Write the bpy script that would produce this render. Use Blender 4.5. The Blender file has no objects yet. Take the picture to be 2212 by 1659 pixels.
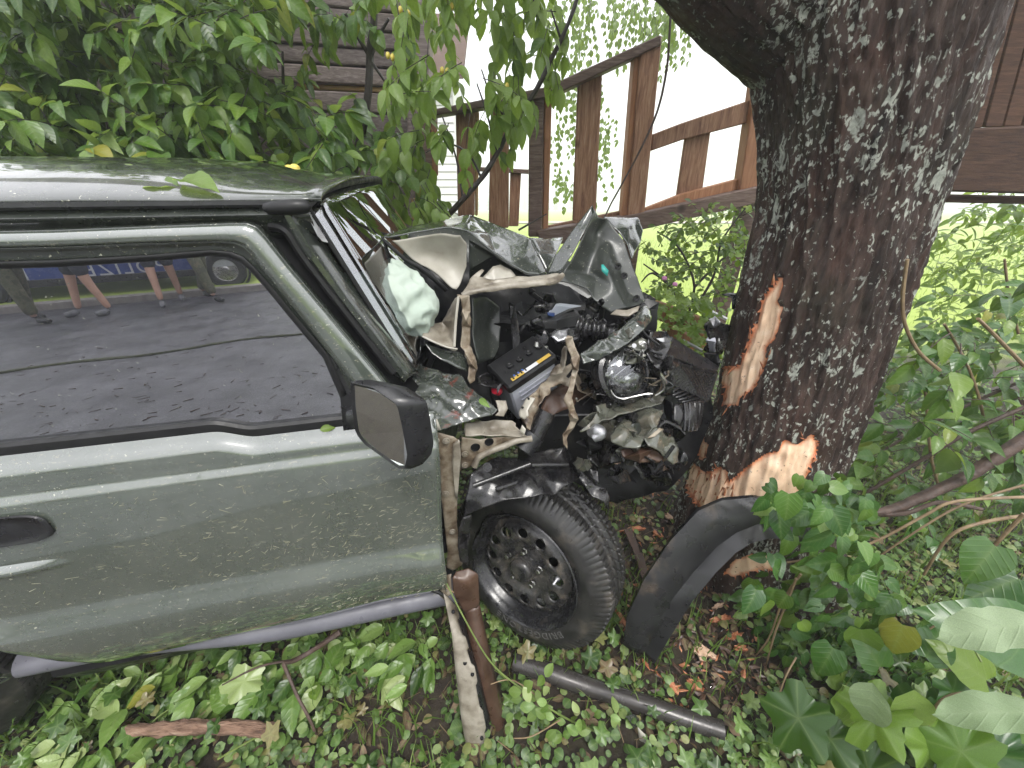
import bpy, bmesh, math, random
import numpy as np
from mathutils import Vector, Matrix, noise
from mathutils.geometry import delaunay_2d_cdt
random.seed(7); RNG = np.random.default_rng(11)
R = math.radians
scene = bpy.context.scene
col = scene.collection

# ------------------------------------------------------------------ camera
TH = R(28.0); FPX = 831.0; CW, CH = 2212.0, 1659.0; CAMZ = 1.69
cam_data = bpy.data.cameras.new('camera'); cam = bpy.data.objects.new('camera', cam_data); col.objects.link(cam)
cam.location = (0, 0, CAMZ); cam.rotation_euler = (R(90) - TH, 0, 0)
cam_data.sensor_width = 36.0; cam_data.lens = FPX / CW * 36.0
cam_data.clip_start = 0.02; cam_data.clip_end = 3000
scene.camera = cam
# ------------------------------------------------------------------ sky and sun (overcast)
world = bpy.data.worlds.new('World'); scene.world = world; world.use_nodes = True
wn, wl = world.node_tree.nodes, world.node_tree.links
bg = wn['Background']; sky = wn.new('ShaderNodeTexSky'); sky.sky_type = 'NISHITA'; sky.sun_disc = False
SUN_EL, SUN_ROT = R(58), R(20)
sky.sun_elevation = SUN_EL; sky.sun_rotation = SUN_ROT; sky.dust_density = 2.0; sky.air_density = 1.0; sky.ozone_density = 1.0
hs = wn.new('ShaderNodeHueSaturation'); hs.inputs['Saturation'].default_value = 0.14
wl.new(sky.outputs[0], hs.inputs['Color'])
ov = wn.new('ShaderNodeMix'); ov.data_type = 'RGBA'; ov.inputs['Factor'].default_value = 0.75   # overcast: brighter overhead than at the horizon (1 + 2 sin el) / 3
gt = wn.new('ShaderNodeTexCoord'); gs = wn.new('ShaderNodeSeparateXYZ'); wl.new(gt.outputs['Generated'], gs.inputs[0])
gm = wn.new('ShaderNodeMapRange'); gm.inputs['From Min'].default_value = 0.0; gm.inputs['From Max'].default_value = 1.0; gm.inputs['To Min'].default_value = 5.2; gm.inputs['To Max'].default_value = 13.0; wl.new(gs.outputs['Z'], gm.inputs['Value'])
gc_ = wn.new('ShaderNodeCombineColor'); gb = wn.new('ShaderNodeMath'); gb.operation = 'MULTIPLY'; gb.inputs[1].default_value = 1.05; wl.new(gm.outputs[0], gb.inputs[0])
wl.new(gm.outputs[0], gc_.inputs[0]); wl.new(gm.outputs[0], gc_.inputs[1]); wl.new(gb.outputs[0], gc_.inputs[2]); wl.new(gc_.outputs[0], ov.inputs[7])
wl.new(hs.outputs[0], ov.inputs[6]); wl.new(ov.outputs[2], bg.inputs['Color'])
bg.inputs['Strength'].default_value = 0.135
sun_d = bpy.data.lights.new('sun', 'SUN'); sun_d.energy = 1.5; sun_d.angle = R(22); sun_d.color = (1.0, 0.97, 0.92)
sun = bpy.data.objects.new('sun', sun_d); col.objects.link(sun)
sd = Vector((math.sin(SUN_ROT) * math.cos(SUN_EL), -math.cos(SUN_ROT) * math.cos(SUN_EL) , math.sin(SUN_EL)))
sun.rotation_euler = sd.to_track_quat('Z', 'Y').to_euler(); sun.location = (0, -2, 9)
sky.sun_rotation = math.atan2(sd.x, sd.y)
vs = scene.view_settings; vs.view_transform = 'Standard'; vs.look = 'None'; vs.gamma = 1.0; vs.exposure = 1.05; vs.use_curve_mapping = False
cy = scene.cycles
cy.max_bounces = 8; cy.diffuse_bounces = 3; cy.glossy_bounces = 4; cy.transmission_bounces = 6; cy.transparent_max_bounces = 8
cy.caustics_reflective = False; cy.caustics_refractive = False; cy.sample_clamp_indirect = 6.0; cy.use_denoising = True; cy.volume_bounces = 2

# ------------------------------------------------------------------ pixel and car geometry (measured on the photograph, 2212 px wide)
def ray(px, py):
    a = (px - CW / 2) / FPX; b = -(py - CH / 2) / FPX
    return Vector((a, math.cos(TH) + b * math.sin(TH), b * math.cos(TH) - math.sin(TH)))
CAM = Vector((0, 0, CAMZ))
def at(px, py, Y):
    r = ray(px, py); return CAM + r * (Y / r.y)
def gnd(px, py, z=0.0):
    r = ray(px, py); return CAM + r * ((z - CAMZ) / r.z)
PSI = R(12.8); CU = Vector((math.cos(PSI), math.sin(PSI), 0)); CN = Vector((-math.sin(PSI), math.cos(PSI), 0)); CD = 0.829
def car(s, w, z): return CU * s + CN * (CD + w) + Vector((0, 0, z))
def side(px, py, w=0.0, k=0.0, z0=1.16):
    r = ray(px, py); t = (CD + w + k * (CAMZ - z0)) / (CN.dot(r) - k * r.z)
    return CAM + r * t
def proj(p):
    d = Vector(p) - CAM; zc = d.y * math.cos(TH) - d.z * math.sin(TH); yc = d.y * math.sin(TH) + d.z * math.cos(TH)
    return (CW / 2 + FPX * d.x / zc, CH / 2 - FPX * yc / zc)
def proj_np(P):
    d = P - np.array(CAM); zc = d[:, 1] * math.cos(TH) - d[:, 2] * math.sin(TH); yc = d[:, 1] * math.sin(TH) + d[:, 2] * math.cos(TH)
    zc = np.where(zc < 1e-3, 1e-3, zc)
    return np.stack([CW / 2 + FPX * d[:, 0] / zc, CH / 2 - FPX * yc / zc], 1)
def in_poly(x, y, poly):
    c = False; j = len(poly) - 1
    for i in range(len(poly)):
        xi, yi = poly[i][0], poly[i][1]; xj, yj = poly[j][0], poly[j][1]
        if (yi > y) != (yj > y) and x < (xj - xi) * (y - yi) / (yj - yi) + xi: c = not c
        j = i
    return c
def lerp(a, b, t): return a + (b - a) * t
def sstep(a, b, x):
    t = min(1, max(0, (x - a) / (b - a))); return t * t * (3 - 2 * t)
def poly_at(pts, t):
    t = min(max(t, 0), 1) * (len(pts) - 1); i = min(int(t), len(pts) - 2); f = t - i
    return tuple(lerp(pts[i][k], pts[i + 1][k], f) for k in range(len(pts[i])))
def smooth_path(P, n=6):
    P = [Vector(p) for p in P]
    if len(P) < 3: return [P[0].lerp(P[-1], i / (n * 1.0)) for i in range(n + 1)]
    out = []
    for i in range(len(P) - 1):
        p0 = P[max(i - 1, 0)]; p1 = P[i]; p2 = P[i + 1]; p3 = P[min(i + 2, len(P) - 1)]
        for k in range(n):
            t = k / n
            out.append(0.5 * ((2 * p1) + (p2 - p0) * t + (2 * p0 - 5 * p1 + 4 * p2 - p3) * t * t + (3 * p1 - p0 - 3 * p2 + p3) * t ** 3))
    out.append(P[-1]); return out

# ------------------------------------------------------------------ objects
def link(o, parent=None):
    col.objects.link(o)
    if parent is not None:
        o.parent = parent
        o.matrix_parent_inverse = WORLD[parent.name].inverted()
    WORLD[o.name] = o.matrix_basis.copy()
    return o
WORLD = {}
def tag(o, label=None, cat=None, group=None, kind=None):
    if label: o['label'] = label
    if cat: o['category'] = cat
    if group: o['group'] = group
    if kind: o['kind'] = kind
    return o
def thing(name, loc, label, cat, group=None):
    o = bpy.data.objects.new(name, None); o.location = loc; o.empty_display_size = 0.1
    bpy_loc = Matrix.Translation(Vector(loc)); o.matrix_basis = bpy_loc
    link(o); return tag(o, label, cat, group)
def mesh_obj(name, verts, faces, mat, parent=None, smooth=True, sharp=None, mats=None, fmat=None):
    me = bpy.data.meshes.new(name); me.from_pydata([tuple(v) for v in verts], [], faces)
    for m in (mats or [mat]): me.materials.append(m)
    if fmat is not None: me.polygons.foreach_set('material_index', fmat)
    if smooth:
        me.polygons.foreach_set('use_smooth', [True] * len(me.polygons))
        if sharp is not None: me.set_sharp_from_angle(angle=R(sharp))
    me.update()
    o = bpy.data.objects.new(name, me); link(o, parent); return o
def bm_obj(name, bm, mat, parent=None, smooth=False, sharp=30, mats=None):
    me = bpy.data.meshes.new(name); bm.normal_update(); bm.to_mesh(me); bm.free()
    for m in (mats or [mat]): me.materials.append(m)
    if smooth:
        me.polygons.foreach_set('use_smooth', [True] * len(me.polygons))
        if sharp is not None: me.set_sharp_from_angle(angle=R(sharp))
    o = bpy.data.objects.new(name, me); link(o, parent); return o
def solid(o, t, off=-1.0, moff=0):
    m = o.modifiers.new('thickness', 'SOLIDIFY'); m.thickness = t; m.offset = off; m.material_offset = moff; m.material_offset_rim = 0
    return o
def instance(src, parent=None, mw=None, name=None):
    o = bpy.data.objects.new(name or src.name.split('.')[0], src.data)
    if mw is not None: o.matrix_basis = mw
    link(o, parent); return o
def fold(name, outline, mat, parent=None, inner=(), edges=(), cuts=3, amp=0.004, ns=22.0, thick=0.0016, back=None, smooth=0, sharp=28, ridged=True, seed=0.0, conv=None):
    """A folded sheet: control points (px, py, Y) triangulated with creases on their edges, subdivided and dented."""
    conv = conv or (lambda p: at(p[0], p[1], p[2]))
    pts = list(outline) + list(inner); n = len(outline)
    ed = [(i, (i + 1) % n) for i in range(n)] + list(edges)
    vs_, es_, fs_, ov, oe, of = delaunay_2d_cdt([Vector((p[0], p[1])) for p in pts], ed, [], 1, 1e-4, True)
    bm = bmesh.new(); bv = []
    for i, v in enumerate(vs_):
        if ov[i]: p = pts[ov[i][0]]
        else:
            q = min(pts, key=lambda p: (p[0] - v.x) ** 2 + (p[1] - v.y) ** 2); p = (v.x, v.y, q[2])
        bv.append(bm.verts.new(conv(p)))
    for f in fs_:
        cx_ = sum(vs_[i].x for i in f) / len(f); cy_ = sum(vs_[i].y for i in f) / len(f)
        if not in_poly(cx_, cy_, outline): continue
        try: bm.faces.new([bv[i] for i in f])
        except ValueError: pass
    bmesh.ops.delete(bm, geom=[v for v in bm.verts if not v.link_faces], context='VERTS')
    bmesh.ops.recalc_face_normals(bm, faces=bm.faces)
    bm.normal_update()
    s = sum((1 if f.normal.dot(CAM - f.calc_center_median()) > 0 else -1) * f.calc_area() for f in bm.faces)
    if s < 0: bmesh.ops.reverse_faces(bm, faces=bm.faces)
    if cuts: bmesh.ops.subdivide_edges(bm, edges=bm.edges[:], cuts=cuts, use_grid_fill=True)
    for _ in range(smooth): bmesh.ops.smooth_vert(bm, verts=bm.verts, factor=0.5, use_axis_x=True, use_axis_y=True, use_axis_z=True)
    bm.normal_update()
    if amp:
        off = Vector((seed * 3.1, seed * 1.7, seed))
        mv = []
        for v in bm.verts:
            q = v.co * ns + off
            d = noise.noise(q)
            if ridged: d = (0.5 - abs(d)) * 1.6 + 0.5 * noise.noise(q * 2.7)
            mv.append(v.normal * d * amp)
        for v, m in zip(bm.verts, mv): v.co += m
    mats = [mat] + ([back] if back else [])
    o = bm_obj(name, bm, mat, parent, True, sharp, mats)
    if thick: solid(o, thick, -1.0, 1 if back else 0)
    return o
def tube(name, pts, radii, mat, parent=None, seg=8, n=1, flat=1.0, wob=0.0, sharp=40):
    P = smooth_path(pts, n) if n > 1 else [Vector(p) for p in pts]
    m = len(P)
    if isinstance(radii, (int, float)): radii = [radii]
    rr = [poly_at([(r,) for r in radii], i / (m - 1))[0] if len(radii) > 1 else radii[0] for i in range(m)]
    V = []; F = []; ref = None
    for i, p in enumerate(P):
        t = (P[min(i + 1, m - 1)] - P[max(i - 1, 0)]).normalized()
        if ref is None: ref = t.orthogonal().normalized()
        else: ref = (ref - t * ref.dot(t)).normalized()
        b = t.cross(ref)
        for k in range(seg):
            a = 2 * math.pi * k / seg; r = rr[i]
            if wob: r *= 1 + wob * noise.noise(p * 30 + Vector((k * .9, i * .3, 0)))
            V.append(p + ref * math.cos(a) * r + b * math.sin(a) * r * flat)
    for i in range(m - 1):
        for k in range(seg):
            k2 = (k + 1) % seg
            F.append((i * seg + k, i * seg + k2, (i + 1) * seg + k2, (i + 1) * seg + k))
    F.append(tuple(reversed(range(seg)))); F.append(tuple((m - 1) * seg + k for k in range(seg)))
    if name is None: return V, F
    return mesh_obj(name, V, F, mat, parent, True, sharp)
def loft(name, rows, mat, parent=None, closed=False, thick=0, sharp=30, flip=False, back=None):
    n = len(rows[0]); V = [p for r in rows for p in r]; F = []
    for i in range(len(rows) - 1):
        for k in range(n if closed else n - 1):
            k2 = (k + 1) % n; q = (i * n + k, i * n + k2, (i + 1) * n + k2, (i + 1) * n + k)
            F.append(tuple(reversed(q)) if flip else q)
    o = mesh_obj(name, V, F, mat, parent, True, sharp, mats=[mat] + ([back] if back else []))
    if thick: solid(o, thick, -1.0, 1 if back else 0)
    return o
def prism(name, front, depth, mat, parent=None, bevel=0.003, cuts=0):
    """front: list of 3D points (one face), depth: Vector."""
    bm = bmesh.new(); a = [bm.verts.new(p) for p in front]; b = [bm.verts.new(Vector(p) + depth) for p in front]; n = len(a)
    bm.faces.new(a); bm.faces.new(list(reversed(b)))
    for i in range(n): bm.faces.new((a[i], b[i], b[(i + 1) % n], a[(i + 1) % n]))
    bmesh.ops.recalc_face_normals(bm, faces=bm.faces)
    if bevel: bmesh.ops.bevel(bm, geom=bm.edges[:], offset=bevel, segments=1, affect='EDGES', clamp_overlap=True)
    return bm_obj(name, bm, mat, parent, False)
def lathe(prof, seg, axis_mat, rfun=None):
    """prof: list of (axial, radius); returns verts, faces in world via axis_mat (local z = axis)."""
    V = []; F = []; n = len(prof)
    for k in range(seg):
        a = 2 * math.pi * k / seg
        for j, (h, r) in enumerate(prof):
            if rfun: h, r = rfun(h, r, a, j)
            V.append(axis_mat @ Vector((r * math.cos(a), r * math.sin(a), h)))
    for k in range(seg):
        k2 = (k + 1) % seg
        for j in range(n - 1): F.append((k * n + j, k2 * n + j, k2 * n + j + 1, k * n + j + 1))
    return V, F

# ------------------------------------------------------------------ materials
def new_mat(name):
    m = bpy.data.materials.new(name); m.use_nodes = True
    nt = m.node_tree; return m, nt.nodes, nt.links, nt.nodes['Principled BSDF'], nt.nodes['Material Output']
def ramp(N, L, fac, stops):
    r = N.new('ShaderNodeValToRGB'); e = r.color_ramp.elements
    while len(e) > 1: e.remove(e[-1])
    e[0].position = stops[0][0]; e[0].color = (*stops[0][1], 1) if len(stops[0][1]) == 3 else stops[0][1]
    for p, c in stops[1:]:
        x = e.new(p); x.color = (*c, 1)
    L.new(fac, r.inputs[0]); return r.outputs[0]
def g(v): return (v, v, v)
def noise_fac(N, L, scale, detail=4, rough=0.55, stretch=None, coord='Object', dist=0.0, rot=None):
    tc = N.new('ShaderNodeTexCoord'); src = tc.outputs[coord]
    if stretch or rot:
        mp = N.new('ShaderNodeMapping'); L.new(src, mp.inputs[0]); src = mp.outputs[0]
        if stretch: mp.inputs['Scale'].default_value = stretch
        if rot: mp.inputs['Rotation'].default_value = rot
    t = N.new('ShaderNodeTexNoise'); t.inputs['Scale'].default_value = scale; t.inputs['Detail'].default_value = detail
    t.inputs['Roughness'].default_value = rough; t.inputs['Distortion'].default_value = dist
    L.new(src, t.inputs['Vector']); return t.outputs[0]
def mix(N, L, fac, a, b, mode='MIX'):
    m = N.new('ShaderNodeMix'); m.data_type = 'RGBA'; m.blend_type = mode
    for sock, v in ((m.inputs['Factor'], fac), (m.inputs[6], a), (m.inputs[7], b)):
        if isinstance(v, (int, float)): sock.default_value = v
        elif isinstance(v, tuple): sock.default_value = (*v, 1)
        else: L.new(v, sock)
    return m.outputs[2]
def bump(N, L, bs, h, strength=0.3, dist=0.01):
    b = N.new('ShaderNodeBump'); b.inputs['Strength'].default_value = strength; b.inputs['Distance'].default_value = dist
    L.new(h, b.inputs['Height']); L.new(b.outputs[0], bs.inputs['Normal'])
def pm(name, stops, scale=8, rough=0.5, metal=0.0, coat=0.0, bmp=0.0, bscale=None, bdist=0.005, spec=0.5, rvar=0.15, stretch=None, detail=5, ior=None, rot=None):
    m, N, L, b, o = new_mat(name)
    f = noise_fac(N, L, scale, detail, 0.6, stretch, rot=rot)
    L.new(ramp(N, L, f, stops), b.inputs['Base Color'])
    rf = noise_fac(N, L, scale * 2.3, 4)
    L.new(ramp(N, L, rf, [(0.3, g(max(0.02, rough - rvar))), (0.7, g(min(1, rough + rvar)))]), b.inputs['Roughness'])
    b.inputs['Metallic'].default_value = metal; b.inputs['Coat Weight'].default_value = coat; b.inputs['Coat Roughness'].default_value = 0.04
    b.inputs['Specular IOR Level'].default_value = spec
    if ior: b.inputs['IOR'].default_value = ior
    if bmp: bump(N, L, b, noise_fac(N, L, bscale or scale * 4, 6, 0.65, stretch, rot=rot), bmp, bdist)
    return m
def paint_mat(name, dirty=1.0, scuff=False, cior=2.2, rg=(0.16, 0.34), coat=1.0, k=1.0):
    m, N, L, b, o = new_mat(name)
    base = (0.062 * k, 0.075 * k, 0.062 * k)
    big = ramp(N, L, noise_fac(N, L, 3.0, 5, 0.6), [(0.3, base), (0.7, (0.078 * k, 0.091 * k, 0.077 * k))])
    # mud and grass specks flung on the panel
    sp = ramp(N, L, noise_fac(N, L, 60, 3, 0.7, (1.0, 1.0, 2.6), rot=(0, 0.35, 0)), [(0.66 - 0.04 * dirty, g(0)), (0.72 - 0.04 * dirty, g(1))])
    c = mix(N, L, sp, big, (0.16, 0.155, 0.115))
    sp2 = ramp(N, L, noise_fac(N, L, 150, 2, 0.5), [(0.70, g(0)), (0.73, g(1))])
    c = mix(N, L, sp2, c, (0.30, 0.30, 0.24))
    film = ramp(N, L, noise_fac(N, L, 5, 6, 0.7, (1, 1, 0.5)), [(0.42, g(0)), (0.75, g(0.5 * dirty))])
    c = mix(N, L, film, c, (0.135, 0.145, 0.128))
    if scuff:
        sc = ramp(N, L, noise_fac(N, L, 14, 4, 0.6, (1, 1, 3)), [(0.60, g(0)), (0.68, g(1))])
        c = mix(N, L, sc, c, (0.11, 0.035, 0.025))
    L.new(c, b.inputs['Base Color'])
    L.new(ramp(N, L, noise_fac(N, L, 26, 5), [(0.35, g(rg[0])), (0.7, g(rg[1]))]), b.inputs['Roughness'])
    b.inputs['Coat Weight'].default_value = coat; b.inputs['Coat Roughness'].default_value = 0.04; b.inputs['Coat IOR'].default_value = cior
    bump(N, L, b, noise_fac(N, L, 230, 3), 0.035, 0.002)
    return m
M = {}
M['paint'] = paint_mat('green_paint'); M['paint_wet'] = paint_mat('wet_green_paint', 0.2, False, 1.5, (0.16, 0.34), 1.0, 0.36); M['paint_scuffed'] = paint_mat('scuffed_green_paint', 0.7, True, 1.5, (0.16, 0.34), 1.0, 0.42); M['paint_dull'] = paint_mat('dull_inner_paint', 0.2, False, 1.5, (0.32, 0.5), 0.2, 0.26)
M['primer'] = pm('beige_primer', [(0.30, (0.055, 0.042, 0.030)), (0.44, (0.17, 0.148, 0.115)), (0.6, (0.28, 0.255, 0.21)), (0.8, (0.10, 0.078, 0.055))], 13, 0.42, bmp=0.12, detail=8)
M['primer_pale'] = pm('pale_primer', [(0.25, (0.17, 0.15, 0.12)), (0.42, (0.31, 0.29, 0.245)), (0.7, (0.40, 0.38, 0.33))], 9, 0.42, bmp=0.08, detail=8)
M['primer_dirty'] = pm('dirty_primer', [(0.30, (0.035, 0.020, 0.012)), (0.44, (0.14, 0.105, 0.07)), (0.58, (0.24, 0.205, 0.155)), (0.8, (0.33, 0.29, 0.235))], 20, 0.5, bmp=0.2, detail=8)
M['dark_plastic'] = pm('black_plastic', [(0.3, (0.007, 0.007, 0.008)), (0.7, (0.017, 0.017, 0.019))], 20, 0.34, bmp=0.06, bscale=300, bdist=0.001)
M['wet_plastic'] = pm('wet_black_plastic', [(0.35, (0.006, 0.006, 0.007)), (0.62, (0.018, 0.017, 0.017)), (0.8, (0.065, 0.057, 0.048))], 16, 0.22, bmp=0.10, bscale=60)
M['grey_plastic'] = pm('grey_plastic', [(0.3, (0.085, 0.085, 0.10)), (0.7, (0.13, 0.13, 0.15))], 12, 0.4, bmp=0.05, bscale=200, bdist=0.001)
M['rubber'] = pm('rubber_seal', [(0.3, (0.006, 0.006, 0.0065)), (0.7, (0.013, 0.013, 0.014))], 18, 0.5, spec=.35)
M['engine'] = pm('engine_black', [(0.3, (0.003, 0.003, 0.0035)), (0.6, (0.010, 0.010, 0.011)), (0.8, (0.035, 0.032, 0.028))], 14, 0.40, bmp=0.2, bscale=40, spec=.3)
M['steel'] = pm('bare_steel', [(0.3, (0.35, 0.34, 0.33)), (0.7, (0.55, 0.54, 0.52))], 30, 0.28, metal=1.0)
M['aluminium'] = pm('cast_aluminium', [(0.3, (0.20, 0.20, 0.21)), (0.7, (0.50, 0.50, 0.52))], 35, 0.38, metal=0.9, bmp=0.4, bscale=70)
M['dirty_metal'] = pm('muddy_green_metal', [(0.25, (0.045, 0.038, 0.030)), (0.5, (0.070, 0.074, 0.058)), (0.75, (0.14, 0.115, 0.085))], 11, 0.3, coat=0.5, bmp=0.15, bscale=30)
M['black_metal'] = pm('black_metal', [(0.3, (0.007, 0.007, 0.008)), (0.6, (0.017, 0.017, 0.018)), (0.8, (0.07, 0.06, 0.05))], 18, 0.22, bmp=0.06)
M['wheel_dirty'] = pm('muddy_black_wheel', [(0.38, (0.016, 0.016, 0.017)), (0.55, (0.045, 0.042, 0.039)), (0.75, (0.13, 0.108, 0.085))], 22, 0.24, bmp=0.1)
M['tyre'] = pm('tyre_rubber', [(0.3, (0.009, 0.009, 0.009)), (0.55, (0.022, 0.021, 0.020)), (0.8, (0.085, 0.073, 0.060))], 14, 0.40, bmp=0.12, bscale=140, bdist=0.002)
M['rust'] = pm('rusty_brown_metal', [(0.3, (0.035, 0.018, 0.012)), (0.6, (0.075, 0.042, 0.028)), (0.8, (0.13, 0.09, 0.065))], 12, 0.38, bmp=0.15)
M['airbag'] = pm('airbag_cloth', [(0.3, (0.34, 0.41, 0.35)), (0.7, (0.44, 0.50, 0.44))], 5, 0.8, bmp=0.15, bscale=14, bdist=0.02)
M['white_plastic'] = pm('translucent_white_plastic', [(0.3, (0.50, 0.54, 0.62)), (0.7, (0.62, 0.65, 0.70))], 8, 0.4)
M['battery_grey'] = pm('battery_case_grey', [(0.3, (0.30, 0.31, 0.36)), (0.7, (0.42, 0.43, 0.48))], 10, 0.45)
M['interior'] = pm('dark_interior', [(0.3, (0.004, 0.004, 0.0045)), (0.7, (0.010, 0.010, 0.011))], 10, 0.7, spec=.2)
M['white_label'] = pm('white_sticker', [(0.3, (0.38, 0.38, 0.40)), (0.7, (0.52, 0.52, 0.54))], 30, 0.5)
M['yellow_label'] = pm('yellow_sticker', [(0.3, (0.30, 0.19, 0.02)), (0.7, (0.42, 0.28, 0.05))], 60, 0.5)
M['red_plastic'] = pm('red_plastic', [(0.3, (0.45, 0.01, 0.03)), (0.7, (0.55, 0.02, 0.05))], 20, 0.4)
M['teal_label'] = pm('teal_sticker', [(0.3, (0.02, 0.22, 0.19)), (0.7, (0.03, 0.28, 0.25))], 40, 0.4)
M['blue_plastic'] = pm('blue_plastic', [(0.3, (0.02, 0.06, 0.22)), (0.7, (0.03, 0.09, 0.30))], 20, 0.4)
M['muddy_plastic'] = pm('muddy_black_plastic', [(0.36, (0.008, 0.008, 0.009)), (0.60, (0.018, 0.018, 0.019)), (0.70, (0.055, 0.045, 0.036)), (0.85, (0.12, 0.095, 0.072))], 7, 0.33, bmp=0.12, bscale=80, bdist=.002, detail=10)
M['bronze_plastic'] = pm('brown_plastic', [(0.3, (0.030, 0.027, 0.026)), (0.7, (0.060, 0.054, 0.050))], 9, 0.24, metal=0.25, bmp=0.04)
def mirror_mat():
    m, N, L, b, o = new_mat('mirror_glass'); b.inputs['Metallic'].default_value = 1; b.inputs['Base Color'].default_value = (0.75, 0.78, 0.76, 1)
    L.new(ramp(N, L, noise_fac(N, L, 60, 4), [(0.4, g(0.02)), (0.75, g(0.16))]), b.inputs['Roughness']); return m
M['mirror'] = mirror_mat()
def glass_mat(name, refl, tint, rough=0.0, dirt=0.0, tr=1.0):
    """car glass: a strong clear reflection over a tinted see-through pane"""
    m, N, L, b, o = new_mat(name); N.remove(b)
    gl = N.new('ShaderNodeBsdfGlossy'); gl.inputs['Roughness'].default_value = rough; gl.inputs['Color'].default_value = (0.95, 0.96, 1, 1)
    tp = N.new('ShaderNodeBsdfTransparent'); tp.inputs['Color'].default_value = (*tint, 1)
    lw = N.new('ShaderNodeFresnel'); lw.inputs['IOR'].default_value = 1.6
    ma = N.new('ShaderNodeMath'); ma.operation = 'MULTIPLY_ADD'; ma.inputs[1].default_value = 1.0; ma.inputs[2].default_value = refl; ma.use_clamp = True
    L.new(lw.outputs[0], ma.inputs[0])
    mx = N.new('ShaderNodeMixShader'); L.new(ma.outputs[0], mx.inputs[0]); L.new(tp.outputs[0], mx.inputs[1]); L.new(gl.outputs[0], mx.inputs[2])
    out = mx.outputs[0]
    if dirt:
        df = N.new('ShaderNodeBsdfDiffuse'); df.inputs['Color'].default_value = (0.35, 0.36, 0.30, 1)
        d = ramp(N, L, noise_fac(N, L, 120, 3, 0.7), [(0.66, g(0)), (0.74, g(dirt))])
        m2 = N.new('ShaderNodeMixShader'); L.new(d, m2.inputs[0]); L.new(out, m2.inputs[1]); L.new(df.outputs[0], m2.inputs[2]); out = m2.outputs[0]
    L.new(out, o.inputs['Surface']); return m
M['window'] = glass_mat('door_window_glass', 0.46, (0.05, 0.06, 0.06), 0.0, 0.5)
M['windscreen'] = glass_mat('windscreen_glass', 0.26, (0.66, 0.74, 0.71), 0.0, 0.35)
M['lamp_glass'] = glass_mat('lamp_glass', 0.06, (0.93, 0.95, 0.96))
# ================================================================== ground, road, path
def ground_z(x, y):
    z = 0.022 * noise.noise(Vector((x * 1.3, y * 1.3, 0))) + 0.010 * noise.noise(Vector((x * 5, y * 5, 2)))
    d = math.hypot(x - 1.3, y - 1.4); z += 0.07 * max(0, 1 - d / 0.9) ** 2
    z *= sstep(-0.75, -0.2, y)
    if y > 7: z -= 0.060 * (y - 7) - 0.25 * (1 - math.exp(-(y - 7) / 6))
    if y < -6.86: z += 0.10
    return z
xs = sorted(set([round(-4 + .07 * i, 3) for i in range(0, 122)] + [-260, -150, -80, -50, -30, -20, -15, -11, -8, -6, -5, 5, 6, 7, 9, 12, 16, 22, 32, 50, 80, 150, 260]))
ys = sorted(set([round(-.9 + .07 * i, 3) for i in range(0, 90)] + [-120, -60, -30, -18, -12, -9, -7, -6, -5, -6.9, -6.84, -4, -3, -2, -1.4, 5.6, 6, 6.6, 7.2, 8, 9, 10, 12, 14, 16.5, 18.5, 22, 28, 30, 32, 34, 37, 50, 70, 100, 150, 200, 260]))
V = [(x, y, ground_z(x, y)) for y in ys for x in xs]; nx = len(xs)
F = [(j * nx + i, j * nx + i + 1, (j + 1) * nx + i + 1, (j + 1) * nx + i) for j in range(len(ys) - 1) for i in range(nx - 1)]
def ground_mat():
    m, N, L, b, o = new_mat('soil_and_meadow')
    soil = ramp(N, L, noise_fac(N, L, 22, 10, 0.75), [(0.3, (0.012, 0.008, 0.006)), (0.5, (0.030, 0.020, 0.013)), (0.62, (0.038, 0.034, 0.015)), (0.75, (0.075, 0.052, 0.036))])
    grass = ramp(N, L, noise_fac(N, L, 6, 10, 0.8), [(0.3, (0.20, 0.27, 0.035)), (0.55, (0.26, 0.34, 0.055)), (0.8, (0.31, 0.37, 0.09))])
    tc = N.new('ShaderNodeTexCoord'); sx = N.new('ShaderNodeSeparateXYZ'); L.new(tc.outputs['Object'], sx.inputs[0])
    nf = noise_fac(N, L, 1.2, 3)
    ad = N.new('ShaderNodeMath'); ad.operation = 'MULTIPLY_ADD'; ad.inputs[1].default_value = 1.6; L.new(nf, ad.inputs[0]); L.new(sx.outputs['Y'], ad.inputs[2])
    k = N.new('ShaderNodeMapRange'); k.inputs['From Min'].default_value = 4.3; k.inputs['From Max'].default_value = 5.4; L.new(ad.outputs[0], k.inputs['Value'])
    k2 = N.new('ShaderNodeMapRange'); k2.inputs['From Min'].default_value = -6.6; k2.inputs['From Max'].default_value = -7.0; L.new(sx.outputs['Y'], k2.inputs['Value'])
    mx = N.new('ShaderNodeMath'); mx.operation = 'MAXIMUM'; L.new(k.outputs[0], mx.inputs[0]); L.new(k2.outputs[0], mx.inputs[1])
    L.new(mix(N, L, mx.outputs[0], soil, grass), b.inputs['Base Color']); b.inputs['Roughness'].default_value = 0.75
    bump(N, L, b, noise_fac(N, L, 40, 8, 0.75), 0.7, 0.02); return m
tag(mesh_obj('ground', V, F, ground_mat(), None, True), kind='structure')
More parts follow.
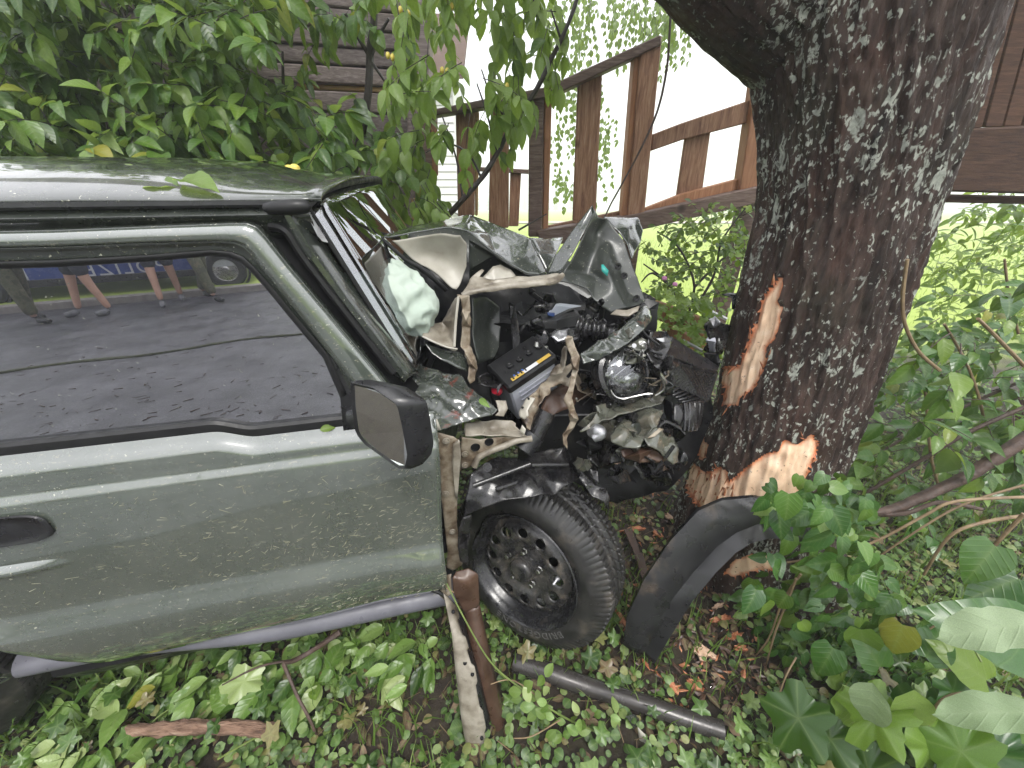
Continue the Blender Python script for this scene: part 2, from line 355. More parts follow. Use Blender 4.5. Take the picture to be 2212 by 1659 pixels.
def asphalt():
    m, N, L, b, o = new_mat('wet_asphalt')
    c = ramp(N, L, noise_fac(N, L, 75, 4, 0.8), [(0.3, (0.022, 0.022, 0.026)), (0.52, (0.06, 0.06, 0.066)), (0.66, (0.13, 0.13, 0.135)), (0.8, (0.30, 0.30, 0.29))])
    c2 = ramp(N, L, noise_fac(N, L, 2.2, 6, 0.65), [(0.35, g(0.6)), (0.7, g(1.3))])
    c = mix(N, L, 1.0, c, c2, 'MULTIPLY')
    db = ramp(N, L, noise_fac(N, L, 22, 5, 0.75, (1, 2.4, 1), rot=(0, 0, .4)), [(0.66, g(0)), (0.70, g(1))])
    c = mix(N, L, db, c, (0.035, 0.026, 0.014))
    L.new(c, b.inputs['Base Color'])
    L.new(ramp(N, L, noise_fac(N, L, 3.5, 5), [(0.35, g(0.28)), (0.7, g(0.62))]), b.inputs['Roughness'])
    bump(N, L, b, noise_fac(N, L, 180, 4, 0.7), 0.5, 0.006); return m
V = []; RX = [-60, -20, -8] + [-6 + .5 * i for i in range(25)] + [8, 20, 60]; RY = [-.62, -.9, -1.4, -2, -2.6, -3.2, -3.8, -4.5, -5.2, -6, -6.8]
for y in RY:
    for x in RX: V.append((x, y + (0.10 * noise.noise(Vector((x * 1.7, 0, 5))) if y == -.62 else 0), 0.030 + (-.02 if y == -.62 else 0)))
n = len(RX); F = [(j * n + i, (j + 1) * n + i, (j + 1) * n + i + 1, j * n + i + 1) for j in range(len(RY) - 1) for i in range(n - 1)]
road = mesh_obj('road', V, F, asphalt(), None, True); tag(road, kind='structure')
V, F = tube(None, [Vector((-8 + .25 * i, -3.75 + .05 * math.sin(i * .9) + .04 * noise.noise(Vector((i * .4, 0, 0))), .030)) for i in range(65)], [.022], None, seg=5, wob=.6)
mesh_obj('road_crack', V, F, pm('mossy_crack', [(0.3, (0.02, 0.022, 0.012)), (0.7, (0.045, 0.05, 0.022))], 20, 0.9), road)
kerb = prism('kerb', [Vector((-60, -6.80, -.05)), Vector((-60, -6.80, .14)), Vector((-60, -6.97, .14)), Vector((-60, -6.97, -.05))], Vector((120, 0, 0)), pm('kerb_stone', [(0.3, (0.16, 0.14, 0.13)), (0.7, (0.27, 0.25, 0.23))], 9, 0.7, bmp=.3), None, 0.01); tag(kerb, kind='structure')
M['gravel'] = pm('pinkish_gravel', [(0.3, (0.34, 0.27, 0.24)), (0.7, (0.46, 0.39, 0.35))], 30, 0.85, bmp=.4)
def strip_sheet(name, y0, y1, mat, lift):
    V = []; X = [-250, -60, -20, -8, -2, 2, 6, 10, 20, 60, 250]
    for x in X: V += [(x, y0, ground_z(x, y0) + lift), (x, (y0 + y1) / 2, ground_z(x, (y0 + y1) / 2) + lift + .02), (x, y1, ground_z(x, y1) + lift)]
    F = [(3 * i + k, 3 * i + 3 + k, 3 * i + 4 + k, 3 * i + 1 + k) for i in range(len(X) - 1) for k in (0, 1)]
    return mesh_obj(name, V, F, mat, None, True)
tag(strip_sheet('path', 30, 34, M['gravel'], 0.05), kind='structure')
# ================================================================== the wrecked car
carT = thing('wrecked_car', car(-0.6, 0.74, 0.0), 'dark green off-road car crushed against the tree, nearest big object', 'car')
def dip(s, z): return -0.026 * sstep(-0.51, -0.42, s) * sstep(1.10, 1.14, z)
DOORP = [(0.040, 1.186), (0.033, 1.176), (0.029, 1.168), (0.020, 1.157), (0.011, 1.147), (0.008, 1.140), (0.008, 1.118), (0.007, 1.098), (0.004, 1.090), (-0.003, 1.080), (-0.006, 1.072),
         (-0.009, 1.04), (-0.011, 0.98), (-0.012, 0.92), (-0.011, 0.86), (-0.009, 0.80), (-0.007, 0.755), (-0.008, 0.738), (-0.014, 0.722), (-0.024, 0.700), (-0.029, 0.682), (-0.031, 0.665),
         (-0.031, 0.62), (-0.027, 0.575), (-0.019, 0.535), (-0.006, 0.502), (0.014, 0.484), (0.03, 0.480)]
def body_panel(name, s0, s1, zb, n, mat, warp=None, top=True):
    rows = []
    for i in range(n + 1):
        s = lerp(s0, s1, i / n); r = []
        b = zb(s)
        for (w, z) in DOORP:
            zz = z + dip(s, z)
            if zz < 0.70 and b != 0.48:
                zz = lerp(0.70, b, (0.70 - zz) / (0.70 - 0.48)) if b < 0.70 else None
            if b >= 0.70: zz = max(z, b) if zz is None or zz < b else zz
            ds = 0
            if warp: w2, ds = warp(s, zz)
            else: w2 = 0
            r.append(car(s + ds, w + w2, zz))
        rows.append(r)
    return loft(name, rows, mat, carT, thick=0.004, sharp=50, flip=True)
def door_bottom(s):
    if s > -0.95: return 0.4801 + 0.032 * sstep(-0.55, -0.02, s)
    return 0.48 + 0.40 * (max(0, -0.95 - s) / 0.27) ** 2.2
def door_warp(s, z):   # the front edge is pushed out and wavy
    f = sstep(-0.25, -0.02, s)
    return (-0.012 * f * sstep(0.9, 0.6, z) + 0.003 * noise.noise(Vector((s * 9, z * 9, 3))) * f, f * (0.010 * math.sin(z * 7.0) - 0.012 * sstep(0.62, 0.48, z)))
door = body_panel('door', -1.215, -0.020, door_bottom, 90, M['paint'], door_warp)
tag(door, 'dirty green passenger door streaked with grass clippings')
# front return flange of the door
rows = []
for i in range(30):
    z = lerp(0.485, 1.15, i / 29); w0 = np.interp(z, [p[1] for p in reversed(DOORP)], [p[0] for p in reversed(DOORP)]); a, ds = door_warp(-0.02, z)
    rows.append([car(-0.020 + ds, w0 + a + 0.001, z), car(-0.016 + ds, w0 + a + 0.008, z), car(-0.020 + ds, w0 + a + 0.035, z)])
loft('door_edge', rows, M['paint'], door, thick=0.002)
# grass clippings and mud flung on the door
random.seed(61); V = []; F = []; cl_m = pm('grass_clippings', [(0.3, (0.10, 0.10, 0.05)), (0.5, (0.24, 0.23, 0.16)), (0.7, (0.40, 0.39, 0.30))], 40, .7)
for i in range(900):
    s_ = -0.03 - abs(random.gauss(0, .42)); z = random.uniform(.53, 1.06)
    if s_ < -1.15 or (random.random() > .75 - abs(z - .8)): continue
    w = float(np.interp(z, [p[1] for p in reversed(DOORP)], [p[0] for p in reversed(DOORP)])) - .0035 + (door_warp(s_, z)[0]); a = random.gauss(.35, .5); l = random.uniform(.002, .009) * (1.8 if random.random() < .12 else 1); h = random.uniform(.0004, .0012); b0 = len(V)
    c, sn = math.cos(a), math.sin(a)
    for u_, v_ in ((-l, -h), (l, -h * .3), (l, h * .3), (-l, h)): V.append(car(s_ + u_ * c - v_ * sn, w, z + u_ * sn + v_ * c))
    F.append((b0, b0 + 1, b0 + 2, b0 + 3))
gc = mesh_obj('grass_clippings', V, F, cl_m, door, False); gc['kind'] = 'stuff'; solid(gc, .0008, 1.0)
# rear quarter panel with wheel arch
def arch(s):
    d = (s + 1.70) / 0.47
    return 0.48 if abs(d) >= 1 else max(0.48, 0.36 + 0.50 * math.sqrt(1 - d * d))
body_panel('quarter_panel', -2.6, -1.222, arch, 60, M['paint'])
# belt: black rubber weatherstrip and bright ledge are on the door profile; strip itself
rows = []
for i in range(70):
    s = lerp(-1.215, -0.20, i / 69); d = dip(s, 1.18)
    rows.append([car(s, w, z + d) for w, z in ((0.046, 1.205), (0.036, 1.206), (0.030, 1.200), (0.029, 1.188), (0.031, 1.178), (0.045, 1.176))])
loft('belt_seal', rows, M['rubber'], door, sharp=35, flip=True)
# door window glass
KW = 0.02
gl = [(-60, 580), (283, 560), (467, 547), (515, 557), (555, 585), (640, 680), (700, 745), (742, 880), (745, 940), (560, 965), (470, 952), (-60, 1002)]
V = [side(p[0], p[1], 0.044, 0.012) for p in gl] + [Vector()]
cg = mesh_obj('window_glass', V[:-1], [tuple(range(len(gl)))], M['window'], door, False)
solid(cg, 0.004, 1.0 if cg.data.polygons[0].normal.dot(CN) > 0 else -1.0)
# door upper frame: outer painted band, recessed band, gasket
fo = [(-80, 506), (120, 502), (320, 494), (500, 487), (535, 487), (553, 494), (570, 512), (620, 575), (700, 670), (790, 778), (850, 850)]
f1 = [(-80, 536), (120, 531), (320, 523), (470, 519), (505, 521), (528, 530), (548, 550), (590, 602), (660, 690), (735, 790), (775, 845)]
f2 = [(-80, 568), (120, 563), (320, 552), (455, 541), (500, 545), (526, 556), (548, 576), (585, 618), (650, 696), (712, 768), (748, 850)]
f3 = [(-80, 580), (120, 574), (320, 562), (455, 550), (495, 553), (520, 563), (541, 582), (577, 622), (640, 699), (700, 772), (738, 860)]
def band(name, A, B, wa, wb, mat, parent, lift=0.0):
    n = 60; rows = []
    for i in range(n + 1):
        a = poly_at(A, i / n); b = poly_at(B, i / n); r = []
        for k in range(6):
            t = k / 5; w = lerp(wa, wb, t) - lift * math.sin(math.pi * t)
            r.append(side(lerp(a[0], b[0], t), lerp(a[1], b[1], t), w, KW))
        rows.append(r)
    return loft(name, rows, mat, parent, thick=0.003, sharp=60, flip=True)
fr = band('window_frame', fo, f1, 0.026, 0.020, M['paint'], door, 0.006)
band('frame_recess', f1, f2, 0.022, 0.030, M['paint_wet'], door, -0.003)
band('window_gasket', f2, f3, 0.027, 0.034, M['rubber'], door, 0.004)
# top edge of the frame folding back to the body
f0 = [(p[0] + 6 * (i > 4), p[1] - 6) for i, p in enumerate(fo)]
band('frame_lip', f0, fo, 0.05, 0.026, M['paint_wet'], door, 0.004)
# mirror sail
sail = fold('mirror_sail', [(700, 738, 0), (742, 800, 0), (790, 860, 0), (800, 925, 0), (742, 932, 0), (735, 860, 0)], M['dark_plastic'], door, cuts=1, amp=0, thick=0.01, conv=lambda p: side(p[0], p[1], 0.026, KW))
# black seal gap between frame and A-pillar
seal = [(585, 488, .07), (620, 500, .06), (660, 560, .06), (760, 690, .055), (850, 805, .05)]
tube('door_seal', [side(p[0], p[1], p[2], KW) for p in seal], [0.010], M['rubber'], carT, 8, 6)
rows = []
for i in range(30):
    t = i / 29; a = poly_at([(560, 492), (640, 590), (790, 765), (880, 868)], t); b = poly_at([(640, 505), (700, 590), (800, 705), (905, 835)], t)
    rows.append([side(a[0], a[1], 0.07, KW), side(lerp(a[0], b[0], .5), lerp(a[1], b[1], .5), 0.085, KW), side(b[0], b[1], 0.075, KW)])
loft('door_opening', rows, M['interior'], carT, sharp=60)
# A-pillar
pl = [(598, 462), (650, 548), (720, 640), (800, 745), (868, 832)]
pm_ = [(618, 450), (672, 540), (744, 640), (824, 742), (880, 818)]
pr = [(650, 440), (697, 525), (768, 630), (842, 728), (898, 805)]
rows = []
for i in range(41):
    t = i / 40; a, b, c = poly_at(pl, t), poly_at(pm_, t), poly_at(pr, t)
    rows.append([side(a[0], a[1], 0.075, KW), side(a[0] + 2, a[1] - 1, 0.058, KW), side(lerp(a[0], b[0], .5), lerp(a[1], b[1], .5), 0.046, KW), side(b[0], b[1], 0.046, KW),
                 side(lerp(b[0], c[0], .5), lerp(b[1], c[1], .5), 0.062, KW), side(c[0], c[1], 0.095, KW), side(c[0] + 6, c[1], 0.12, KW)])
loft('front_pillar', rows, M['paint_wet'], carT, thick=0.002, sharp=45, flip=True)
# roof
def roof_z(w, s):
    x = (w - 0.73) / 0.67
    z = 1.652 + 0.082 * (max(0, 1 - abs(x) ** 3.2)) ** 0.75
    z -= 0.038 * sstep(-0.62, -0.16, s) ** 1.6 * max(0, 1 - abs(x) ** 4)
    return z
rows = []
NS, NWD = 70, 44
for i in range(NS + 1):
    r = []
    for j in range(NWD + 1):
        w = 0.06 + 1.34 * (0.5 - 0.5 * math.cos(math.pi * j / NWD)); sf = -0.178 + 0.04 * math.sin(math.pi * (w - .06) / 1.34)
        s = lerp(-2.6, sf, i / NS)
        rib = 0.0035 * math.sin((w - 0.2) * 34) if 0.25 < w < 1.2 and s < -0.55 else 0
        dent = 0.004 * noise.noise(Vector((s * 3, w * 3, 1)))
        r.append(car(s, w, roof_z(w, s) + rib + dent))
    rows.append(r)
loft('roof', rows, M['paint_wet'], carT, thick=0.006, sharp=50, flip=False)
# roof gutter: dark channel, ends in a blunt plug
rows = []
for i in range(50):
    s = lerp(-2.6, -0.215, i / 49)
    rows.append([car(s, w, z) for w, z in ((0.085, 1.660), (0.066, 1.662), (0.056, 1.656), (0.055, 1.648), (0.062, 1.643))])
loft('gutter_strip', rows, M['dark_plastic'], carT, sharp=40, flip=True)
rows = []
for i in range(50):
    s = lerp(-2.6, -0.205, i / 49)
    rows.append([car(s, w, z) for w, z in ((0.075, 1.645), (0.070, 1.638), (0.062, 1.630), (0.066, 1.624), (0.075, 1.616), (0.082, 1.600), (0.090, 1.585))])
loft('side_channel', rows, M['paint_wet'], carT, thick=0.004, sharp=40, flip=True)
tube('gutter_plug', [side(572, 449, 0.056), side(600, 449, 0.052), side(640, 447, 0.052), side(662, 446, 0.056), side(667, 446, .06)], [0.008, 0.013, 0.014, 0.012, 0.005], M['rubber'], carT, 10, 4)
# windscreen
tn, tf = side(664, 447, 0.105), side(822, 406, 1.35)
bn, bf = side(893, 812, 0.115), None
bs = bn.dot(CU); bf = car(bs + 0.13, 1.36, bn.z - 0.05)
rows = []
for i in range(15):
    t = i / 14; r = []
    for j in range(15):
        q = j / 14; p = tn.lerp(tf, q).lerp(bn.lerp(bf, q), t); p = p + CU * (0.045 + .05 * t) * math.sin(math.pi * q) + Vector((0, 0, (roof_z(lerp(.105, 1.35, q), -.17) - 1.652) * (1 - t) * .95 if 0 < q < 1 else 0)); r.append(p)
    rows.append(r)
ws = loft('windscreen', rows, M['windscreen'], carT, thick=0.005, sharp=80, flip=True)
tube('windscreen_seal', [tn + Vector((0, 0, .004))] + [tn.lerp(tf, q) + CU * (.004 + .045 * math.sin(math.pi * q)) + Vector((0, 0, roof_z(lerp(.105, 1.35, q), -.17) - 1.652)) for q in (.08, .2, .4, .6, .8, .92)] + [tf], [0.009], M['rubber'], ws, 8, 5)
tube('windscreen_seal', [tn, tn.lerp(bn, .5), bn], [0.006], M['rubber'], ws, 8, 5)
tube('windscreen_seal', [tf, tf.lerp(bf, .5), bf], [0.012], M['paint_wet'], ws, 8, 5)
# paper permit inside the glass (round stamp pattern and two printed lines)
def ws_pt(px, py, off=0.012):
    nrm = (bn - tn).cross(tf - tn).normalized(); r = ray(px, py); base = tn + CU * 0.012
    t = (base - CAM).dot(nrm) / r.dot(nrm); return CAM + r * t - nrm * off * (1 if nrm.dot(CU) > 0 else -1)
permit = mesh_obj('permit_sticker', [ws_pt(*p) for p in ((671, 451), (689, 448), (718, 492), (724, 508), (719, 519), (708, 516), (698, 505))], [tuple(range(7))], M['white_label'], ws, False)
ring = pm('printed_grey', [(0.3, (0.28, 0.27, 0.29)), (0.7, (0.36, 0.35, 0.37))], 40, 0.6)
for rr in (4.5, 9.0, 12.5):
    V = []; 
    for k in range(24):
        a = 2 * math.pi * k / 24; V += [ws_pt(705 + (rr - .7) * math.cos(a) * .75, 496 + (rr - .7) * math.sin(a), .010), ws_pt(705 + (rr + .7) * math.cos(a) * .75, 496 + (rr + .7) * math.sin(a), .010)]
    mesh_obj('stamp_ring', V, [(2 * k, 2 * k + 1, (2 * k + 3) % 48, (2 * k + 2) % 48) for k in range(24)], ring, permit, False)
for yy in (455, 460): mesh_obj('printed_line', [ws_pt(*p, .010) for p in ((676, yy), (689, yy - 2), (690, yy), (677, yy + 2))], [(0, 1, 2, 3)], ring, permit, False)
# cabin: dark tub, dashboard, two seats
rows = [[car(-2.5, .10, .5), car(-2.5, .12, 1.15), car(-2.5, .16, 1.60)], [car(-0.12, .12, .5), car(-0.10, .12, 1.05), car(-0.25, .16, 1.60)]]
mesh_obj('cabin_floor', [car(-2.5, .1, .55), car(0.0, .1, .55), car(0.0, 1.4, .55), car(-2.5, 1.4, .55)], [(0, 1, 2, 3)], M['interior'], carT, False)
mesh_obj('cabin_side', [car(-2.5, 1.40, .5), car(0.0, 1.40, .5), car(0.0, 1.40, 1.15), car(-2.5, 1.40, 1.15)], [(0, 1, 2, 3)], M['interior'], carT, False)
mesh_obj('rear_wall', [car(-2.58, .08, .5), car(-2.58, 1.40, .5), car(-2.58, 1.40, 1.62), car(-2.58, .08, 1.62)], [(0, 1, 2, 3)], M['interior'], carT, False)
loft('dashboard', [[car(s, w, z) for s, z in ((-0.02, .62), (-0.20, .66), (-0.26, .85), (-0.24, 1.0), (-0.10, 1.06), (0.06, 1.08))] for w in (.12, .4, .8, 1.2, 1.38)], M['interior'], carT, sharp=40)
def seat_back(w):
    rows = []
    for i in range(9):
        z = lerp(.75, 1.32, i / 8); h = .21 * (1 - .25 * (i / 8) ** 2); s = -0.95 - .16 * (i / 8)
        rows.append([car(s + .06 * math.cos(a), w + h * math.sin(a), z) if True else 0 for a in [2 * math.pi * k / 14 for k in range(14)]])
    o = loft('seat_backrest', rows, M['interior'], carT, closed=True)
    return o
for w in (.42, 1.06):
    b = seat_back(w)
    rows = [[car(-1.12 + .05 * r_ * math.cos(a), w + .12 * r_ * math.sin(a), z) for a in [2 * math.pi * k / 12 for k in range(12)]] for z, r_ in ((1.36, .6), (1.38, 1), (1.50, 1), (1.54, .7), (1.55, .05))]
    loft('headrest', rows, M['interior'], b, closed=True)
# far side body so the cabin is closed from other views
mesh_obj('far_side_panel', [car(-2.6, 1.475, .48), car(-.02, 1.475, .48), car(-.02, 1.475, 1.13), car(-2.6, 1.475, 1.16)], [(3, 2, 1, 0)], M['paint'], carT, False)
fw_ = mesh_obj('far_window', [car(-2.5, 1.42, 1.15), car(-.06, 1.42, 1.15), car(-.22, 1.38, 1.60), car(-2.5, 1.38, 1.60)], [(0, 1, 2, 3)], M['window'], carT, False); solid(fw_, .004)
for s_ in (-.14, -1.2, -2.45): tube('far_pillar', [car(s_ + .06, 1.45, 1.13), car(s_ - .04, 1.39, 1.63)], [.035], M['paint'], carT, 8)
mesh_obj('headliner', [car(-2.5, .12, 1.615), car(-.22, .12, 1.60), car(-.22, 1.36, 1.60), car(-2.5, 1.36, 1.615)], [(0, 1, 2, 3)], M['interior'], carT, False)
# airbag hanging behind the glass
rows = []
ab = [(820, 562, 30, 1.30), (850, 568, 52, 1.28), (872, 610, 66, 1.25), (878, 660, 64, 1.22), (880, 700, 52, 1.20), (880, 735, 30, 1.18), (876, 752, 8, 1.17)]
bmv = bmesh.new(); bmesh.ops.create_icosphere(bmv, subdivisions=5, radius=1.0)
ca, cb = at(815, 590, 1.18), at(854, 734, 1.08); ctr = (ca + cb) / 2; ax = (cb - ca); ln = ax.length / 2; ax.normalize(); sx = ax.cross(Vector((0, 1, 0))).normalized(); sy = ax.cross(sx)
for v in bmv.verts:
    c = v.co.copy(); t = c.z
    wd = 0.130 * (1.05 + .12 * math.sin(t * 2)); p = ctr + ax * (ln * 1.18 * t) + sx * (wd * c.x) + sy * (0.10 * c.y)
    d = (0.5 - abs(noise.noise(c * 2.3))) * 0.030 + (0.5 - abs(noise.noise(c * 5 + Vector((5, 1, 2))))) * 0.012
    v.co = p + (sx * c.x + sy * c.y + ax * t).normalized() * d
abg = bm_obj('airbag', bmv, M['airbag'], carT, True, None); tag(abg, 'deflated pale green airbag behind the windscreen')
# rocker sill
rows = []
for i in range(40):
    s = lerp(-1.2, 0.0, i / 39); r = []
    for k in range(12):
        a = R(-60 + k * 20); r.append(car(s, 0.055 - 0.048 * math.sin(a), 0.412 + 0.038 * math.cos(a) + 0.085 * sstep(-.50, -1.05, s)))
    rows.append(r)
loft('rocker_sill', rows, M['grey_plastic'], carT, sharp=60, flip=True)
for i in range(2): tube('sill_clip', [side(751 + i * 158, 1302 - i * 37, 0.0), side(752 + i * 158, 1297 - i * 37, 0.004)], [0.006, 0.004], M['white_plastic'], carT, 8)
loft('underbody', [[car(s, w, z) for w, z in ((.10, .30), (.06, .38), (.09, .50))] for s in (-1.2, -.6, 0.0)], M['engine'], carT)
# door handle: black recess and paddle
hc = side(8, 1145, -0.012); rows = []
for rr, dp in ((1.0, 0.0), (.97, -.004), (.90, -.004), (.84, -.001), (.5, -.003), (.02, -.004)):
    rows.append([hc + CU * (0.088 * rr * (abs(math.cos(a)) ** .6) * (1 if math.cos(a) > 0 else -1)) + Vector((0, 0, 0.040 * rr * (abs(math.sin(a)) ** .6) * (1 if math.sin(a) > 0 else -1))) + CN * (dp - .006) for a in [2 * math.pi * k / 28 for k in range(28)]])
loft('door_handle', rows, M['dark_plastic'], door, closed=True, sharp=60, flip=True)
rows = []
for i in range(9):
    t = i / 8; rows.append([car(lerp(-1.08, -0.862, t), -0.013 + .0 - 0.018 * math.sin(math.pi * k / 6) * math.sin(math.pi * min(1, .15 + t * .85)), 0.884 + 0.038 * k / 6) for k in range(7)])
loft('handle_ledge', rows, M['paint'], door, sharp=60, flip=True)
# wing mirror: housing shell with glass
mg = [at(765, 836, .665), at(850, 884, .620), at(872, 996, .590), at(864, 1004, .590), at(788, 950, .640), at(779, 930, .645)]
mc = sum(mg, Vector()) / 6
mo = [at(750, 812, .690), at(800, 806, .665), at(850, 820, .650), at(884, 868, .630), at(903, 950, .620), at(908, 995, .615), at(880, 1022, .605), at(858, 1012, .605), at(784, 958, .655), at(765, 920, .67)]
def ring_resample(P, n):
    P = P + [P[0]]; Ls = [0]
    for a, b in zip(P, P[1:]): Ls.append(Ls[-1] + (b - a).length)
    out = []
    for k in range(n):
        d = Ls[-1] * k / n; i = max(j for j in range(len(Ls) - 1) if Ls[j] <= d + 1e-9); out.append(P[i].lerp(P[i + 1], (d - Ls[i]) / max(1e-9, Ls[i + 1] - Ls[i])))
    return out
# front rim (around the glass) -> shell going forward (+s) and closing
rim = [at(x, y, Y) for x, y, Y in ((757, 826, .652), (806, 838, .633), (857, 873, .611), (868, 920, .609), (880, 985, .608), (874, 1012, .609), (860, 1012, .612), (785, 958, .654), (768, 935, .660), (760, 880, .656))]
r0 = ring_resample(rim, 40); c0 = sum(r0, Vector()) / 40
rows = [[c0 + (p - c0) * .93 + CU * .004 for p in r0], r0, [c0 + (p - c0) * 1.03 + CU * .012 for p in r0], [c0 + (p - c0) * 1.0 + CU * .035 + CN * .004 for p in r0], [c0 + (p - c0) * .86 + CU * .060 + CN * .012 for p in r0], [c0 + (p - c0) * .5 + CU * .074 + CN * .018 for p in r0], [c0 + CU * .077 + CN * .02 for p in r0]]
mir = loft('wing_mirror', rows, M['dark_plastic'], carT, closed=True, sharp=60)
mesh_obj('mirror_glass', [c0 + (p - c0) * .93 + CU * .004 for p in r0], [tuple(range(40))], M['mirror'], mir, False)
tube('mirror_arm', [c0 + CU * .03 + CN * .03, c0 + CU * .02 + CN * .10 - Vector((0, 0, .02)), side(770, 900, .02)], [.025, .03, .03], M['dark_plastic'], mir, 10, 4)

# ---------------------------------------------------------------- wheels
def axis_matrix(c, ax):
    z = ax.normalized(); x = Vector((0, 0, 1)).cross(z).normalized(); y = z.cross(x)
    return Matrix(((x.x, y.x, z.x, c.x), (x.y, y.y, z.y, c.y), (x.z, y.z, z.z, c.z), (0, 0, 0, 1)))
TP = [(0.005, .222), (0.006, .234), (.011, .245), (.014, .260), (.012, .280), (.004, .299), (-.006, .316), (-.014, .328), (-.020, .336)]
NT = 34
for j in range(NT + 1): TP.append((-.022 - (.156) * j / NT, .342 + .004 * math.sin(math.pi * j / NT)))
TP += [(-.180, .336), (-.190, .320), (-.205, .29), (-.210, .25), (-.205, .215), (-.198, .20)]
def tread(h, r, a, j):
    jj = j - 9
    if 0 <= jj <= NT:
        x = jj / NT
        if jj in (8, 9, 15, 16, 18, 19, 25, 26): r -= .008
        elif x < .24 or x > .76:
            if math.sin(a * 95 + (0 if x < .5 else 1)) > .35: r -= .007
        else:
            if math.sin(a * 55 + x * 26) > .80: r -= .006
        if abs(math.sin(a * 150 + x * 9)) < .12: r -= .002
    elif 6 <= j <= 8 and math.sin(a * 95) > .35: r -= .003
    return h, r
def tyre_mesh(mw, name, parent, seg=600):
    V, F = lathe(TP, seg, mw, tread); return mesh_obj(name, V, F, M['tyre'], parent, True, 38)
def make_wheel(c, ax, bent):
    mw = axis_matrix(c, ax)
    ty = tyre_mesh(mw, 'front_wheel' if bent else 'rear_wheel', carT, 600 if bent else 200)
    # raised sidewall lettering
    if bent:
        fc = bpy.data.curves.new('tmp_text', 'FONT'); fc.body = 'BRIDGESTONE'; fc.size = 0.040; fc.extrude = 0.0018; fc.space_character = 1.25; fc.align_x = 'CENTER'
        to = bpy.data.objects.new('tmp_text', fc); col.objects.link(to); bpy.context.view_layer.update()
        me = bpy.data.meshes.new_from_object(to.evaluated_get(bpy.context.evaluated_depsgraph_get())); bpy.data.objects.remove(to)
        TOPA = None
        up = mw.inverted().to_3x3() @ Vector((0, 0, 1)); a_up = math.atan2(up.y, up.x)
        VV = []
        for v in me.vertices:
            a = a_up + math.pi + R(18) - v.co.x / .262; rr = .246 + v.co.y * .9; VV.append(mw @ Vector((rr * math.cos(a), rr * math.sin(a), .0135 + v.co.z)))
        mesh_obj('sidewall_lettering', VV, [tuple(p.vertices) for p in me.polygons], M['tyre_letter'], ty, False)
    # rim barrel
    RP = [(-.19, .215), (-.12, .20), (-.05, .190), (-.036, .192), (-.022, .206), (-.008, .213), (.004, .218), (.014, .226), (.018, .231), (.014, .235), (.006, .232)]
    up = mw.inverted().to_3x3() @ Vector((0, 0, 1)); a_up = math.atan2(up.y, up.x)
    lf = mw.inverted().to_3x3() @ Vector((-1, 0, 0.25)); a_lf = math.atan2(lf.y, lf.x)
    def dent(h, r, a, j):
        if bent:
            d = math.cos(a - a_lf); f = sstep(.80, 1.0, d); r -= .020 * f; h += .012 * f * math.sin((a - a_lf) * 9)
        return h, r
    V, F = lathe(RP, 120, mw, dent); rim_ = mesh_obj('rim', V, F, M['black_metal'], ty, True, 40)
    # dished disc with round vent holes
    pts = []; ed = []
    def circle(cx, cy_, r, n):
        b = len(pts); pts.extend([Vector((cx + r * math.cos(2 * math.pi * k / n), cy_ + r * math.sin(2 * math.pi * k / n))) for k in range(n)]); ed.extend([(b + k, b + (k + 1) % n) for k in range(n)])
    circle(0, 0, .176, 96); holes = []
    NH = 12
    for k in range(NH):
        a = 2 * math.pi * (k + .3) / NH; holes.append((.130 * math.cos(a), .130 * math.sin(a), .0165)); circle(*holes[-1], 18)
    for r_, n_ in ((.165, 90), (.158, 80), (.152, 80), (.108, 60), (.098, 60), (.085, 50), (.07, 40), (.06, 40), (.05, 36), (.046, 36), (.03, 20)):
        circle(0, 0, r_, n_)
    for rr_ in (.020, .0225):
        for hx, hy, hr in holes:
            pts.extend([Vector((hx + rr_ * math.cos(2 * math.pi * k / 18), hy + rr_ * math.sin(2 * math.pi * k / 18))) for k in range(18)])
    vs_, es_, fs_, *_ = delaunay_2d_cdt(pts, ed, [], 1, 1e-5, False)
    def dz(x, y):
        r = math.hypot(x, y)
        z = np.interp(r, [0, .03, .046, .050, .06, .07, .085, .098, .108, .13, .150, .158, .166, .176], [.012, .012, .010, -.012, -.014, -.014, -.012, -.004, .002, .004, .0, -.012, -.018, -.020])
        for hx, hy, hr in holes:
            d = math.hypot(x - hx, y - hy)
            if d < .024: z -= .005 * sstep(.024, .0165, d)
        return z
    V = [mw @ Vector((v.x * 1.12, v.y * 1.12, dz(v.x, v.y) - .016)) for v in vs_]
    F = []
    for f in fs_:
        cx = sum(vs_[i].x for i in f) / 3; cy_ = sum(vs_[i].y for i in f) / 3
        if any(math.hypot(cx - h[0], cy_ - h[1]) < h[2] - .0005 for h in holes): continue
        F.append(tuple(f))
    ds = mesh_obj('wheel_disc', V, F, M['wheel_dirty'], ty, True, 40); solid(ds, .004)
    lip = [(.0, .176), (.004, .180), (.004, .186), (-.003, .190)]
    # hub and nuts
    V, F = lathe([(-.03, .047), (.004, .046), (.012, .043), (.018, .036), (.020, .02), (.019, .001)], 36, mw); mesh_obj('hub', V, F, M['wheel_dirty'], ty, True, 35)
    for k in range(5):
        a = 2 * math.pi * k / 5 + .4; m2 = mw @ Matrix.Translation(Vector((.071 * math.cos(a), .071 * math.sin(a), -.024)))
        V, F = lathe([(0, .0125), (.004, .0125), (.006, .0095), (.020, .0095), (.023, .007), (.023, .0005)], 6, m2); mesh_obj('wheel_nut', V, F, M['steel'], ty, False)
    V, F = lathe([(-.15, .15), (-.15, .0)], 40, mw); mesh_obj('brake_backing', V, F, M['engine'], ty, False)
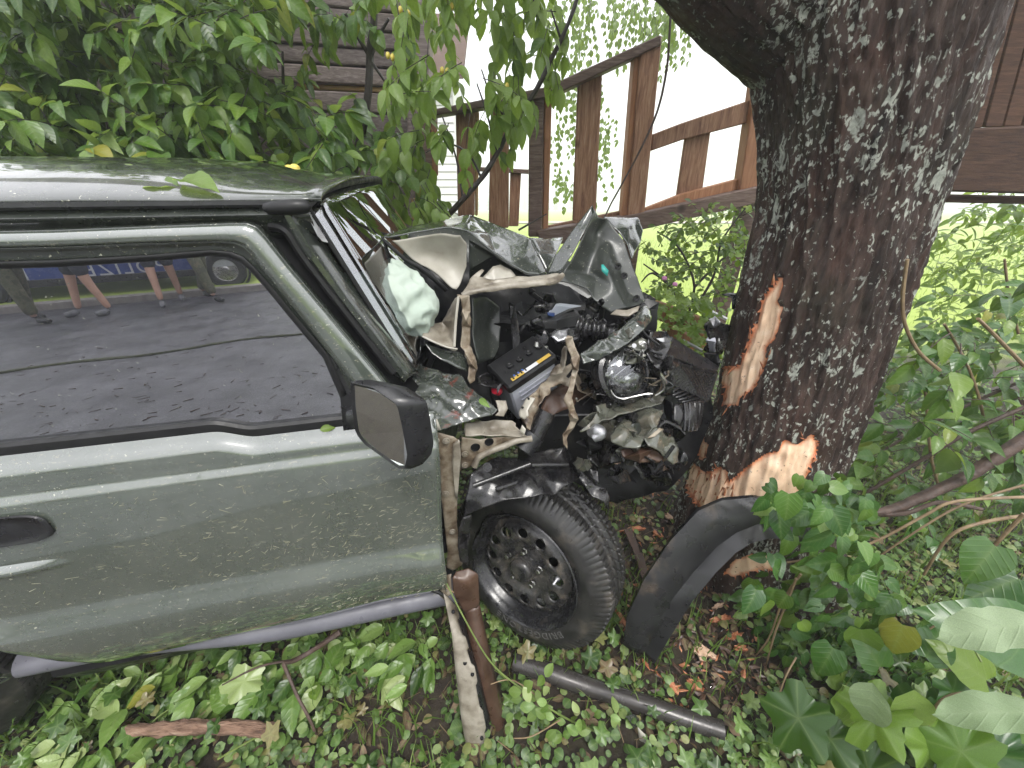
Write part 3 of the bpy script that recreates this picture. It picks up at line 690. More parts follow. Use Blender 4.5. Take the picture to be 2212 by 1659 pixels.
    if bent:
        m2 = mw @ Matrix.Translation(Vector((.135, .02, -.045))); V, F = lathe([(0, .012), (.02, .012), (.022, .006), (.05, .005), (.05, .001)], 12, m2); mesh_obj('valve_sensor', V, F, M['aluminium'], ty, True)
    return ty
M['tyre_letter'] = pm('tyre_lettering', [(0.3, (0.05, 0.049, 0.048)), (0.7, (0.085, 0.082, 0.078))], 30, 0.4)
AZ, EL = R(-33.0), R(11.0)
WAX = Vector((math.sin(AZ) * math.cos(EL), -math.cos(AZ) * math.cos(EL), math.sin(EL)))
fw = make_wheel(Vector((0.034, 0.950, 0.392)), WAX, True); tag(fw, 'black steel wheel with bent rim, twisted outward')
rw = make_wheel(car(-1.70, 0.10, 0.345), -CN, False)

# ---------------------------------------------------------------- crushed front end
T = lambda p: p
def k5(cx, cy_, Y): return (768 + cx / 3, 439 + cy_ / 3, Y)          # detail crop -> photo coordinates
def kz(cx, cy_, Y): return (877.8 + .17361 * cx, 658.3 + .17361 * cy_, Y)
def kr(cx, cy_, Y): return (1207 + .17361 * cx, 658.3 + .17361 * cy_, Y)
def kw(cx, cy_, Y): return (932.6 + .248 * cx, 877.8 + .248 * cy_, Y)
# bonnet: left half folded up in a tent, beige inside
bon = fold('bonnet', [k5(165, 210, 1.22), k5(330, 160, 1.30), k5(560, 110, 1.40), k5(740, 72, 1.50), k5(900, 130, 1.48), k5(1125, 222, 1.42), k5(1180, 330, 1.38), k5(1240, 462, 1.34), k5(1190, 470, 1.30), k5(1110, 462, 1.28), k5(1000, 400, 1.27), k5(900, 330, 1.25), k5(800, 250, 1.23), k5(735, 190, 1.22), k5(690, 175, 1.21), k5(600, 158, 1.21), k5(400, 190, 1.20), k5(200, 226, 1.19)],
           M['paint_wet'], carT, inner=[k5(860, 200, 1.37), k5(1000, 280, 1.36), k5(1100, 340, 1.34), k5(720, 120, 1.34)], cuts=6, amp=0.0025, ns=7, thick=0.003, back=M['primer'], smooth=1, sharp=32, seed=1)
tag(bon, 'crumpled dark green bonnet folded upward like a tent')
fold('bonnet_lining', [k5(185, 228, 1.195), k5(400, 193, 1.205), k5(600, 162, 1.215), k5(690, 180, 1.215), k5(738, 235, 1.23), k5(735, 420, 1.25), k5(700, 520, 1.24), k5(655, 566, 1.23), k5(600, 560, 1.22), k5(500, 460, 1.22), k5(420, 410, 1.21), k5(330, 365, 1.20)],
     M['primer_pale'], bon, inner=[k5(480, 330, 1.26), k5(620, 380, 1.28)], cuts=4, amp=0.003, ns=6, smooth=5, thick=0.003, seed=2)
fold('bonnet_edge', [k5(165, 210, 1.185), k5(185, 228, 1.19), k5(330, 362, 1.195), k5(420, 405, 1.205), k5(500, 458, 1.215), k5(600, 562, 1.215), k5(580, 575, 1.215), k5(480, 485, 1.215), k5(400, 425, 1.205), k5(310, 372, 1.195), k5(170, 235, 1.185)], M['rubber'], bon, cuts=1, amp=0.002, thick=0.006)
# dark cavity sheet behind (underside of right part of the tent)
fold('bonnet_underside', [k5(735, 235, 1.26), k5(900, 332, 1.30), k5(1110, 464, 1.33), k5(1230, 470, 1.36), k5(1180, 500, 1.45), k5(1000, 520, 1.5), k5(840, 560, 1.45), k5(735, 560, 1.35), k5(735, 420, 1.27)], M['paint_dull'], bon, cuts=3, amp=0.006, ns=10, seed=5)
fold('bonnet_brace', [k5(850, 455, 1.26), k5(890, 410, 1.27), k5(940, 395, 1.28), k5(1000, 430, 1.29), k5(1040, 470, 1.29), k5(1030, 500, 1.26), k5(900, 520, 1.24), k5(830, 530, 1.23), k5(800, 500, 1.24)], M['primer_pale'], bon, cuts=3, amp=0.004, ns=20)
# right half: second tent with sharp peak, its underside turned to the camera
pk = fold('bonnet_peak', [k5(1240, 462, 1.34), k5(1290, 350, 1.36), k5(1390, 200, 1.40), k5(1535, 14, 1.44), k5(1545, 60, 1.43), k5(1480, 190, 1.38), k5(1400, 340, 1.345), k5(1330, 440, 1.325), k5(1290, 455, 1.325)],
          M['paint_wet'], bon, inner=[k5(1360, 310, 1.36), k5(1440, 190, 1.39)], cuts=5, amp=0.003, ns=12, thick=0.003, seed=3, sharp=35)
fold('bonnet_underface', [k5(1535, 14, 1.445), k5(1570, 80, 1.46), k5(1640, 95, 1.50), k5(1690, 170, 1.48), k5(1750, 250, 1.46), k5(1790, 370, 1.43), k5(1840, 500, 1.40), k5(1890, 640, 1.37), k5(1840, 668, 1.34), k5(1760, 690, 1.31), k5(1650, 722, 1.29), k5(1590, 680, 1.29), k5(1540, 640, 1.30), k5(1500, 560, 1.31), k5(1400, 520, 1.31), k5(1300, 510, 1.30), k5(1340, 440, 1.33), k5(1400, 340, 1.35), k5(1480, 190, 1.385), k5(1545, 60, 1.43)],
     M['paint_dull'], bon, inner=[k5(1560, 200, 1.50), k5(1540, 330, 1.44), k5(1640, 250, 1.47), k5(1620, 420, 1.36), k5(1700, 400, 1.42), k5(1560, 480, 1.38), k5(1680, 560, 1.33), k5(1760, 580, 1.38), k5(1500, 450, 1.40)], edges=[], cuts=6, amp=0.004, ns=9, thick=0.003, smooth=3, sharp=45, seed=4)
fold('bonnet_corner', [k5(1600, 88, 1.50), k5(1700, 92, 1.56), k5(1830, 95, 1.60), k5(1862, 180, 1.57), k5(1845, 260, 1.54), k5(1790, 372, 1.435), k5(1750, 255, 1.465), k5(1690, 175, 1.485)], M['paint_wet'], bon, inner=[k5(1760, 165, 1.50), k5(1810, 150, 1.56)], cuts=6, amp=0.004, ns=10, thick=0.003, smooth=1, sharp=40, seed=6)
fold('bonnet_saddle', [k5(1125, 225, 1.44), k5(1260, 228, 1.62), k5(1345, 225, 1.60), k5(1300, 330, 1.45), k5(1242, 445, 1.36), k5(1180, 330, 1.40)], M['paint_wet'], bon, cuts=4, amp=0.003, ns=8, thick=0.003, seed=7)
fold('sticker', [k5(1592, 398, 1.362), k5(1606, 396, 1.362), k5(1640, 436, 1.352), k5(1632, 474, 1.345), k5(1596, 440, 1.352)], M['teal_label'], bon, cuts=0, amp=0, thick=0.001, conv=lambda p: at(p[0], p[1], p[2] - .018))
for c in ((1740, 470), (1700, 410), (1820, 615)):
    p = at(*k5(c[0], c[1], 1.345)); V, F = lathe([(0, .012), (.004, .012), (.004, .006), (-.002, .001)], 16, axis_matrix(p, Vector((.2, -1, .1)))); mesh_obj('rubber_plug', V, F, M['rubber'], bon, True, 30)
# beige front lip of the bonnet
tube('bonnet_lip', [at(*k5(690, 596, 1.16)), at(*k5(760, 570, 1.17)), at(*k5(900, 548, 1.19)), at(*k5(1060, 528, 1.22)), at(*k5(1200, 515, 1.24)), at(*k5(1290, 500, 1.26)), at(*k5(1345, 462, 1.29))], [.008, .010, .011, .012, .013, .014, .008], M['primer'], bon, 12, 6, flat=.7, wob=.25)
fold('bonnet_flange', [k5(690, 590, 1.165), k5(760, 470, 1.22), k5(820, 425, 1.24), k5(835, 435, 1.24), k5(800, 480, 1.22), k5(900, 500, 1.22), k5(1040, 480, 1.26), k5(1240, 470, 1.30), k5(1320, 462, 1.30), k5(1290, 495, 1.26), k5(1060, 522, 1.22), k5(760, 562, 1.17)], M['primer'], bon, cuts=4, amp=0.006, ns=24, thick=0.003, sharp=22)
# scuttle corner: beige box and bent strips
fl = fold('bent_flange', [k5(660, 590, 1.10), k5(735, 600, 1.13), k5(745, 700, 1.12), k5(742, 800, 1.11), k5(740, 920, 1.10), k5(775, 1000, 1.08), k5(788, 1080, 1.06), k5(770, 1150, 1.04), k5(740, 1172, 1.03), k5(725, 1130, 1.03), k5(735, 1050, 1.05), k5(705, 960, 1.07), k5(680, 930, 1.08), k5(690, 800, 1.10), k5(690, 690, 1.11), k5(680, 620, 1.10)],
          M['primer_dirty'], carT, inner=[k5(715, 760, 1.085), k5(750, 1040, 1.035)], cuts=5, amp=0.005, ns=34, thick=0.003, sharp=22)
tag(fl, 'bent beige metal strip below the bonnet')
fold('scuttle_corner', [k5(430, 860, 1.06), k5(445, 800, 1.10), k5(470, 782, 1.12), k5(560, 770, 1.16), k5(600, 690, 1.18), k5(650, 610, 1.15), k5(672, 600, 1.12), k5(650, 760, 1.09), k5(632, 930, 1.06), k5(665, 945, 1.05), k5(640, 962, 1.05), k5(560, 920, 1.055), k5(480, 890, 1.05)],
     M['primer'], carT, inner=[k5(560, 840, 1.13), k5(600, 800, 1.15)], cuts=4, amp=0.004, ns=20, thick=0.003, smooth=1)
tube('scuttle_rim', [at(*k5(432, 862, 1.052)), at(*k5(520, 905, 1.05)), at(*k5(600, 935, 1.05)), at(*k5(660, 945, 1.045))], [.003], M['primer_pale'], carT, 6, 4)
tube('scuttle_rim', [at(*k5(640, 930, 1.05)), at(*k5(650, 760, 1.08)), at(*k5(668, 600, 1.105))], [.004], M['primer_pale'], carT, 6, 4)
fold('scuttle_panel', [k5(440, 905, 1.05), k5(560, 950, 1.08), k5(680, 965, 1.09), k5(720, 1000, 1.08), k5(730, 1100, 1.05), k5(650, 1070, 1.03), k5(560, 1020, 1.02), k5(490, 975, 1.03)], M['paint_wet'], carT, cuts=4, amp=0.004, ns=12, thick=0.003, smooth=1)
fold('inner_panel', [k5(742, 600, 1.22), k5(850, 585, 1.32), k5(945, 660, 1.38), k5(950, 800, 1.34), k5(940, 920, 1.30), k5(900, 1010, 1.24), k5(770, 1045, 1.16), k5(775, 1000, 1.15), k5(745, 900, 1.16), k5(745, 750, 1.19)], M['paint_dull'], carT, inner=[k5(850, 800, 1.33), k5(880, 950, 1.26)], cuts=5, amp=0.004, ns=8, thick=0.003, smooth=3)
# wing top, crumpled, with red scuffs
wg = fold('wing_panel', [k5(235, 1110, .93), k5(300, 1050, .99), k5(345, 1020, 1.03), k5(500, 1078, 1.05), k5(600, 1100, 1.05), k5(690, 1122, 1.05), k5(725, 1175, 1.02), k5(790, 1235, 1.00), k5(860, 1290, .98), k5(918, 1345, .95), k5(885, 1378, .93), k5(780, 1395, .91), k5(650, 1440, .89), k5(555, 1468, .875), k5(528, 1472, .87), k5(480, 1410, .87), k5(380, 1290, .885), k5(290, 1190, .90)],
          M['paint_scuffed'], carT, inner=[k5(420, 1130, .985), k5(520, 1180, .97), k5(620, 1190, .985), k5(500, 1290, .92), k5(620, 1290, .935), k5(720, 1290, .945), k5(780, 1330, .93), k5(560, 1390, .885), k5(680, 1370, .915), k5(400, 1220, .925)], cuts=7, amp=0.007, ns=17, thick=0.003, sharp=30, seed=8)
tag(wg, 'wrinkled green wing top with red scuffs')
fold('wing_edge', [k5(500, 1405, .866), k5(530, 1474, .862), k5(556, 1470, .866), k5(530, 1400, .872)], M['primer_pale'], wg, cuts=1, amp=.001)
# hinge post and inner wing apron (beige, holes)
def wplane(w): return lambda p: side(p[0], p[1], w)
post = fold('hinge_post', [kw(-10, 200, 0), kw(90, 230, 0), kw(200, 260, 0), kw(260, 300, 0), kw(240, 560, 0), kw(230, 800, 0), kw(225, 1000, 0), kw(240, 1150, 0), kw(280, 1370, 0), kw(180, 1430, 0), kw(120, 1400, 0), kw(130, 1250, 0), kw(90, 900, 0), kw(60, 700, 0), kw(20, 400, 0)], M['primer_dirty'], carT, cuts=4, amp=0.006, ns=9, thick=0.003, smooth=1, conv=wplane(0.075))
fold('hinge_post_flange', [kw(185, 330, 0), kw(240, 290, 0), kw(255, 420, 0), kw(225, 800, 0), kw(205, 800, 0), kw(180, 500, 0)], M['primer'], post, cuts=3, amp=0.002, thick=0.004, conv=wplane(0.058))
for c in ((35, 300), (125, 300), (45, 480), (120, 760), (180, 1090)):
    p = side(*kw(c[0], c[1], 0)[:2], 0.066); V, F = lathe([(0, .011), (.003, .010), (.003, .006), (.008, .005), (.008, .0005)], 12, axis_matrix(p, -CN)); mesh_obj('bolt', V, F, M['primer'], post, True, 30)
apr = fold('inner_wing', [kw(262, 265, 0), kw(420, 285, 0), kw(600, 262, 0), kw(760, 258, 0), kw(880, 258, 0), kw(870, 285, 0), kw(740, 300, 0), kw(640, 345, 0), kw(540, 380, 0), kw(450, 420, 0), kw(400, 455, 0), kw(375, 520, 0), kw(250, 548, 0), kw(250, 400, 0)], M['primer_dirty'], carT, inner=[kw(350, 330, 0), kw(500, 330, 0)], cuts=4, amp=0.004, ns=14, thick=0.003, conv=lambda p: side(p[0], p[1], 0.10 + .03 * noise.noise(Vector((p[0] * .02, p[1] * .02, 0)))))
tube('apron_edge', [side(*kw(c[0], c[1], 0)[:2], .09) for c in ((372, 522), (398, 455), (450, 418), (540, 378), (640, 342), (740, 300), (870, 282))], [.010], M['primer'], apr, 10, 5)
for c, r_ in (((380, 357), .0115), ((500, 310), .011)):
    p = side(*kw(c[0], c[1], 0)[:2], 0.086); V, F = lathe([(.0, r_ * 1.25), (.003, r_ * 1.1), (.002, r_), (-.004, r_ * .98), (-.004, .0003)], 20, axis_matrix(p, -CN)); mesh_obj('drain_hole', V, F, M['interior'], apr, True, 30)
for c in ((290, 415), (290, 510)):
    p = side(*kw(c[0], c[1], 0)[:2], 0.086); V, F = lathe([(0, .011), (.003, .010), (.003, .006), (.007, .005), (.007, .0005)], 12, axis_matrix(p, -CN)); mesh_obj('bolt', V, F, M['primer'], apr, True, 30)
fold('wing_rail', [kw(275, 150, .95), kw(420, 130, .98), kw(560, 112, 1.0), kw(700, 120, 1.0), kw(735, 150, .99), kw(730, 170, .98), kw(800, 230, .97), kw(830, 268, .95), kw(600, 262, .93), kw(420, 262, .92), kw(285, 268, .91)], M['primer'], carT, inner=[kw(500, 190, .985), kw(640, 200, .985)], cuts=5, amp=0.006, ns=16, thick=0.003, smooth=1)
fold('torn_tab', [kw(768, 215, .945), kw(790, 160, .95), kw(820, 200, .94), kw(805, 250, .935)], M['primer_pale'], carT, cuts=2, amp=.003)
# wheel-arch liner, black and buckled
ln = fold('arch_liner', [kw(330, 590, .90), kw(430, 510, .94), kw(560, 438, .99), kw(700, 450, 1.0), kw(820, 470, 1.0), kw(870, 402, 1.03), kw(1000, 372, 1.05), kw(1160, 350, 1.06), kw(1215, 400, 1.06), kw(1245, 450, 1.05), kw(1200, 490, 1.03), kw(1240, 560, 1.0), kw(1290, 625, .98), kw(1180, 690, .93), kw(1080, 772, .90), kw(945, 772, .87), kw(850, 800, .86), kw(640, 820, .85), kw(450, 890, .845), kw(275, 972, .84), kw(285, 800, .86)],
          M['wet_plastic'], carT, inner=[kw(520, 640, .905), kw(700, 560, .96), kw(840, 500, .985), kw(600, 700, .885), kw(860, 600, .935), kw(860, 620, .915), kw(1050, 500, 1.0), kw(1180, 500, 1.02), kw(1040, 600, .95), kw(900, 640, .92), kw(930, 720, .885), kw(480, 760, .87), kw(700, 740, .88)], cuts=6, amp=0.007, ns=13, thick=0.004, smooth=1, sharp=35, seed=9)
tag(ln, 'buckled black plastic wheel arch liner')
for a_, b_ in (((360, 690), (860, 500)), ((560, 720), (870, 620)), ((870, 510), (1190, 505))):
    P = []
    for i in range(7):
        t = i / 6; cx, cy_ = lerp(a_[0], b_[0], t), lerp(a_[1], b_[1], t); P.append(at(*kw(cx, cy_, 0.838 + .0)[:2], lerp(.868, .935, t) if b_[0] < 1000 else lerp(.955, .985, t)))
    tube('liner_rib', P, [.007], M['wet_plastic'], ln, 8, 2, flat=.5)
p = at(*kw(485, 530, .905)); V, F = lathe([(0, .014), (.003, .014), (.003, .010), (-.001, .009), (-.001, .0005)], 20, axis_matrix(p, Vector((-.1, -.8, .6)))); mesh_obj('liner_boss', V, F, M['wet_plastic'], ln, True, 30)
fold('liner_flap', [kw(275, 965, .835), kw(345, 940, .85), kw(335, 1100, .84), kw(310, 1250, .83), kw(330, 1395, .82), kw(245, 1340, .82), kw(225, 1220, .82), kw(235, 1080, .825)], M['wet_plastic'], ln, inner=[kw(290, 1150, .86)], cuts=4, amp=.006, ns=14, thick=.004, seed=10)
fold('liner_flap', [kw(1300, 555, .99), kw(1340, 590, .98), kw(1440, 690, .96), kw(1525, 715, .96), kw(1545, 800, .94), kw(1530, 905, .92), kw(1495, 830, .92), kw(1400, 790, .93), kw(1330, 690, .95), kw(1280, 620, .97)], M['wet_plastic'], ln, inner=[kw(1420, 730, .95)], cuts=4, amp=.006, ns=18, thick=.004, seed=11)
fold('liner_flap', [kw(1370, 345, 1.05), kw(1420, 450, 1.03), kw(1450, 560, 1.0), kw(1460, 680, .97), kw(1400, 640, .98), kw(1370, 540, 1.0), kw(1350, 430, 1.04)], M['wet_plastic'], ln, cuts=4, amp=.005, ns=18, thick=.004, seed=12)
# pale bent frame member hanging in front of the engine
rail = fold('bent_member', [k5(1357, 880, 1.10), k5(1372, 862, 1.11), k5(1405, 868, 1.11), k5(1420, 920, 1.10), k5(1448, 985, 1.09), k5(1440, 1080, 1.08), k5(1415, 1200, 1.06), k5(1400, 1262, 1.05), k5(1420, 1330, 1.04), k5(1440, 1400, 1.03), k5(1400, 1470, 1.02), k5(1372, 1520, 1.01), k5(1368, 1590, 1.0), k5(1345, 1560, 1.0), k5(1345, 1500, 1.01), k5(1390, 1420, 1.02), k5(1385, 1350, 1.03), k5(1345, 1270, 1.05), k5(1380, 1200, 1.06), k5(1405, 1080, 1.08), k5(1400, 1000, 1.09), k5(1370, 930, 1.10)],
             M['primer_dirty'], carT, inner=[k5(1420, 1060, 1.06), k5(1412, 1390, 1.01)], cuts=5, amp=.006, ns=32, thick=.004, sharp=22)
fold('bent_member', [k5(1258, 1115, 1.10), k5(1290, 1060, 1.13), k5(1330, 1040, 1.14), k5(1335, 960, 1.14), k5(1352, 925, 1.13), k5(1372, 935, 1.12), k5(1365, 1010, 1.11), k5(1345, 1100, 1.10), k5(1300, 1112, 1.09)], M['primer'], carT, inner=[k5(1320, 1080, 1.10)], cuts=4, amp=.004, ns=24, thick=.004)
inn = [k5(1190, 1260, 1.10), k5(1250, 1215, 1.09), k5(1210, 1300, 1.06)]
fold('torn_apron', [k5(1060, 1380, 1.02), k5(1090, 1300, 1.05), k5(1120, 1255, 1.07), k5(1190, 1190, 1.11), k5(1280, 1110, 1.15), k5(1400, 1040, 1.17), k5(1400, 1200, 1.12), k5(1330, 1170, 1.12), k5(1260, 1200, 1.10), k5(1240, 1250, 1.08), k5(1180, 1340, 1.05), k5(1155, 1400, 1.03), k5(1160, 1490, 1.0), k5(1150, 1510, 1.0), k5(1100, 1440, 1.01)],
     M['primer_dirty'], carT, inner=inn, cuts=5, amp=.010, ns=22, thick=.003, seed=13)
fold('apron_tab', [kz(1400, 1330, 1.01), kz(1500, 1160, 1.04), kz(1570, 1150, 1.04), kz(1600, 1165, 1.03), kz(1510, 1320, 1.0), kz(1520, 1380, .99), kz(1470, 1430, .99), kz(1410, 1390, 1.0)], M['primer_pale'], carT, cuts=3, amp=.003, ns=30, thick=.005)
for c in ((1520, 1170), (1445, 1280)):
    p = at(*kz(c[0], c[1], 1.005)); V, F = lathe([(0, .004), (-.003, .0038), (-.003, .0003)], 10, axis_matrix(p, Vector((-.2, -1, .5)))); mesh_obj('bolt_hole', V, F, M['interior'], carT, True)
fold('arch_shell', [k5(1160, 1400, 1.08), k5(1240, 1240, 1.16), k5(1330, 1180, 1.20), k5(1450, 1110, 1.26), k5(1560, 1250, 1.24), k5(1480, 1310, 1.18), k5(1380, 1330, 1.14), k5(1260, 1400, 1.10)], M['rust'], carT, cuts=4, amp=.01, ns=14, thick=.003)
fold('arch_shell', [k5(1420, 1090, 1.22), k5(1480, 1150, 1.22), k5(1560, 1240, 1.20), k5(1560, 1275, 1.18), k5(1440, 1210, 1.17), k5(1415, 1160, 1.18)], M['primer_dirty'], carT, cuts=4, amp=.006, ns=18, thick=.003)
# shock absorber
tube('shock_absorber', [at(*k5(1240, 1350, 1.04)), at(*k5(1130, 1575, .99))], [.030, .030], M['wet_plastic'], carT, 20)
tube('shock_absorber', [at(*k5(1150, 1500, 1.0)), at(*k5(1080, 1600, .97))], [.036, .036], M['dark_plastic'], carT, 20)
# slam panel, painted, curling up to the bonnet corner
sp_ = fold('slam_panel', [k5(1450, 975, 1.10), k5(1530, 925, 1.13), k5(1620, 870, 1.17), k5(1720, 810, 1.21), k5(1800, 740, 1.25), k5(1870, 662, 1.29), k5(1905, 690, 1.28), k5(1915, 760, 1.24), k5(1870, 820, 1.20), k5(1780, 900, 1.16), k5(1680, 960, 1.12), k5(1560, 1020, 1.09), k5(1472, 1048, 1.07)],
           M['paint_scuffed'], carT, inner=[k5(1560, 960, 1.09), k5(1700, 880, 1.14), k5(1820, 780, 1.21), k5(1860, 740, 1.20)], cuts=6, amp=.006, ns=20, thick=.004, smooth=1, sharp=35, seed=14)
fold('slam_tip', [k5(1650, 722, 1.28), k5(1690, 690, 1.28), k5(1760, 690, 1.27), k5(1840, 668, 1.28), k5(1830, 700, 1.26), k5(1770, 735, 1.25), k5(1700, 728, 1.26)], M['primer'], carT, cuts=3, amp=.004, thick=.003)
br = fold('latch_bracket', [kr(845, 510, 1.15), kr(960, 450, 1.18), kr(1030, 410, 1.19), kr(1090, 440, 1.18), kr(1085, 550, 1.16), kr(1020, 580, 1.14), kr(960, 560, 1.14)], M['dirty_metal'], carT, cuts=2, amp=.002, thick=.004)
p = at(*kr(935, 510, 1.14)); V, F = lathe([(0, .0075), (.003, .0075), (.004, .006), (.004, .0003)], 16, axis_matrix(p, Vector((0, -1, .3)))); mesh_obj('white_clip', V, F, M['white_label'], br, True, 30)
tube('latch_loop', [at(*kr(c[0], c[1], 1.14)) for c in ((1010, 500), (1060, 470), (1085, 500), (1075, 560), (1020, 590), (1010, 640))], [.0035], M['steel'], br, 6, 4)
tube('latch_loop', [at(*kr(c[0], c[1], 1.135)) for c in ((1030, 560), (1050, 600), (1040, 640), (1085, 625))], [.0035], M['steel'], br, 6, 4)
# battery
bt = [kz(1270, 1010, 1.045), kz(1840, 625, 1.13)]
B0, B1 = at(*bt[0]), at(*bt[1])
ex = (B1 - B0); ex.normalize(); upb = Vector((-.18, -.42, .89)); upb = (upb - ex * upb.dot(ex)).normalized(); ey = upb.cross(ex)
if ey.y < 0: ey = -ey
LB, WB, HB = (B1 - B0).length, 0.115, 0.17
def bx_(o, a, b, c, name, mat, par, bev=.003): return prism(name, [o, o + a, o + a + b, o + b], c, mat, par, bev)
bat = bx_(B0 - upb * .035, ex * LB, ey * WB, -upb * HB, 'battery', M['battery_grey'], carT, .006); tag(bat, 'grey car battery with black lid and yellow warning label')
lid = bx_(B0 - ex * .006 - ey * .006, ex * (LB + .012), ey * (WB + .012), -upb * .038, 'battery_lid', M['engine'], bat, .006)
bx_(B0 + upb * .0015 + ex * .02 + ey * .004, ex * (LB * .26), ey * .013, upb * .0008, 'warning_label', M['yellow_label'], bat, 0)
bx_(B0 + upb * .0015 + ex * (.02 + LB * .26) + ey * .004, ex * (LB * .30), ey * .013, upb * .0008, 'warning_label', M['white_label'], bat, 0)
bx_(B0 + upb * .0015 + ex * (.02 + LB * .56) + ey * .004, ex * (LB * .28), ey * .013, upb * .0008, 'warning_label', M['yellow_label'], bat, 0)
for i in range(7): bx_(B0 + upb * .0026 + ex * (.026 + i * .008) + ey * (.008 + .006 * (i % 2)), ex * .005, ey * .009, upb * .0005, 'label_print', M['blue_plastic' if i % 2 else 'engine'], bat, 0)
for i in range(4):
    V, F = lathe([(-.002, .012), (.008, .011), (.009, .006), (.006, .0005)], 14, axis_matrix(B0 + ex * (.05 + i * LB * .21) + ey * .062, upb)); mesh_obj('cell_cap', V, F, M['engine'], lid, True, 30)
for i in range(3): bx_(B0 - ey * .0012 + ex * (.03 + .0 * i) - upb * (.06 + i * .022), ex * (LB * .75), -upb * .006, -ey * .0015, 'case_rib', M['battery_grey'], bat, 0)
V, F = lathe([(0, .016), (.02, .016), (.024, .010), (.024, .001)], 14, axis_matrix(B0 + ex * (-.02) + ey * .05 - upb * .06, Vector((-.3, -.6, .6)))); mesh_obj('terminal_cover', V, F, M['red_plastic'], bat, True, 35)
for c in ((1620, 480), (1740, 540)):
    tube('terminal_stud', [at(*kz(c[0], c[1] + 30, 1.17)), at(*kz(c[0], c[1] - 20, 1.17))], [.010, .006], M['steel'], bat, 10)
# black strap bar, hoses, air box, bottle
fold('engine_bracket', [k5(1000, 640, 1.36), k5(1030, 660, 1.36), k5(1065, 870, 1.26), k5(1070, 1080, 1.16), k5(1020, 1085, 1.16), k5(1015, 900, 1.25), k5(1005, 760, 1.32)], M['black_metal'], carT, cuts=4, amp=.003, ns=20, thick=.012)
tube('hose', [at(*k5(1075, 880, 1.36)), at(*k5(1150, 850, 1.38)), at(*k5(1215, 850, 1.38))], [.022], M['wet_plastic'], carT, 16, 4)
tube('hose_clamp', [at(*k5(1205, 880, 1.33)), at(*k5(1212, 820, 1.40))], [.026], M['steel'], carT, 14)
def bellows(name, P, r, k, mat):
    Q = smooth_path(P, 10); rad = [r * (1 + .16 * math.sin(i / (len(Q) - 1) * k * 2 * math.pi)) for i in range(len(Q))]
    return tube(name, Q, rad, mat, carT, 16, 1, sharp=60)
bellows('air_hose', [at(*k5(1440, 800, 1.36)), at(*k5(1520, 820, 1.34)), at(*k5(1600, 825, 1.33)), at(*k5(1660, 850, 1.33))], .040, 5, M['wet_plastic'])
fold('air_box', [k5(1250, 850, 1.30), k5(1300, 820, 1.34), k5(1380, 800, 1.36), k5(1460, 780, 1.36), k5(1450, 880, 1.30), k5(1370, 900, 1.28), k5(1300, 905, 1.27)], M['black_metal'], carT, cuts=3, amp=.006, ns=20, thick=.01)
fold('air_box_foil', [k5(1270, 860, 1.27), k5(1320, 825, 1.30), k5(1375, 822, 1.30), k5(1370, 880, 1.265), k5(1310, 900, 1.255)], M['aluminium'], carT, cuts=4, amp=.004, ns=45, thick=.002)
bt1, bt2 = at(*k5(1250, 705, 1.52)), at(*k5(1480, 700, 1.52))
res = prism('coolant_bottle', [at(*k5(1240, 680, 1.52)), at(*k5(1300, 655, 1.54)), at(*k5(1470, 672, 1.54)), at(*k5(1485, 690, 1.53)), at(*k5(1480, 735, 1.50)), at(*k5(1330, 742, 1.49)), at(*k5(1245, 730, 1.49))], Vector((.02, .09, -.02)), M['white_plastic'], carT, .010)
prism('bottle_fluid', [at(*k5(1242, 712, 1.493)), at(*k5(1290, 715, 1.493)), at(*k5(1290, 740, 1.483)), at(*k5(1246, 728, 1.483))], Vector((.004, .02, 0)), M['blue_plastic'], res, .002)
V, F = lathe([(0, .022), (.02, .022), (.024, .016), (.024, .001)], 18, axis_matrix(at(*k5(1410, 668, 1.58)), Vector((0, 0, 1)))); mesh_obj('bottle_cap', V, F, M['blue_plastic'], res, True, 30)
prism('fluid_tank', [at(*k5(1020, 660, 1.60)), at(*k5(1060, 650, 1.62)), at(*k5(1080, 690, 1.60)), at(*k5(1075, 750, 1.56)), at(*k5(1035, 755, 1.55))], Vector((.01, .07, 0)), M['white_plastic'], carT, .006)
fold('brake_unit', [k5(1085, 700, 1.62), k5(1140, 680, 1.66), k5(1185, 705, 1.64), k5(1180, 745, 1.60), k5(1090, 740, 1.60)], M['aluminium'], carT, cuts=4, amp=.010, ns=40, thick=.03)
# engine block mass and loose black bits
def lump(name, c, sx_, sy_, sz_, mat, seed, n=3, amp=.25):
    bmv = bmesh.new(); bmesh.ops.create_cube(bmv, size=1.0); bmesh.ops.subdivide_edges(bmv, edges=bmv.edges[:], cuts=n, use_grid_fill=True)
    for v in bmv.verts:
        q = v.co * 5 + Vector((seed, seed * 2, 0)); d = noise.noise(q) * amp
        v.co = Vector((v.co.x * sx_, v.co.y * sy_, v.co.z * sz_)) * (1 + d) + c
    bmesh.ops.bevel(bmv, geom=[e for e in bmv.edges if e.calc_face_angle(0) > .6], offset=.004, segments=1, affect='EDGES')
    return bm_obj(name, bmv, mat, carT, True, 30)
lump('engine_block', at(*k5(1220, 1000, 1.52)), .42, .34, .40, M['engine'], 1, 6)
lump('engine_cover', at(*k5(1320, 760, 1.62)), .36, .22, .10, M['engine'], 2, 4)
lump('gearbox', at(*k5(1350, 1450, 1.25)), .34, .30, .30, M['engine'], 3, 5)
lump('radiator', at(*k5(1720, 1000, 1.42)), .20, .10, .46, M['engine'], 4, 4)
lump('bulkhead', car(0.02, .72, .78), .05, 1.2, .62, M['engine'], 5, 3, .08).matrix_basis
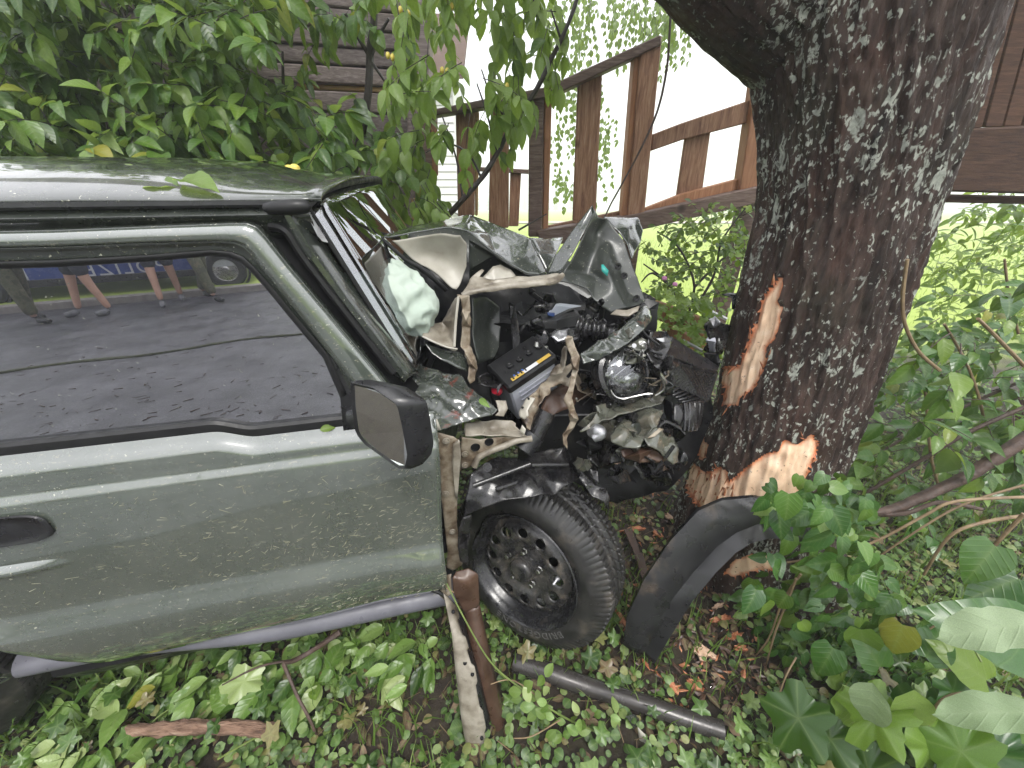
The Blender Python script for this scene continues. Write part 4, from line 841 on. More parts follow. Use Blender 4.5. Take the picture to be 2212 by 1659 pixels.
fold('plastic_shroud', [kz(890, 900, 1.12), kz(1100, 800, 1.16), kz(1280, 820, 1.14), kz(1300, 870, 1.12), kz(1210, 960, 1.08), kz(1130, 1110, 1.05), kz(1120, 1040, 1.06), kz(1000, 1020, 1.08), kz(890, 1000, 1.09)], M['wet_plastic'], carT, inner=[kz(1100, 900, 1.16)], cuts=4, amp=.006, ns=25, thick=.003)
fold('plastic_shroud', [k5(1240, 760, 1.46), k5(1400, 745, 1.46), k5(1500, 760, 1.44), k5(1700, 780, 1.42), k5(1640, 800, 1.38), k5(1430, 800, 1.40), k5(1250, 800, 1.42)], M['engine'], carT, cuts=3, amp=.01, ns=14, thick=.01)
fold('torn_apron', [kz(1110, 1190, 1.0), kz(1240, 1190, 1.02), kz(1260, 1290, 1.0), kz(1210, 1390, .98), kz(1100, 1380, .97), kz(1150, 1330, .98)], M['primer'], carT, cuts=3, amp=.003, ns=18, thick=.003)
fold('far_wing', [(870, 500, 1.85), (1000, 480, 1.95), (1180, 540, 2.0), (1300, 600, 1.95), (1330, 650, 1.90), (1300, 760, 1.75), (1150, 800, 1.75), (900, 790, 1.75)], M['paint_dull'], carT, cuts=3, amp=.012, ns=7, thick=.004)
fold('dark_backing', [(900, 560, 1.62), (1040, 570, 1.66), (1230, 620, 1.70), (1330, 690, 1.64), (1360, 800, 1.52), (1330, 930, 1.40), (1200, 980, 1.34), (1020, 900, 1.34), (920, 800, 1.45)], M['engine'], carT, cuts=4, amp=.02, ns=9, thick=.004)  # added near-black sheet standing in for the shaded depth of the engine bay
fold('dark_backing', [(1235, 840, 1.42), (1330, 780, 1.48), (1450, 760, 1.46), (1540, 790, 1.50), (1535, 900, 1.42), (1490, 1000, 1.34), (1440, 1060, 1.26), (1330, 1085, 1.22), (1260, 1060, 1.22), (1230, 960, 1.30)], M['engine'], carT, cuts=4, amp=.03, ns=9, thick=.004, seed=3)  # second added sheet, shade behind the crushed front put into its dark colour
random.seed(23)
for i in range(46):
    cx, cy_ = random.uniform(1480, 2130), random.uniform(980, 1750); Y0 = random.uniform(1.04, 1.28)
    sc = random.uniform(25, 85); n = random.randint(5, 8)
    ol = [(768 + (cx + sc * random.uniform(.4, 1.3) * math.cos(2 * math.pi * k / n)) / 3, 439 + (cy_ + sc * random.uniform(.4, 1.3) * math.sin(2 * math.pi * k / n)) / 3, Y0 + random.uniform(-.05, .05)) for k in range(n)]
    fold('broken_piece', ol, M[random.choice(('engine', 'wet_plastic', 'wet_plastic', 'black_metal', 'dirty_metal', 'paint_dull'))], carT, cuts=3, amp=.006, ns=22, thick=.004, seed=i + 70)
for i in range(26):
    cx, cy_ = random.uniform(1420, 2050), random.uniform(980, 1600); P = [at(*k5(cx, cy_, random.uniform(1.05, 1.3)))]
    for k in range(3): P.append(P[-1] + Vector((random.uniform(-.08, .08), random.uniform(-.04, .04), random.uniform(-.08, .05))))
    tube('engine_cable', P, [random.choice((.002, .003, .004, .006))], M[random.choice(('engine', 'wet_plastic', 'rubber', 'primer_dirty'))], carT, 6, 5)
random.seed(29)
for i, (cx, cy_, sc, Y0, mt) in enumerate(((1560, 1420, 110, 1.04, 'dirty_metal'), (1700, 1480, 130, 1.02, 'dirty_metal'), (1850, 1520, 120, 1.04, 'paint_dull'), (1640, 1620, 120, .99, 'wet_plastic'), (1800, 1640, 120, 1.0, 'dirty_metal'), (1950, 1600, 110, 1.03, 'dirty_metal'), (1900, 1720, 110, 1.0, 'wet_plastic'), (1700, 1750, 100, .97, 'black_metal'), (1520, 1560, 80, 1.0, 'engine'), (2040, 1500, 90, 1.06, 'wet_plastic'), (1600, 1330, 90, 1.08, 'wet_plastic'), (1480, 1700, 70, .97, 'dirty_metal'), (2000, 1780, 80, 1.0, 'black_metal'), (1780, 1400, 80, 1.05, 'black_metal'))):
    n = 9; ol = [(768 + (cx + sc * random.uniform(.45, 1.25) * math.cos(2 * math.pi * k / n)) / 3, 439 + (cy_ + sc * .8 * random.uniform(.45, 1.2) * math.sin(2 * math.pi * k / n)) / 3, Y0 + random.uniform(-.05, .05)) for k in range(n)]
    inn_ = [(768 + (cx + random.uniform(-.3, .3) * sc) / 3, 439 + (cy_ + random.uniform(-.25, .25) * sc) / 3, Y0 + random.uniform(-.06, .04)) for k in range(3)]
    fold('torn_bumper_metal', ol, M[mt], carT, inner=inn_, cuts=4, amp=.006, ns=18, thick=.003, sharp=26, seed=i + 140)
random.seed(21)
for i in range(34):
    cx, cy_ = random.uniform(1000, 1900), random.uniform(640, 1500); Y0 = random.uniform(1.26, 1.5)
    P = [at(*k5(cx, cy_, Y0))]
    for k in range(3): P.append(P[-1] + Vector((random.uniform(-.08, .08), random.uniform(-.05, .05), random.uniform(-.08, .06))))
    tube('engine_cable', P, [random.choice((.003, .004, .006, .009))], M[random.choice(('engine', 'wet_plastic', 'rubber', 'engine'))], carT, 7, 5)
for i in range(40):
    cx, cy_ = random.uniform(1000, 1900), random.uniform(640, 1560); Y0 = random.uniform(1.16, 1.42)
    sc = random.uniform(20, 70); n = random.randint(5, 7)
    ol = [(768 + (cx + sc * random.uniform(.6, 1.2) * math.cos(2 * math.pi * k / n)) / 3, 439 + (cy_ + sc * random.uniform(.6, 1.2) * math.sin(2 * math.pi * k / n)) / 3, Y0 + random.uniform(-.03, .03)) for k in range(n)]
    fold('broken_piece', ol, M[random.choice(('engine', 'wet_plastic', 'black_metal', 'dirty_metal'))], carT, cuts=2, amp=.006, ns=20, thick=.005, seed=i)
# headlamp
hp = at(*k5(1735, 1120, 1.10)); hax = (CAM - hp).normalized() * .55 + Vector((.55, -.35, .25)); hm = axis_matrix(hp + Vector((0.01, .03, 0)), hax)
rf = []
V, F = lathe([(.0, .082), (-.02, .080), (-.05, .066), (-.07, .045), (-.078, .02), (-.078, .001)], 40, hm, lambda h, r, a, j: (h + .003 * math.sin(a * 20 + j), r)); hl = mesh_obj('headlamp', V, F, M['steel'], carT, True, 20); tag(hl, 'round headlamp with broken clear lens')
V, F = lathe([(.0, .083), (.016, .078), (.032, .062), (.042, .040), (.046, .018), (.047, .001)], 40, hm); mesh_obj('headlamp_lens', V, F, M['lamp_glass'], hl, True)
V, F = lathe([(-.012, .083), (.004, .084), (.012, .092), (.006, .104), (-.02, .108), (-.04, .10)], 48, hm); mesh_obj('headlamp_ring', V, F, M['wet_plastic'], hl, True, 40)
V, F = lathe([(-.07, .014), (-.02, .014), (-.012, .010), (-.01, .001)], 14, hm); mesh_obj('bulb', V, F, M['lamp_glass'], hl, True)
facet = []
random.seed(5)
for i in range(60):
    a = random.uniform(0, 2 * math.pi); r_ = math.sqrt(random.random()) * .070; m2 = hm @ Matrix.Translation(Vector((r_ * math.cos(a), r_ * math.sin(a), -.012 - .03 * (1 - r_ / .07)))) @ Matrix.Rotation(random.uniform(-.7, .7), 4, 'X') @ Matrix.Rotation(random.uniform(-.7, .7), 4, 'Y')
    facet.append(m2)
V = []; F = []
for m2 in facet:
    b = len(V); V += [m2 @ Vector(c) for c in ((-.009, -.006, 0), (.009, -.006, 0), (.009, .006, .002), (-.009, .006, .002))]; F.append((b, b + 1, b + 2, b + 3))
o = mesh_obj('reflector_facets', V, F, M['steel'], hl, False); o['kind'] = 'stuff'
for r_ in ([(-58, 10), (0, -22), (62, -4)], [(-50, 30), (10, 2), (66, 28)], [(-60, -18), (-10, -40), (40, -34)]):
    tube('lens_crack', [hm @ Vector((x / 1000, -y / 1000, .046 - (x * x + y * y) / 1e5)) for x, y in r_], [.0012], M['white_label'], hl, 5, 4)
tube('lamp_bezel', [at(*kr(c[0], c[1], 1.06)) for c in ((640, 1060), (700, 1140), (800, 1170), (920, 1145), (1090, 1110), (1165, 1110))], [.003], M['steel'], carT, 6, 4)
tube('lamp_bezel', [at(*kr(c[0], c[1], 1.10)) for c in ((1230, 820), (1290, 900), (1320, 990), (1300, 1060), (1200, 1130))], [.006, .008, .006, .003], M['steel'], carT, 8, 5)
# bumper and lower wreckage
fold('grille_surround', [kr(1150, 330, 1.22), kr(1330, 330, 1.30), kr(1385, 400, 1.28), kr(1390, 530, 1.22), kr(1300, 680, 1.18), kr(1240, 800, 1.15), kr(1150, 720, 1.14), kr(1080, 600, 1.16), kr(1100, 480, 1.2)], M['wet_plastic'], carT, inner=[kr(1250, 430, 1.26), kr(1200, 600, 1.20), kr(1380, 520, 1.2)], cuts=4, amp=.004, ns=20, thick=.004)
for i in range(3): fold('grille_fin', [kr(1130 + i * 50, 540 + i * 60, 1.17), kr(1290 - i * 15, 610 + i * 55, 1.16), kr(1290 - i * 15, 625 + i * 55, 1.155), kr(1130 + i * 50, 570 + i * 60, 1.16)], M['dark_plastic'], carT, cuts=1, amp=.001, thick=.006)
fold('grille_chip', [kr(1215, 420, 1.235), kr(1310, 410, 1.25), kr(1315, 475, 1.235), kr(1260, 450, 1.23)], M['white_label'], carT, cuts=1, amp=.001)
bp = fold('bumper_skin', [kr(450, 1260, 1.03), kr(560, 1230, 1.07), kr(760, 1240, 1.12), kr(900, 1220, 1.13), kr(1100, 1150, 1.15), kr(1310, 1060, 1.18), kr(1320, 1160, 1.15), kr(1280, 1230, 1.12), kr(1100, 1290, 1.09), kr(900, 1350, 1.06), kr(700, 1400, 1.03), kr(480, 1480, 1.0), kr(280, 1590, .97), kr(260, 1580, .97), kr(400, 1440, 1.0), kr(470, 1340, 1.02)],
          M['dirty_metal'], carT, inner=[kr(620, 1330, 1.07), kr(900, 1280, 1.1), kr(1150, 1210, 1.13)], cuts=5, amp=.010, ns=14, thick=.004, seed=15)
fold('bumper_skin', [kr(640, 1640, .96), kr(760, 1500, 1.0), kr(900, 1440, 1.06), kr(960, 1340, 1.09), kr(1120, 1280, 1.11), kr(1310, 1290, 1.10), kr(1320, 1340, 1.09), kr(1240, 1440, 1.06), kr(1200, 1540, 1.02), kr(1080, 1650, .99), kr(1000, 1800, .95), kr(800, 1780, .93), kr(650, 1720, .93)],
     M['dirty_metal'], carT, inner=[kr(1000, 1430, 1.04), kr(1000, 1550, 1.05), kr(800, 1600, .95), kr(900, 1650, .99), kr(1130, 1400, 1.04)], cuts=6, amp=.012, ns=12, thick=.004, smooth=1, seed=16)
fold('bumper_skin', [kr(1060, 1660, .98), kr(1200, 1530, 1.02), kr(1300, 1560, 1.04), kr(1430, 1680, 1.04), kr(1480, 1800, 1.03), kr(1475, 1950, 1.0), kr(1410, 1990, .98), kr(1300, 1900, .97), kr(1200, 1800, .96), kr(1100, 1760, .96)],
     M['dirty_metal'], carT, inner=[kr(1240, 1640, .99), kr(1300, 1760, 1.01)], cuts=5, amp=.008, ns=14, thick=.004, seed=17)
fold('crash_beam', [kr(760, 1800, .98), kr(1000, 1780, 1.0), kr(1180, 1790, 1.0), kr(1300, 1900, .99), kr(1290, 1960, .98), kr(1000, 1960, .97), kr(800, 1900, .96)], M['rust'], carT, inner=[kr(1000, 1860, .94)], cuts=4, amp=.008, ns=18, thick=.004)
fold('crash_beam', [kr(1180, 1590, .99), kr(1250, 1530, 1.0), kr(1290, 1550, 1.0), kr(1200, 1640, .98), kr(1110, 1660, .97)], M['primer_dirty'], carT, cuts=3, amp=.006, ns=20)
tube('tow_link', [at(*kr(390, 1600, .98)), at(*kr(480, 1560, .97)), at(*kr(520, 1610, .96)), at(*kr(430, 1660, .96))], [.016, .02, .018, .014], M['aluminium'], carT, 12, 4, wob=.15)
for a_, b_ in (((1290, 1950), (1190, 2080)), ((1330, 1900), (1430, 1760)), ((1180, 2080), (1130, 2000))): tube('bent_rod', [at(*kr(*a_, .96)), at(*kr(*b_, .96))], [.006], M['black_metal'], carT, 7)
# ================================================================== the tree
treeT = thing('lichen_tree', (1.27, 1.36, 0.0), 'thick lichen-spotted tree with bark torn off by the crash', 'tree')
EDGES = [(1330, 1405, 1930, 1.31), (1240, 1445, 1850, 1.335), (1170, 1452, 1800, 1.35), (1100, 1472, 1778, 1.365), (1000, 1503, 1812, 1.39), (900, 1538, 1862, 1.42), (750, 1574, 1925, 1.45), (600, 1607, 1982, 1.47), (450, 1643, 2030, 1.50), (300, 1654, 2085, 1.52), (180, 1652, 2122, 1.54), (80, 1650, 2152, 1.55), (0, 1655, 2182, 1.56), (-150, 1690, 2230, 1.58), (-330, 1750, 2290, 1.60), (-600, 1830, 2380, 1.66)]
TC = []
for (y, l, r, Y) in EDGES:
    ll, rl = ray(l, y).normalized(), ray(r, y).normalized(); bs_ = (ll + rl).normalized(); c = CAM + bs_ * (Y / bs_.y); rr = (c - CAM).length * math.sin(ll.angle(rl) / 2) * .975
    TC.append((c.x, c.y, c.z, rr))
base = TC[0]; TC.insert(0, (base[0] + .03, base[1], -0.16, base[3] * 1.22))
wound1 = [(1474.7 + x / 3, 493.7 + y / 3) for x, y in ((500, 470), (540, 430), (590, 350), (625, 340), (615, 420), (590, 500), (630, 530), (612, 570), (600, 640), (575, 720), (525, 770), (530, 860), (490, 960), (450, 1030), (380, 1080), (370, 1125), (260, 1125), (290, 1010), (240, 970), (235, 920), (300, 880), (360, 885), (420, 740), (470, 600))]
wound2 = [(1474.7 + x / 3, 493.7 + y / 3) for x, y in ((640, 1380), (700, 1400), (740, 1400), (800, 1340), (850, 1400), (830, 1480), (790, 1600), (760, 1700), (700, 1800), (300, 1840), (150, 1840), (60, 1700), (20, 1640), (35, 1510), (100, 1520), (180, 1580), (270, 1540), (300, 1570), (310, 1640), (440, 1530), (520, 1470), (600, 1450))]
wound3 = [(1474.7 + x / 3, 493.7 + y / 3) for x, y in ((235, 930), (225, 1010), (200, 1110), (175, 1200), (150, 1290), (130, 1350), (165, 1400), (140, 1500), (90, 1500), (85, 1420), (120, 1290), (140, 1200), (165, 1100), (195, 1000), (215, 920))]
def grow(w, k):
    cx = sum(p[0] for p in w) / len(w); cy_ = sum(p[1] for p in w) / len(w); return [(cx + (p[0] - cx) * k, cy_ + (p[1] - cy_) * (1 + (k - 1) * .5)) for p in w]
wound1 = grow(wound1, 1.16); wound2 = grow(wound2, 1.10)
wound4 = [(1590, 1205), (1650, 1195), (1700, 1215), (1690, 1240), (1640, 1238), (1580, 1255), (1560, 1240)]
def seg_dist(P, poly):
    A = np.array(poly); B = np.roll(A, -1, 0); best = np.full(len(P), 1e9)
    for a, b in zip(A, B):
        ab = b - a; t = np.clip(((P - a) @ ab) / max(1e-6, ab @ ab), 0, 1); d = np.linalg.norm(P - (a + t[:, None] * ab), axis=1); best = np.minimum(best, d)
    return best
def bark_tube(ctrl, rows, segs, amp, seed, wounds=()):
    P = smooth_path([Vector(c[:3]) for c in ctrl], 10); n = len(P); rr = []
    for i in range(n):
        t = i / 10; k = min(int(t), len(ctrl) - 2); f = t - k; rr.append(lerp(ctrl[k][3], ctrl[k + 1][3], f))
    L = [0]
    for a, b in zip(P, P[1:]): L.append(L[-1] + (b - a).length)
    V = np.zeros((rows, segs, 3)); NRM = np.zeros((rows, segs, 3)); ref = None
    for i in range(rows):
        d = L[-1] * i / (rows - 1); k = min(max(j for j in range(n) if L[j] <= d + 1e-9), n - 2); f = (d - L[k]) / max(1e-9, L[k + 1] - L[k])
        c = P[k].lerp(P[k + 1], f); r = lerp(rr[k], rr[k + 1], f); t = (P[min(k + 2, n - 1)] - P[max(k - 1, 0)]).normalized()
        ref = (Vector((0, -1, 0)) if ref is None else ref); ref = (ref - t * ref.dot(t)).normalized(); b = t.cross(ref)
        for j in range(segs):
            a = 2 * math.pi * j / segs; dr = ref * math.cos(a) + b * math.sin(a)
            tw = a + d * .35
            q = Vector((math.cos(tw) * 6.5, math.sin(tw) * 6.5, d * 1.5 + seed))
            h = (0.5 - abs(noise.noise(q))) + .55 * (0.5 - abs(noise.noise(q * 2.3 + Vector((7, 3, 1))))) + .35 * noise.noise(Vector((q.x * 3, q.y * 3, d * 22)))
            big = .035 * noise.noise(Vector((math.cos(a) * 1.2, math.sin(a) * 1.2, d * 1.1 + seed)))
            root = .0
            if d < .55: root = (1 - d / .55) ** 2 * .10 * (math.sin(a * 4 + 1.2) + .3)
            V[i, j] = c + dr * (r + h * amp + big * r * 2.2 + root); NRM[i, j] = dr
    V = V.reshape(-1, 3); NRM = NRM.reshape(-1, 3)
    px = proj_np(V); facing = ((np.array(CAM) - V) * NRM).sum(1) > 0
    inside = np.zeros(len(V), bool); edge = np.zeros(len(V))
    for w in wounds:
        bb = np.array(w); cand = np.where(facing & (px[:, 0] > bb[:, 0].min()) & (px[:, 0] < bb[:, 0].max()) & (px[:, 1] > bb[:, 1].min()) & (px[:, 1] < bb[:, 1].max()))[0]
        ins = [i for i in cand if in_poly(px[i, 0] + 3 * noise.noise(Vector(V[i]) * 60), px[i, 1] + 3 * noise.noise(Vector(V[i]) * 55 + Vector((3, 3, 3))), w)]
        inside[ins] = True
        if ins: edge[ins] = seg_dist(px[ins], w)
    V[inside] -= NRM[inside] * .010
    F = []; FW = []
    for i in range(rows - 1):
        for j in range(segs):
            j2 = (j + 1) % segs; q = (i * segs + j, i * segs + j2, (i + 1) * segs + j2, (i + 1) * segs + j)
            (FW if sum(inside[k] for k in q) >= 3 else F).append(q)
    return V, F, FW, edge
def bark_mat():
    m, N, L, b, o = new_mat('wet_bark')
    c = ramp(N, L, noise_fac(N, L, 22, 10, 0.72, (1, 1, .14)), [(0.30, (0.006, 0.004, 0.003)), (0.46, (0.034, 0.020, 0.015)), (0.60, (0.080, 0.050, 0.040)), (0.76, (0.155, 0.108, 0.088))])
    red = ramp(N, L, noise_fac(N, L, 7, 5, 0.6, (1, 1, .3)), [(0.52, g(0)), (0.72, g(0.55))])
    c = mix(N, L, red, c, (0.085, 0.034, 0.022))
    moss = ramp(N, L, noise_fac(N, L, 3, 5, 0.6), [(0.52, g(0)), (0.75, g(0.6))])
    c = mix(N, L, moss, c, (0.035, 0.042, 0.022))
    # lichen flecks: clusters gate small spots
    cl = ramp(N, L, noise_fac(N, L, 3.2, 5, 0.65), [(0.34, g(0.0)), (0.58, g(1))])
    s1 = noise_fac(N, L, 27, 5, 0.6, (1, 1, .5), dist=.8); s2 = noise_fac(N, L, 70, 3, 0.55, (1, 1, .6), dist=.4)
    th = N.new('ShaderNodeMath'); th.operation = 'MULTIPLY_ADD'; th.inputs[1].default_value = -.15; th.inputs[2].default_value = .718; L.new(cl, th.inputs[0])
    def over(s, off):
        x = N.new('ShaderNodeMath'); x.operation = 'SUBTRACT'; L.new(s, x.inputs[0]); L.new(th.outputs[0], x.inputs[1])
        y = N.new('ShaderNodeMapRange'); y.inputs['From Min'].default_value = off; y.inputs['From Max'].default_value = off + .05; L.new(x.outputs[0], y.inputs['Value']); return y.outputs[0]
    mxx = N.new('ShaderNodeMath'); mxx.operation = 'MAXIMUM'; L.new(over(s1, -.01), mxx.inputs[0]); L.new(over(s2, -.025), mxx.inputs[1])
    lc = ramp(N, L, noise_fac(N, L, 60, 4), [(0.3, (0.26, 0.28, 0.24)), (0.7, (0.58, 0.60, 0.53))])
    c = mix(N, L, mxx.outputs[0], c, lc)
    L.new(c, b.inputs['Base Color'])
    L.new(ramp(N, L, noise_fac(N, L, 30, 4), [(0.35, g(0.35)), (0.7, g(0.75))]), b.inputs['Roughness']); b.inputs['Specular IOR Level'].default_value = .35
    bump(N, L, b, noise_fac(N, L, 45, 10, 0.8, (1, 1, .25)), 1.0, 0.022); return m
def wood_mat():
    m, N, L, b, o = new_mat('fresh_torn_wood')
    pale = ramp(N, L, noise_fac(N, L, 16, 6, 0.65), [(0.3, (0.66, 0.43, 0.28)), (0.55, (0.76, 0.55, 0.38)), (0.75, (0.80, 0.64, 0.50))])
    at_ = N.new('ShaderNodeAttribute'); at_.attribute_name = 'edge'
    nz = noise_fac(N, L, 45, 5, .7)
    ad = N.new('ShaderNodeMath'); ad.operation = 'MULTIPLY_ADD'; ad.inputs[1].default_value = -14; L.new(nz, ad.inputs[0]); L.new(at_.outputs['Fac'], ad.inputs[2])
    k = N.new('ShaderNodeMapRange'); k.inputs['From Min'].default_value = -6; k.inputs['From Max'].default_value = 4; L.new(ad.outputs[0], k.inputs['Value'])
    org = ramp(N, L, noise_fac(N, L, 50, 5), [(0.3, (0.32, 0.075, 0.03)), (0.6, (0.66, 0.22, 0.09)), (0.8, (0.70, 0.38, 0.22))])
    c = mix(N, L, k.outputs[0], org, pale)
    dk = ramp(N, L, noise_fac(N, L, 110, 2, .5), [(0.68, g(0)), (0.72, g(.85))]); c = mix(N, L, dk, c, (0.09, 0.05, 0.035))
    L.new(c, b.inputs['Base Color']); b.inputs['Roughness'].default_value = .5
    bump(N, L, b, noise_fac(N, L, 70, 7, .7, (1, 1, .3)), .5, .006); return m
M['bark'] = bark_mat(); M['wood'] = wood_mat()
V, F, FW, edge = bark_tube(TC, 330, 300, .024, 3.0, (wound1, wound2, wound3, wound4))
mesh_obj('trunk', V, F, M['bark'], treeT, True, 60)
us = sorted(set(i for f in FW for i in f)); mp = {v: k for k, v in enumerate(us)}
wo = mesh_obj('exposed_wood', V[us], [tuple(mp[i] for i in f) for f in FW], M['wood'], treeT, True, None); tag(wo, 'pale raw wood where the bark was torn off')
at_e = wo.data.attributes.new('edge', 'FLOAT', 'POINT'); at_e.data.foreach_set('value', [float(edge[i]) for i in us])
# left limb of the fork
limb = [(1920, 215, 1.68, .12), (1822, 118, 1.64, .17), (1740, 38, 1.60, .19), (1655, -45, 1.56, .185), (1568, -130, 1.52, .175), (1425, -280, 1.46, .16), (1120, -520, 1.3, .12)]
LC = [(*at(a, b, c), d) for a, b, c, d in limb]
V, F, _, _ = bark_tube(LC, 120, 160, .012, 9.0); mesh_obj('limb', V, F, M['bark'], treeT, True, 60)
top = Vector(TC[-1][:3])
random.seed(3)
LIMBS = []
for i, (dx, dy) in enumerate(((-2.6, .6), (1.8, 1.6), (.6, 2.8), (2.6, -.4), (-.6, -1.4), (-2.4, 2.6))):
    p0 = top if i % 2 == 0 else Vector(LC[-2][:3]); p3 = p0 + Vector((dx, dy, 2.2 + .4 * (i % 3)))
    P = [p0, p0.lerp(p3, .35) + Vector((.1, -.1, .5)), p0.lerp(p3, .7) + Vector((-.1, .15, .35)), p3]; LIMBS.append(P)
    tube('limb', P, [.16, .10, .07, .03], M['bark'], treeT, 10, 6)
M['chip_pale'] = pm('pale_wood_chip', [(0.3, (0.45, 0.28, 0.18)), (0.7, (0.62, 0.45, 0.33))], 30, .6, bmp=.3)
M['splinter'] = pm('orange_splinter', [(0.3, (0.16, 0.05, 0.028)), (0.45, (0.34, 0.12, 0.055)), (0.6, (0.46, 0.20, 0.10)), (0.75, (0.52, 0.36, 0.24))], 55, .55, bmp=.3)
random.seed(8)
VT = np.array([list(v) for v in (wo.data.vertices[i].co for i in range(len(wo.data.vertices)))])
eg = np.array([edge[i] for i in us]); near_edge = np.where(eg < 3)[0]
for i in random.sample(list(near_edge), 46):
    p = Vector(VT[i]); out = (CAM - p).normalized(); d = Vector((random.uniform(-.25, .05), random.uniform(-.05, .05), random.uniform(-1, 1))).normalized(); l = random.uniform(.015, .06); w = d.cross(out).normalized() * random.uniform(.003, .008)
    tip = p + d * l + out * random.uniform(.006, .02)
    bmv = bmesh.new(); vv = [bmv.verts.new(q) for q in (p - w, p + w, tip, p + out * .006, p - out * .004)]
    for f in ((0, 1, 3), (0, 3, 2), (3, 1, 2), (0, 2, 4), (4, 2, 1), (1, 0, 4)): bmv.faces.new([vv[k] for k in f])
    bmesh.ops.recalc_face_normals(bmv, faces=bmv.faces); bm_obj('bark_splinter', bmv, M['splinter'], treeT)

pxs = proj_np(VT); zone = np.where(((pxs[:, 0] < 1585) & (pxs[:, 1] > 985) & (pxs[:, 1] < 1090)) | ((pxs[:, 0] < 1640) & (pxs[:, 1] > 700) & (pxs[:, 1] < 870) & (eg < 9)))[0]
for i in random.sample(list(zone), min(60, len(zone))):
    p = Vector(VT[i]); out = (CAM - p).normalized(); d = Vector((random.uniform(-.2, .2), 0, random.choice((-1, -1, 1)))).normalized(); l = random.uniform(.02, .06); w = d.cross(out).normalized() * random.uniform(.003, .007)
    tip = p + d * l + out * random.uniform(.002, .018)
    bmv = bmesh.new(); vv = [bmv.verts.new(q) for q in (p - w, p + w, tip, p + out * .008, p - out * .004)]
    for f in ((0, 1, 3), (0, 3, 2), (3, 1, 2), (0, 2, 4), (4, 2, 1), (1, 0, 4)): bmv.faces.new([vv[k] for k in f])
    bmesh.ops.recalc_face_normals(bmv, faces=bmv.faces); bm_obj('bark_splinter', bmv, M['splinter'], treeT)
# ================================================================== timber: barn wall, stair railing, deck
def timber_mat(name, cols, rot=None, grain=(1, 1, 1), sc=9, rough=.62):
    m, N, L, b, o = new_mat(name)
    st = grain
    c = ramp(N, L, noise_fac(N, L, sc, 7, .65, st, rot=rot, dist=.8), cols)
    oi = N.new('ShaderNodeObjectInfo'); v = ramp(N, L, oi.outputs['Random'], [(0, g(.72)), (1, g(1.2))]); c = mix(N, L, 1.0, c, v, 'MULTIPLY')
    kn = N.new('ShaderNodeTexVoronoi'); tc = N.new('ShaderNodeTexCoord'); L.new(tc.outputs['Object'], kn.inputs['Vector']); kn.inputs['Scale'].default_value = 3.2
    kk = ramp(N, L, kn.outputs['Distance'], [(0.05, g(1)), (0.12, g(0))]); c = mix(N, L, kk, c, (cols[0][1][0] * .5, cols[0][1][1] * .45, cols[0][1][2] * .4))
    L.new(c, b.inputs['Base Color']); b.inputs['Roughness'].default_value = rough
    bump(N, L, b, noise_fac(N, L, sc * 3, 7, .7, st, rot=rot), .35, .006); return m
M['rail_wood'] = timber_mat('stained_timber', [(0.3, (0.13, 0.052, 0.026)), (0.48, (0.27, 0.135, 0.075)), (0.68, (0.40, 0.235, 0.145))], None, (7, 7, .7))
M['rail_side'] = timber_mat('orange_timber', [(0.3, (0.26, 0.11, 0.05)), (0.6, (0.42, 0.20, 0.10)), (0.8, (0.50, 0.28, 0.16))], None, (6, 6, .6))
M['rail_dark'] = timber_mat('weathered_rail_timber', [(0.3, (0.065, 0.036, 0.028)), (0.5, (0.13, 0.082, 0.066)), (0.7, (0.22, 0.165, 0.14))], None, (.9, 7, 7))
M['barn_wood'] = timber_mat('grey_barn_timber', [(0.3, (0.085, 0.062, 0.058)), (0.5, (0.17, 0.132, 0.124)), (0.7, (0.28, 0.235, 0.225))], None, (.7, 7, 9))
M['fresh_wood'] = timber_mat('fresh_split_wood', [(0.3, (0.45, 0.26, 0.10)), (0.7, (0.62, 0.42, 0.20))], None, (.8, 7, 9))
M['deck_wood'] = timber_mat('dark_deck_timber', [(0.3, (0.030, 0.012, 0.006)), (0.5, (0.060, 0.026, 0.013)), (0.7, (0.10, 0.050, 0.027))], None, (.8, 7, 9), 9, .85)
barn = thing('timber_barn', at(600, 520, 3.5) * 1.0, 'old grey plank wall of a barn behind the leaves', 'barn')
barn.matrix_basis = Matrix.Translation(Vector((-1.8, 3.5, 0))); WORLD[barn.name] = barn.matrix_basis.copy()
seams = [-190, -140, -85, -35, 10, 55, 96, 137, 179, 192, 240, 295, 350, 400, 455, 515, 580, 650]
random.seed(4)
for i in range(len(seams) - 1):
    def sp(px, y0): return y0 + (px - 660) * .05 * (388 - y0) / 208
    lath = (seams[i] == 179); o_ = random.uniform(-.012, .012) + (.03 if lath else 0)
    x0, x1 = (-120, 925) if not lath else (640, 905)
    pts = []
    for x, s in ((x0, 0), (x1, 0), (x1, 1), (x0, 1)):
        y0 = seams[i + s] + (-2.0 if s else 2.0) * (0.3 if lath else 1); Y = 3.4 + (x - 660) * .0006 + o_; pts.append(at(x, sp(x, y0), Y))
    prism('wall_plank', pts, Vector((-.01, .07, 0)), M['fresh_wood'] if lath else M['barn_wood'], barn, .008)
prism('corner_post', [at(878, -200, 3.42), at(930, -200, 3.42), at(922, 560, 3.42), at(880, 560, 3.42)], Vector((0, .16, 0)), M['barn_wood'], barn, .01)
backw = prism('wall_backing', [at(-120, -260, 3.60), at(900, -240, 3.60), at(900, 660, 3.60), at(-120, 700, 3.60)], Vector((0, .05, 0)), M['barn_wood'], barn, 0)
fas = []
p0, p1 = at(-120, -190, 3.1), at(940, -200, 3.1)
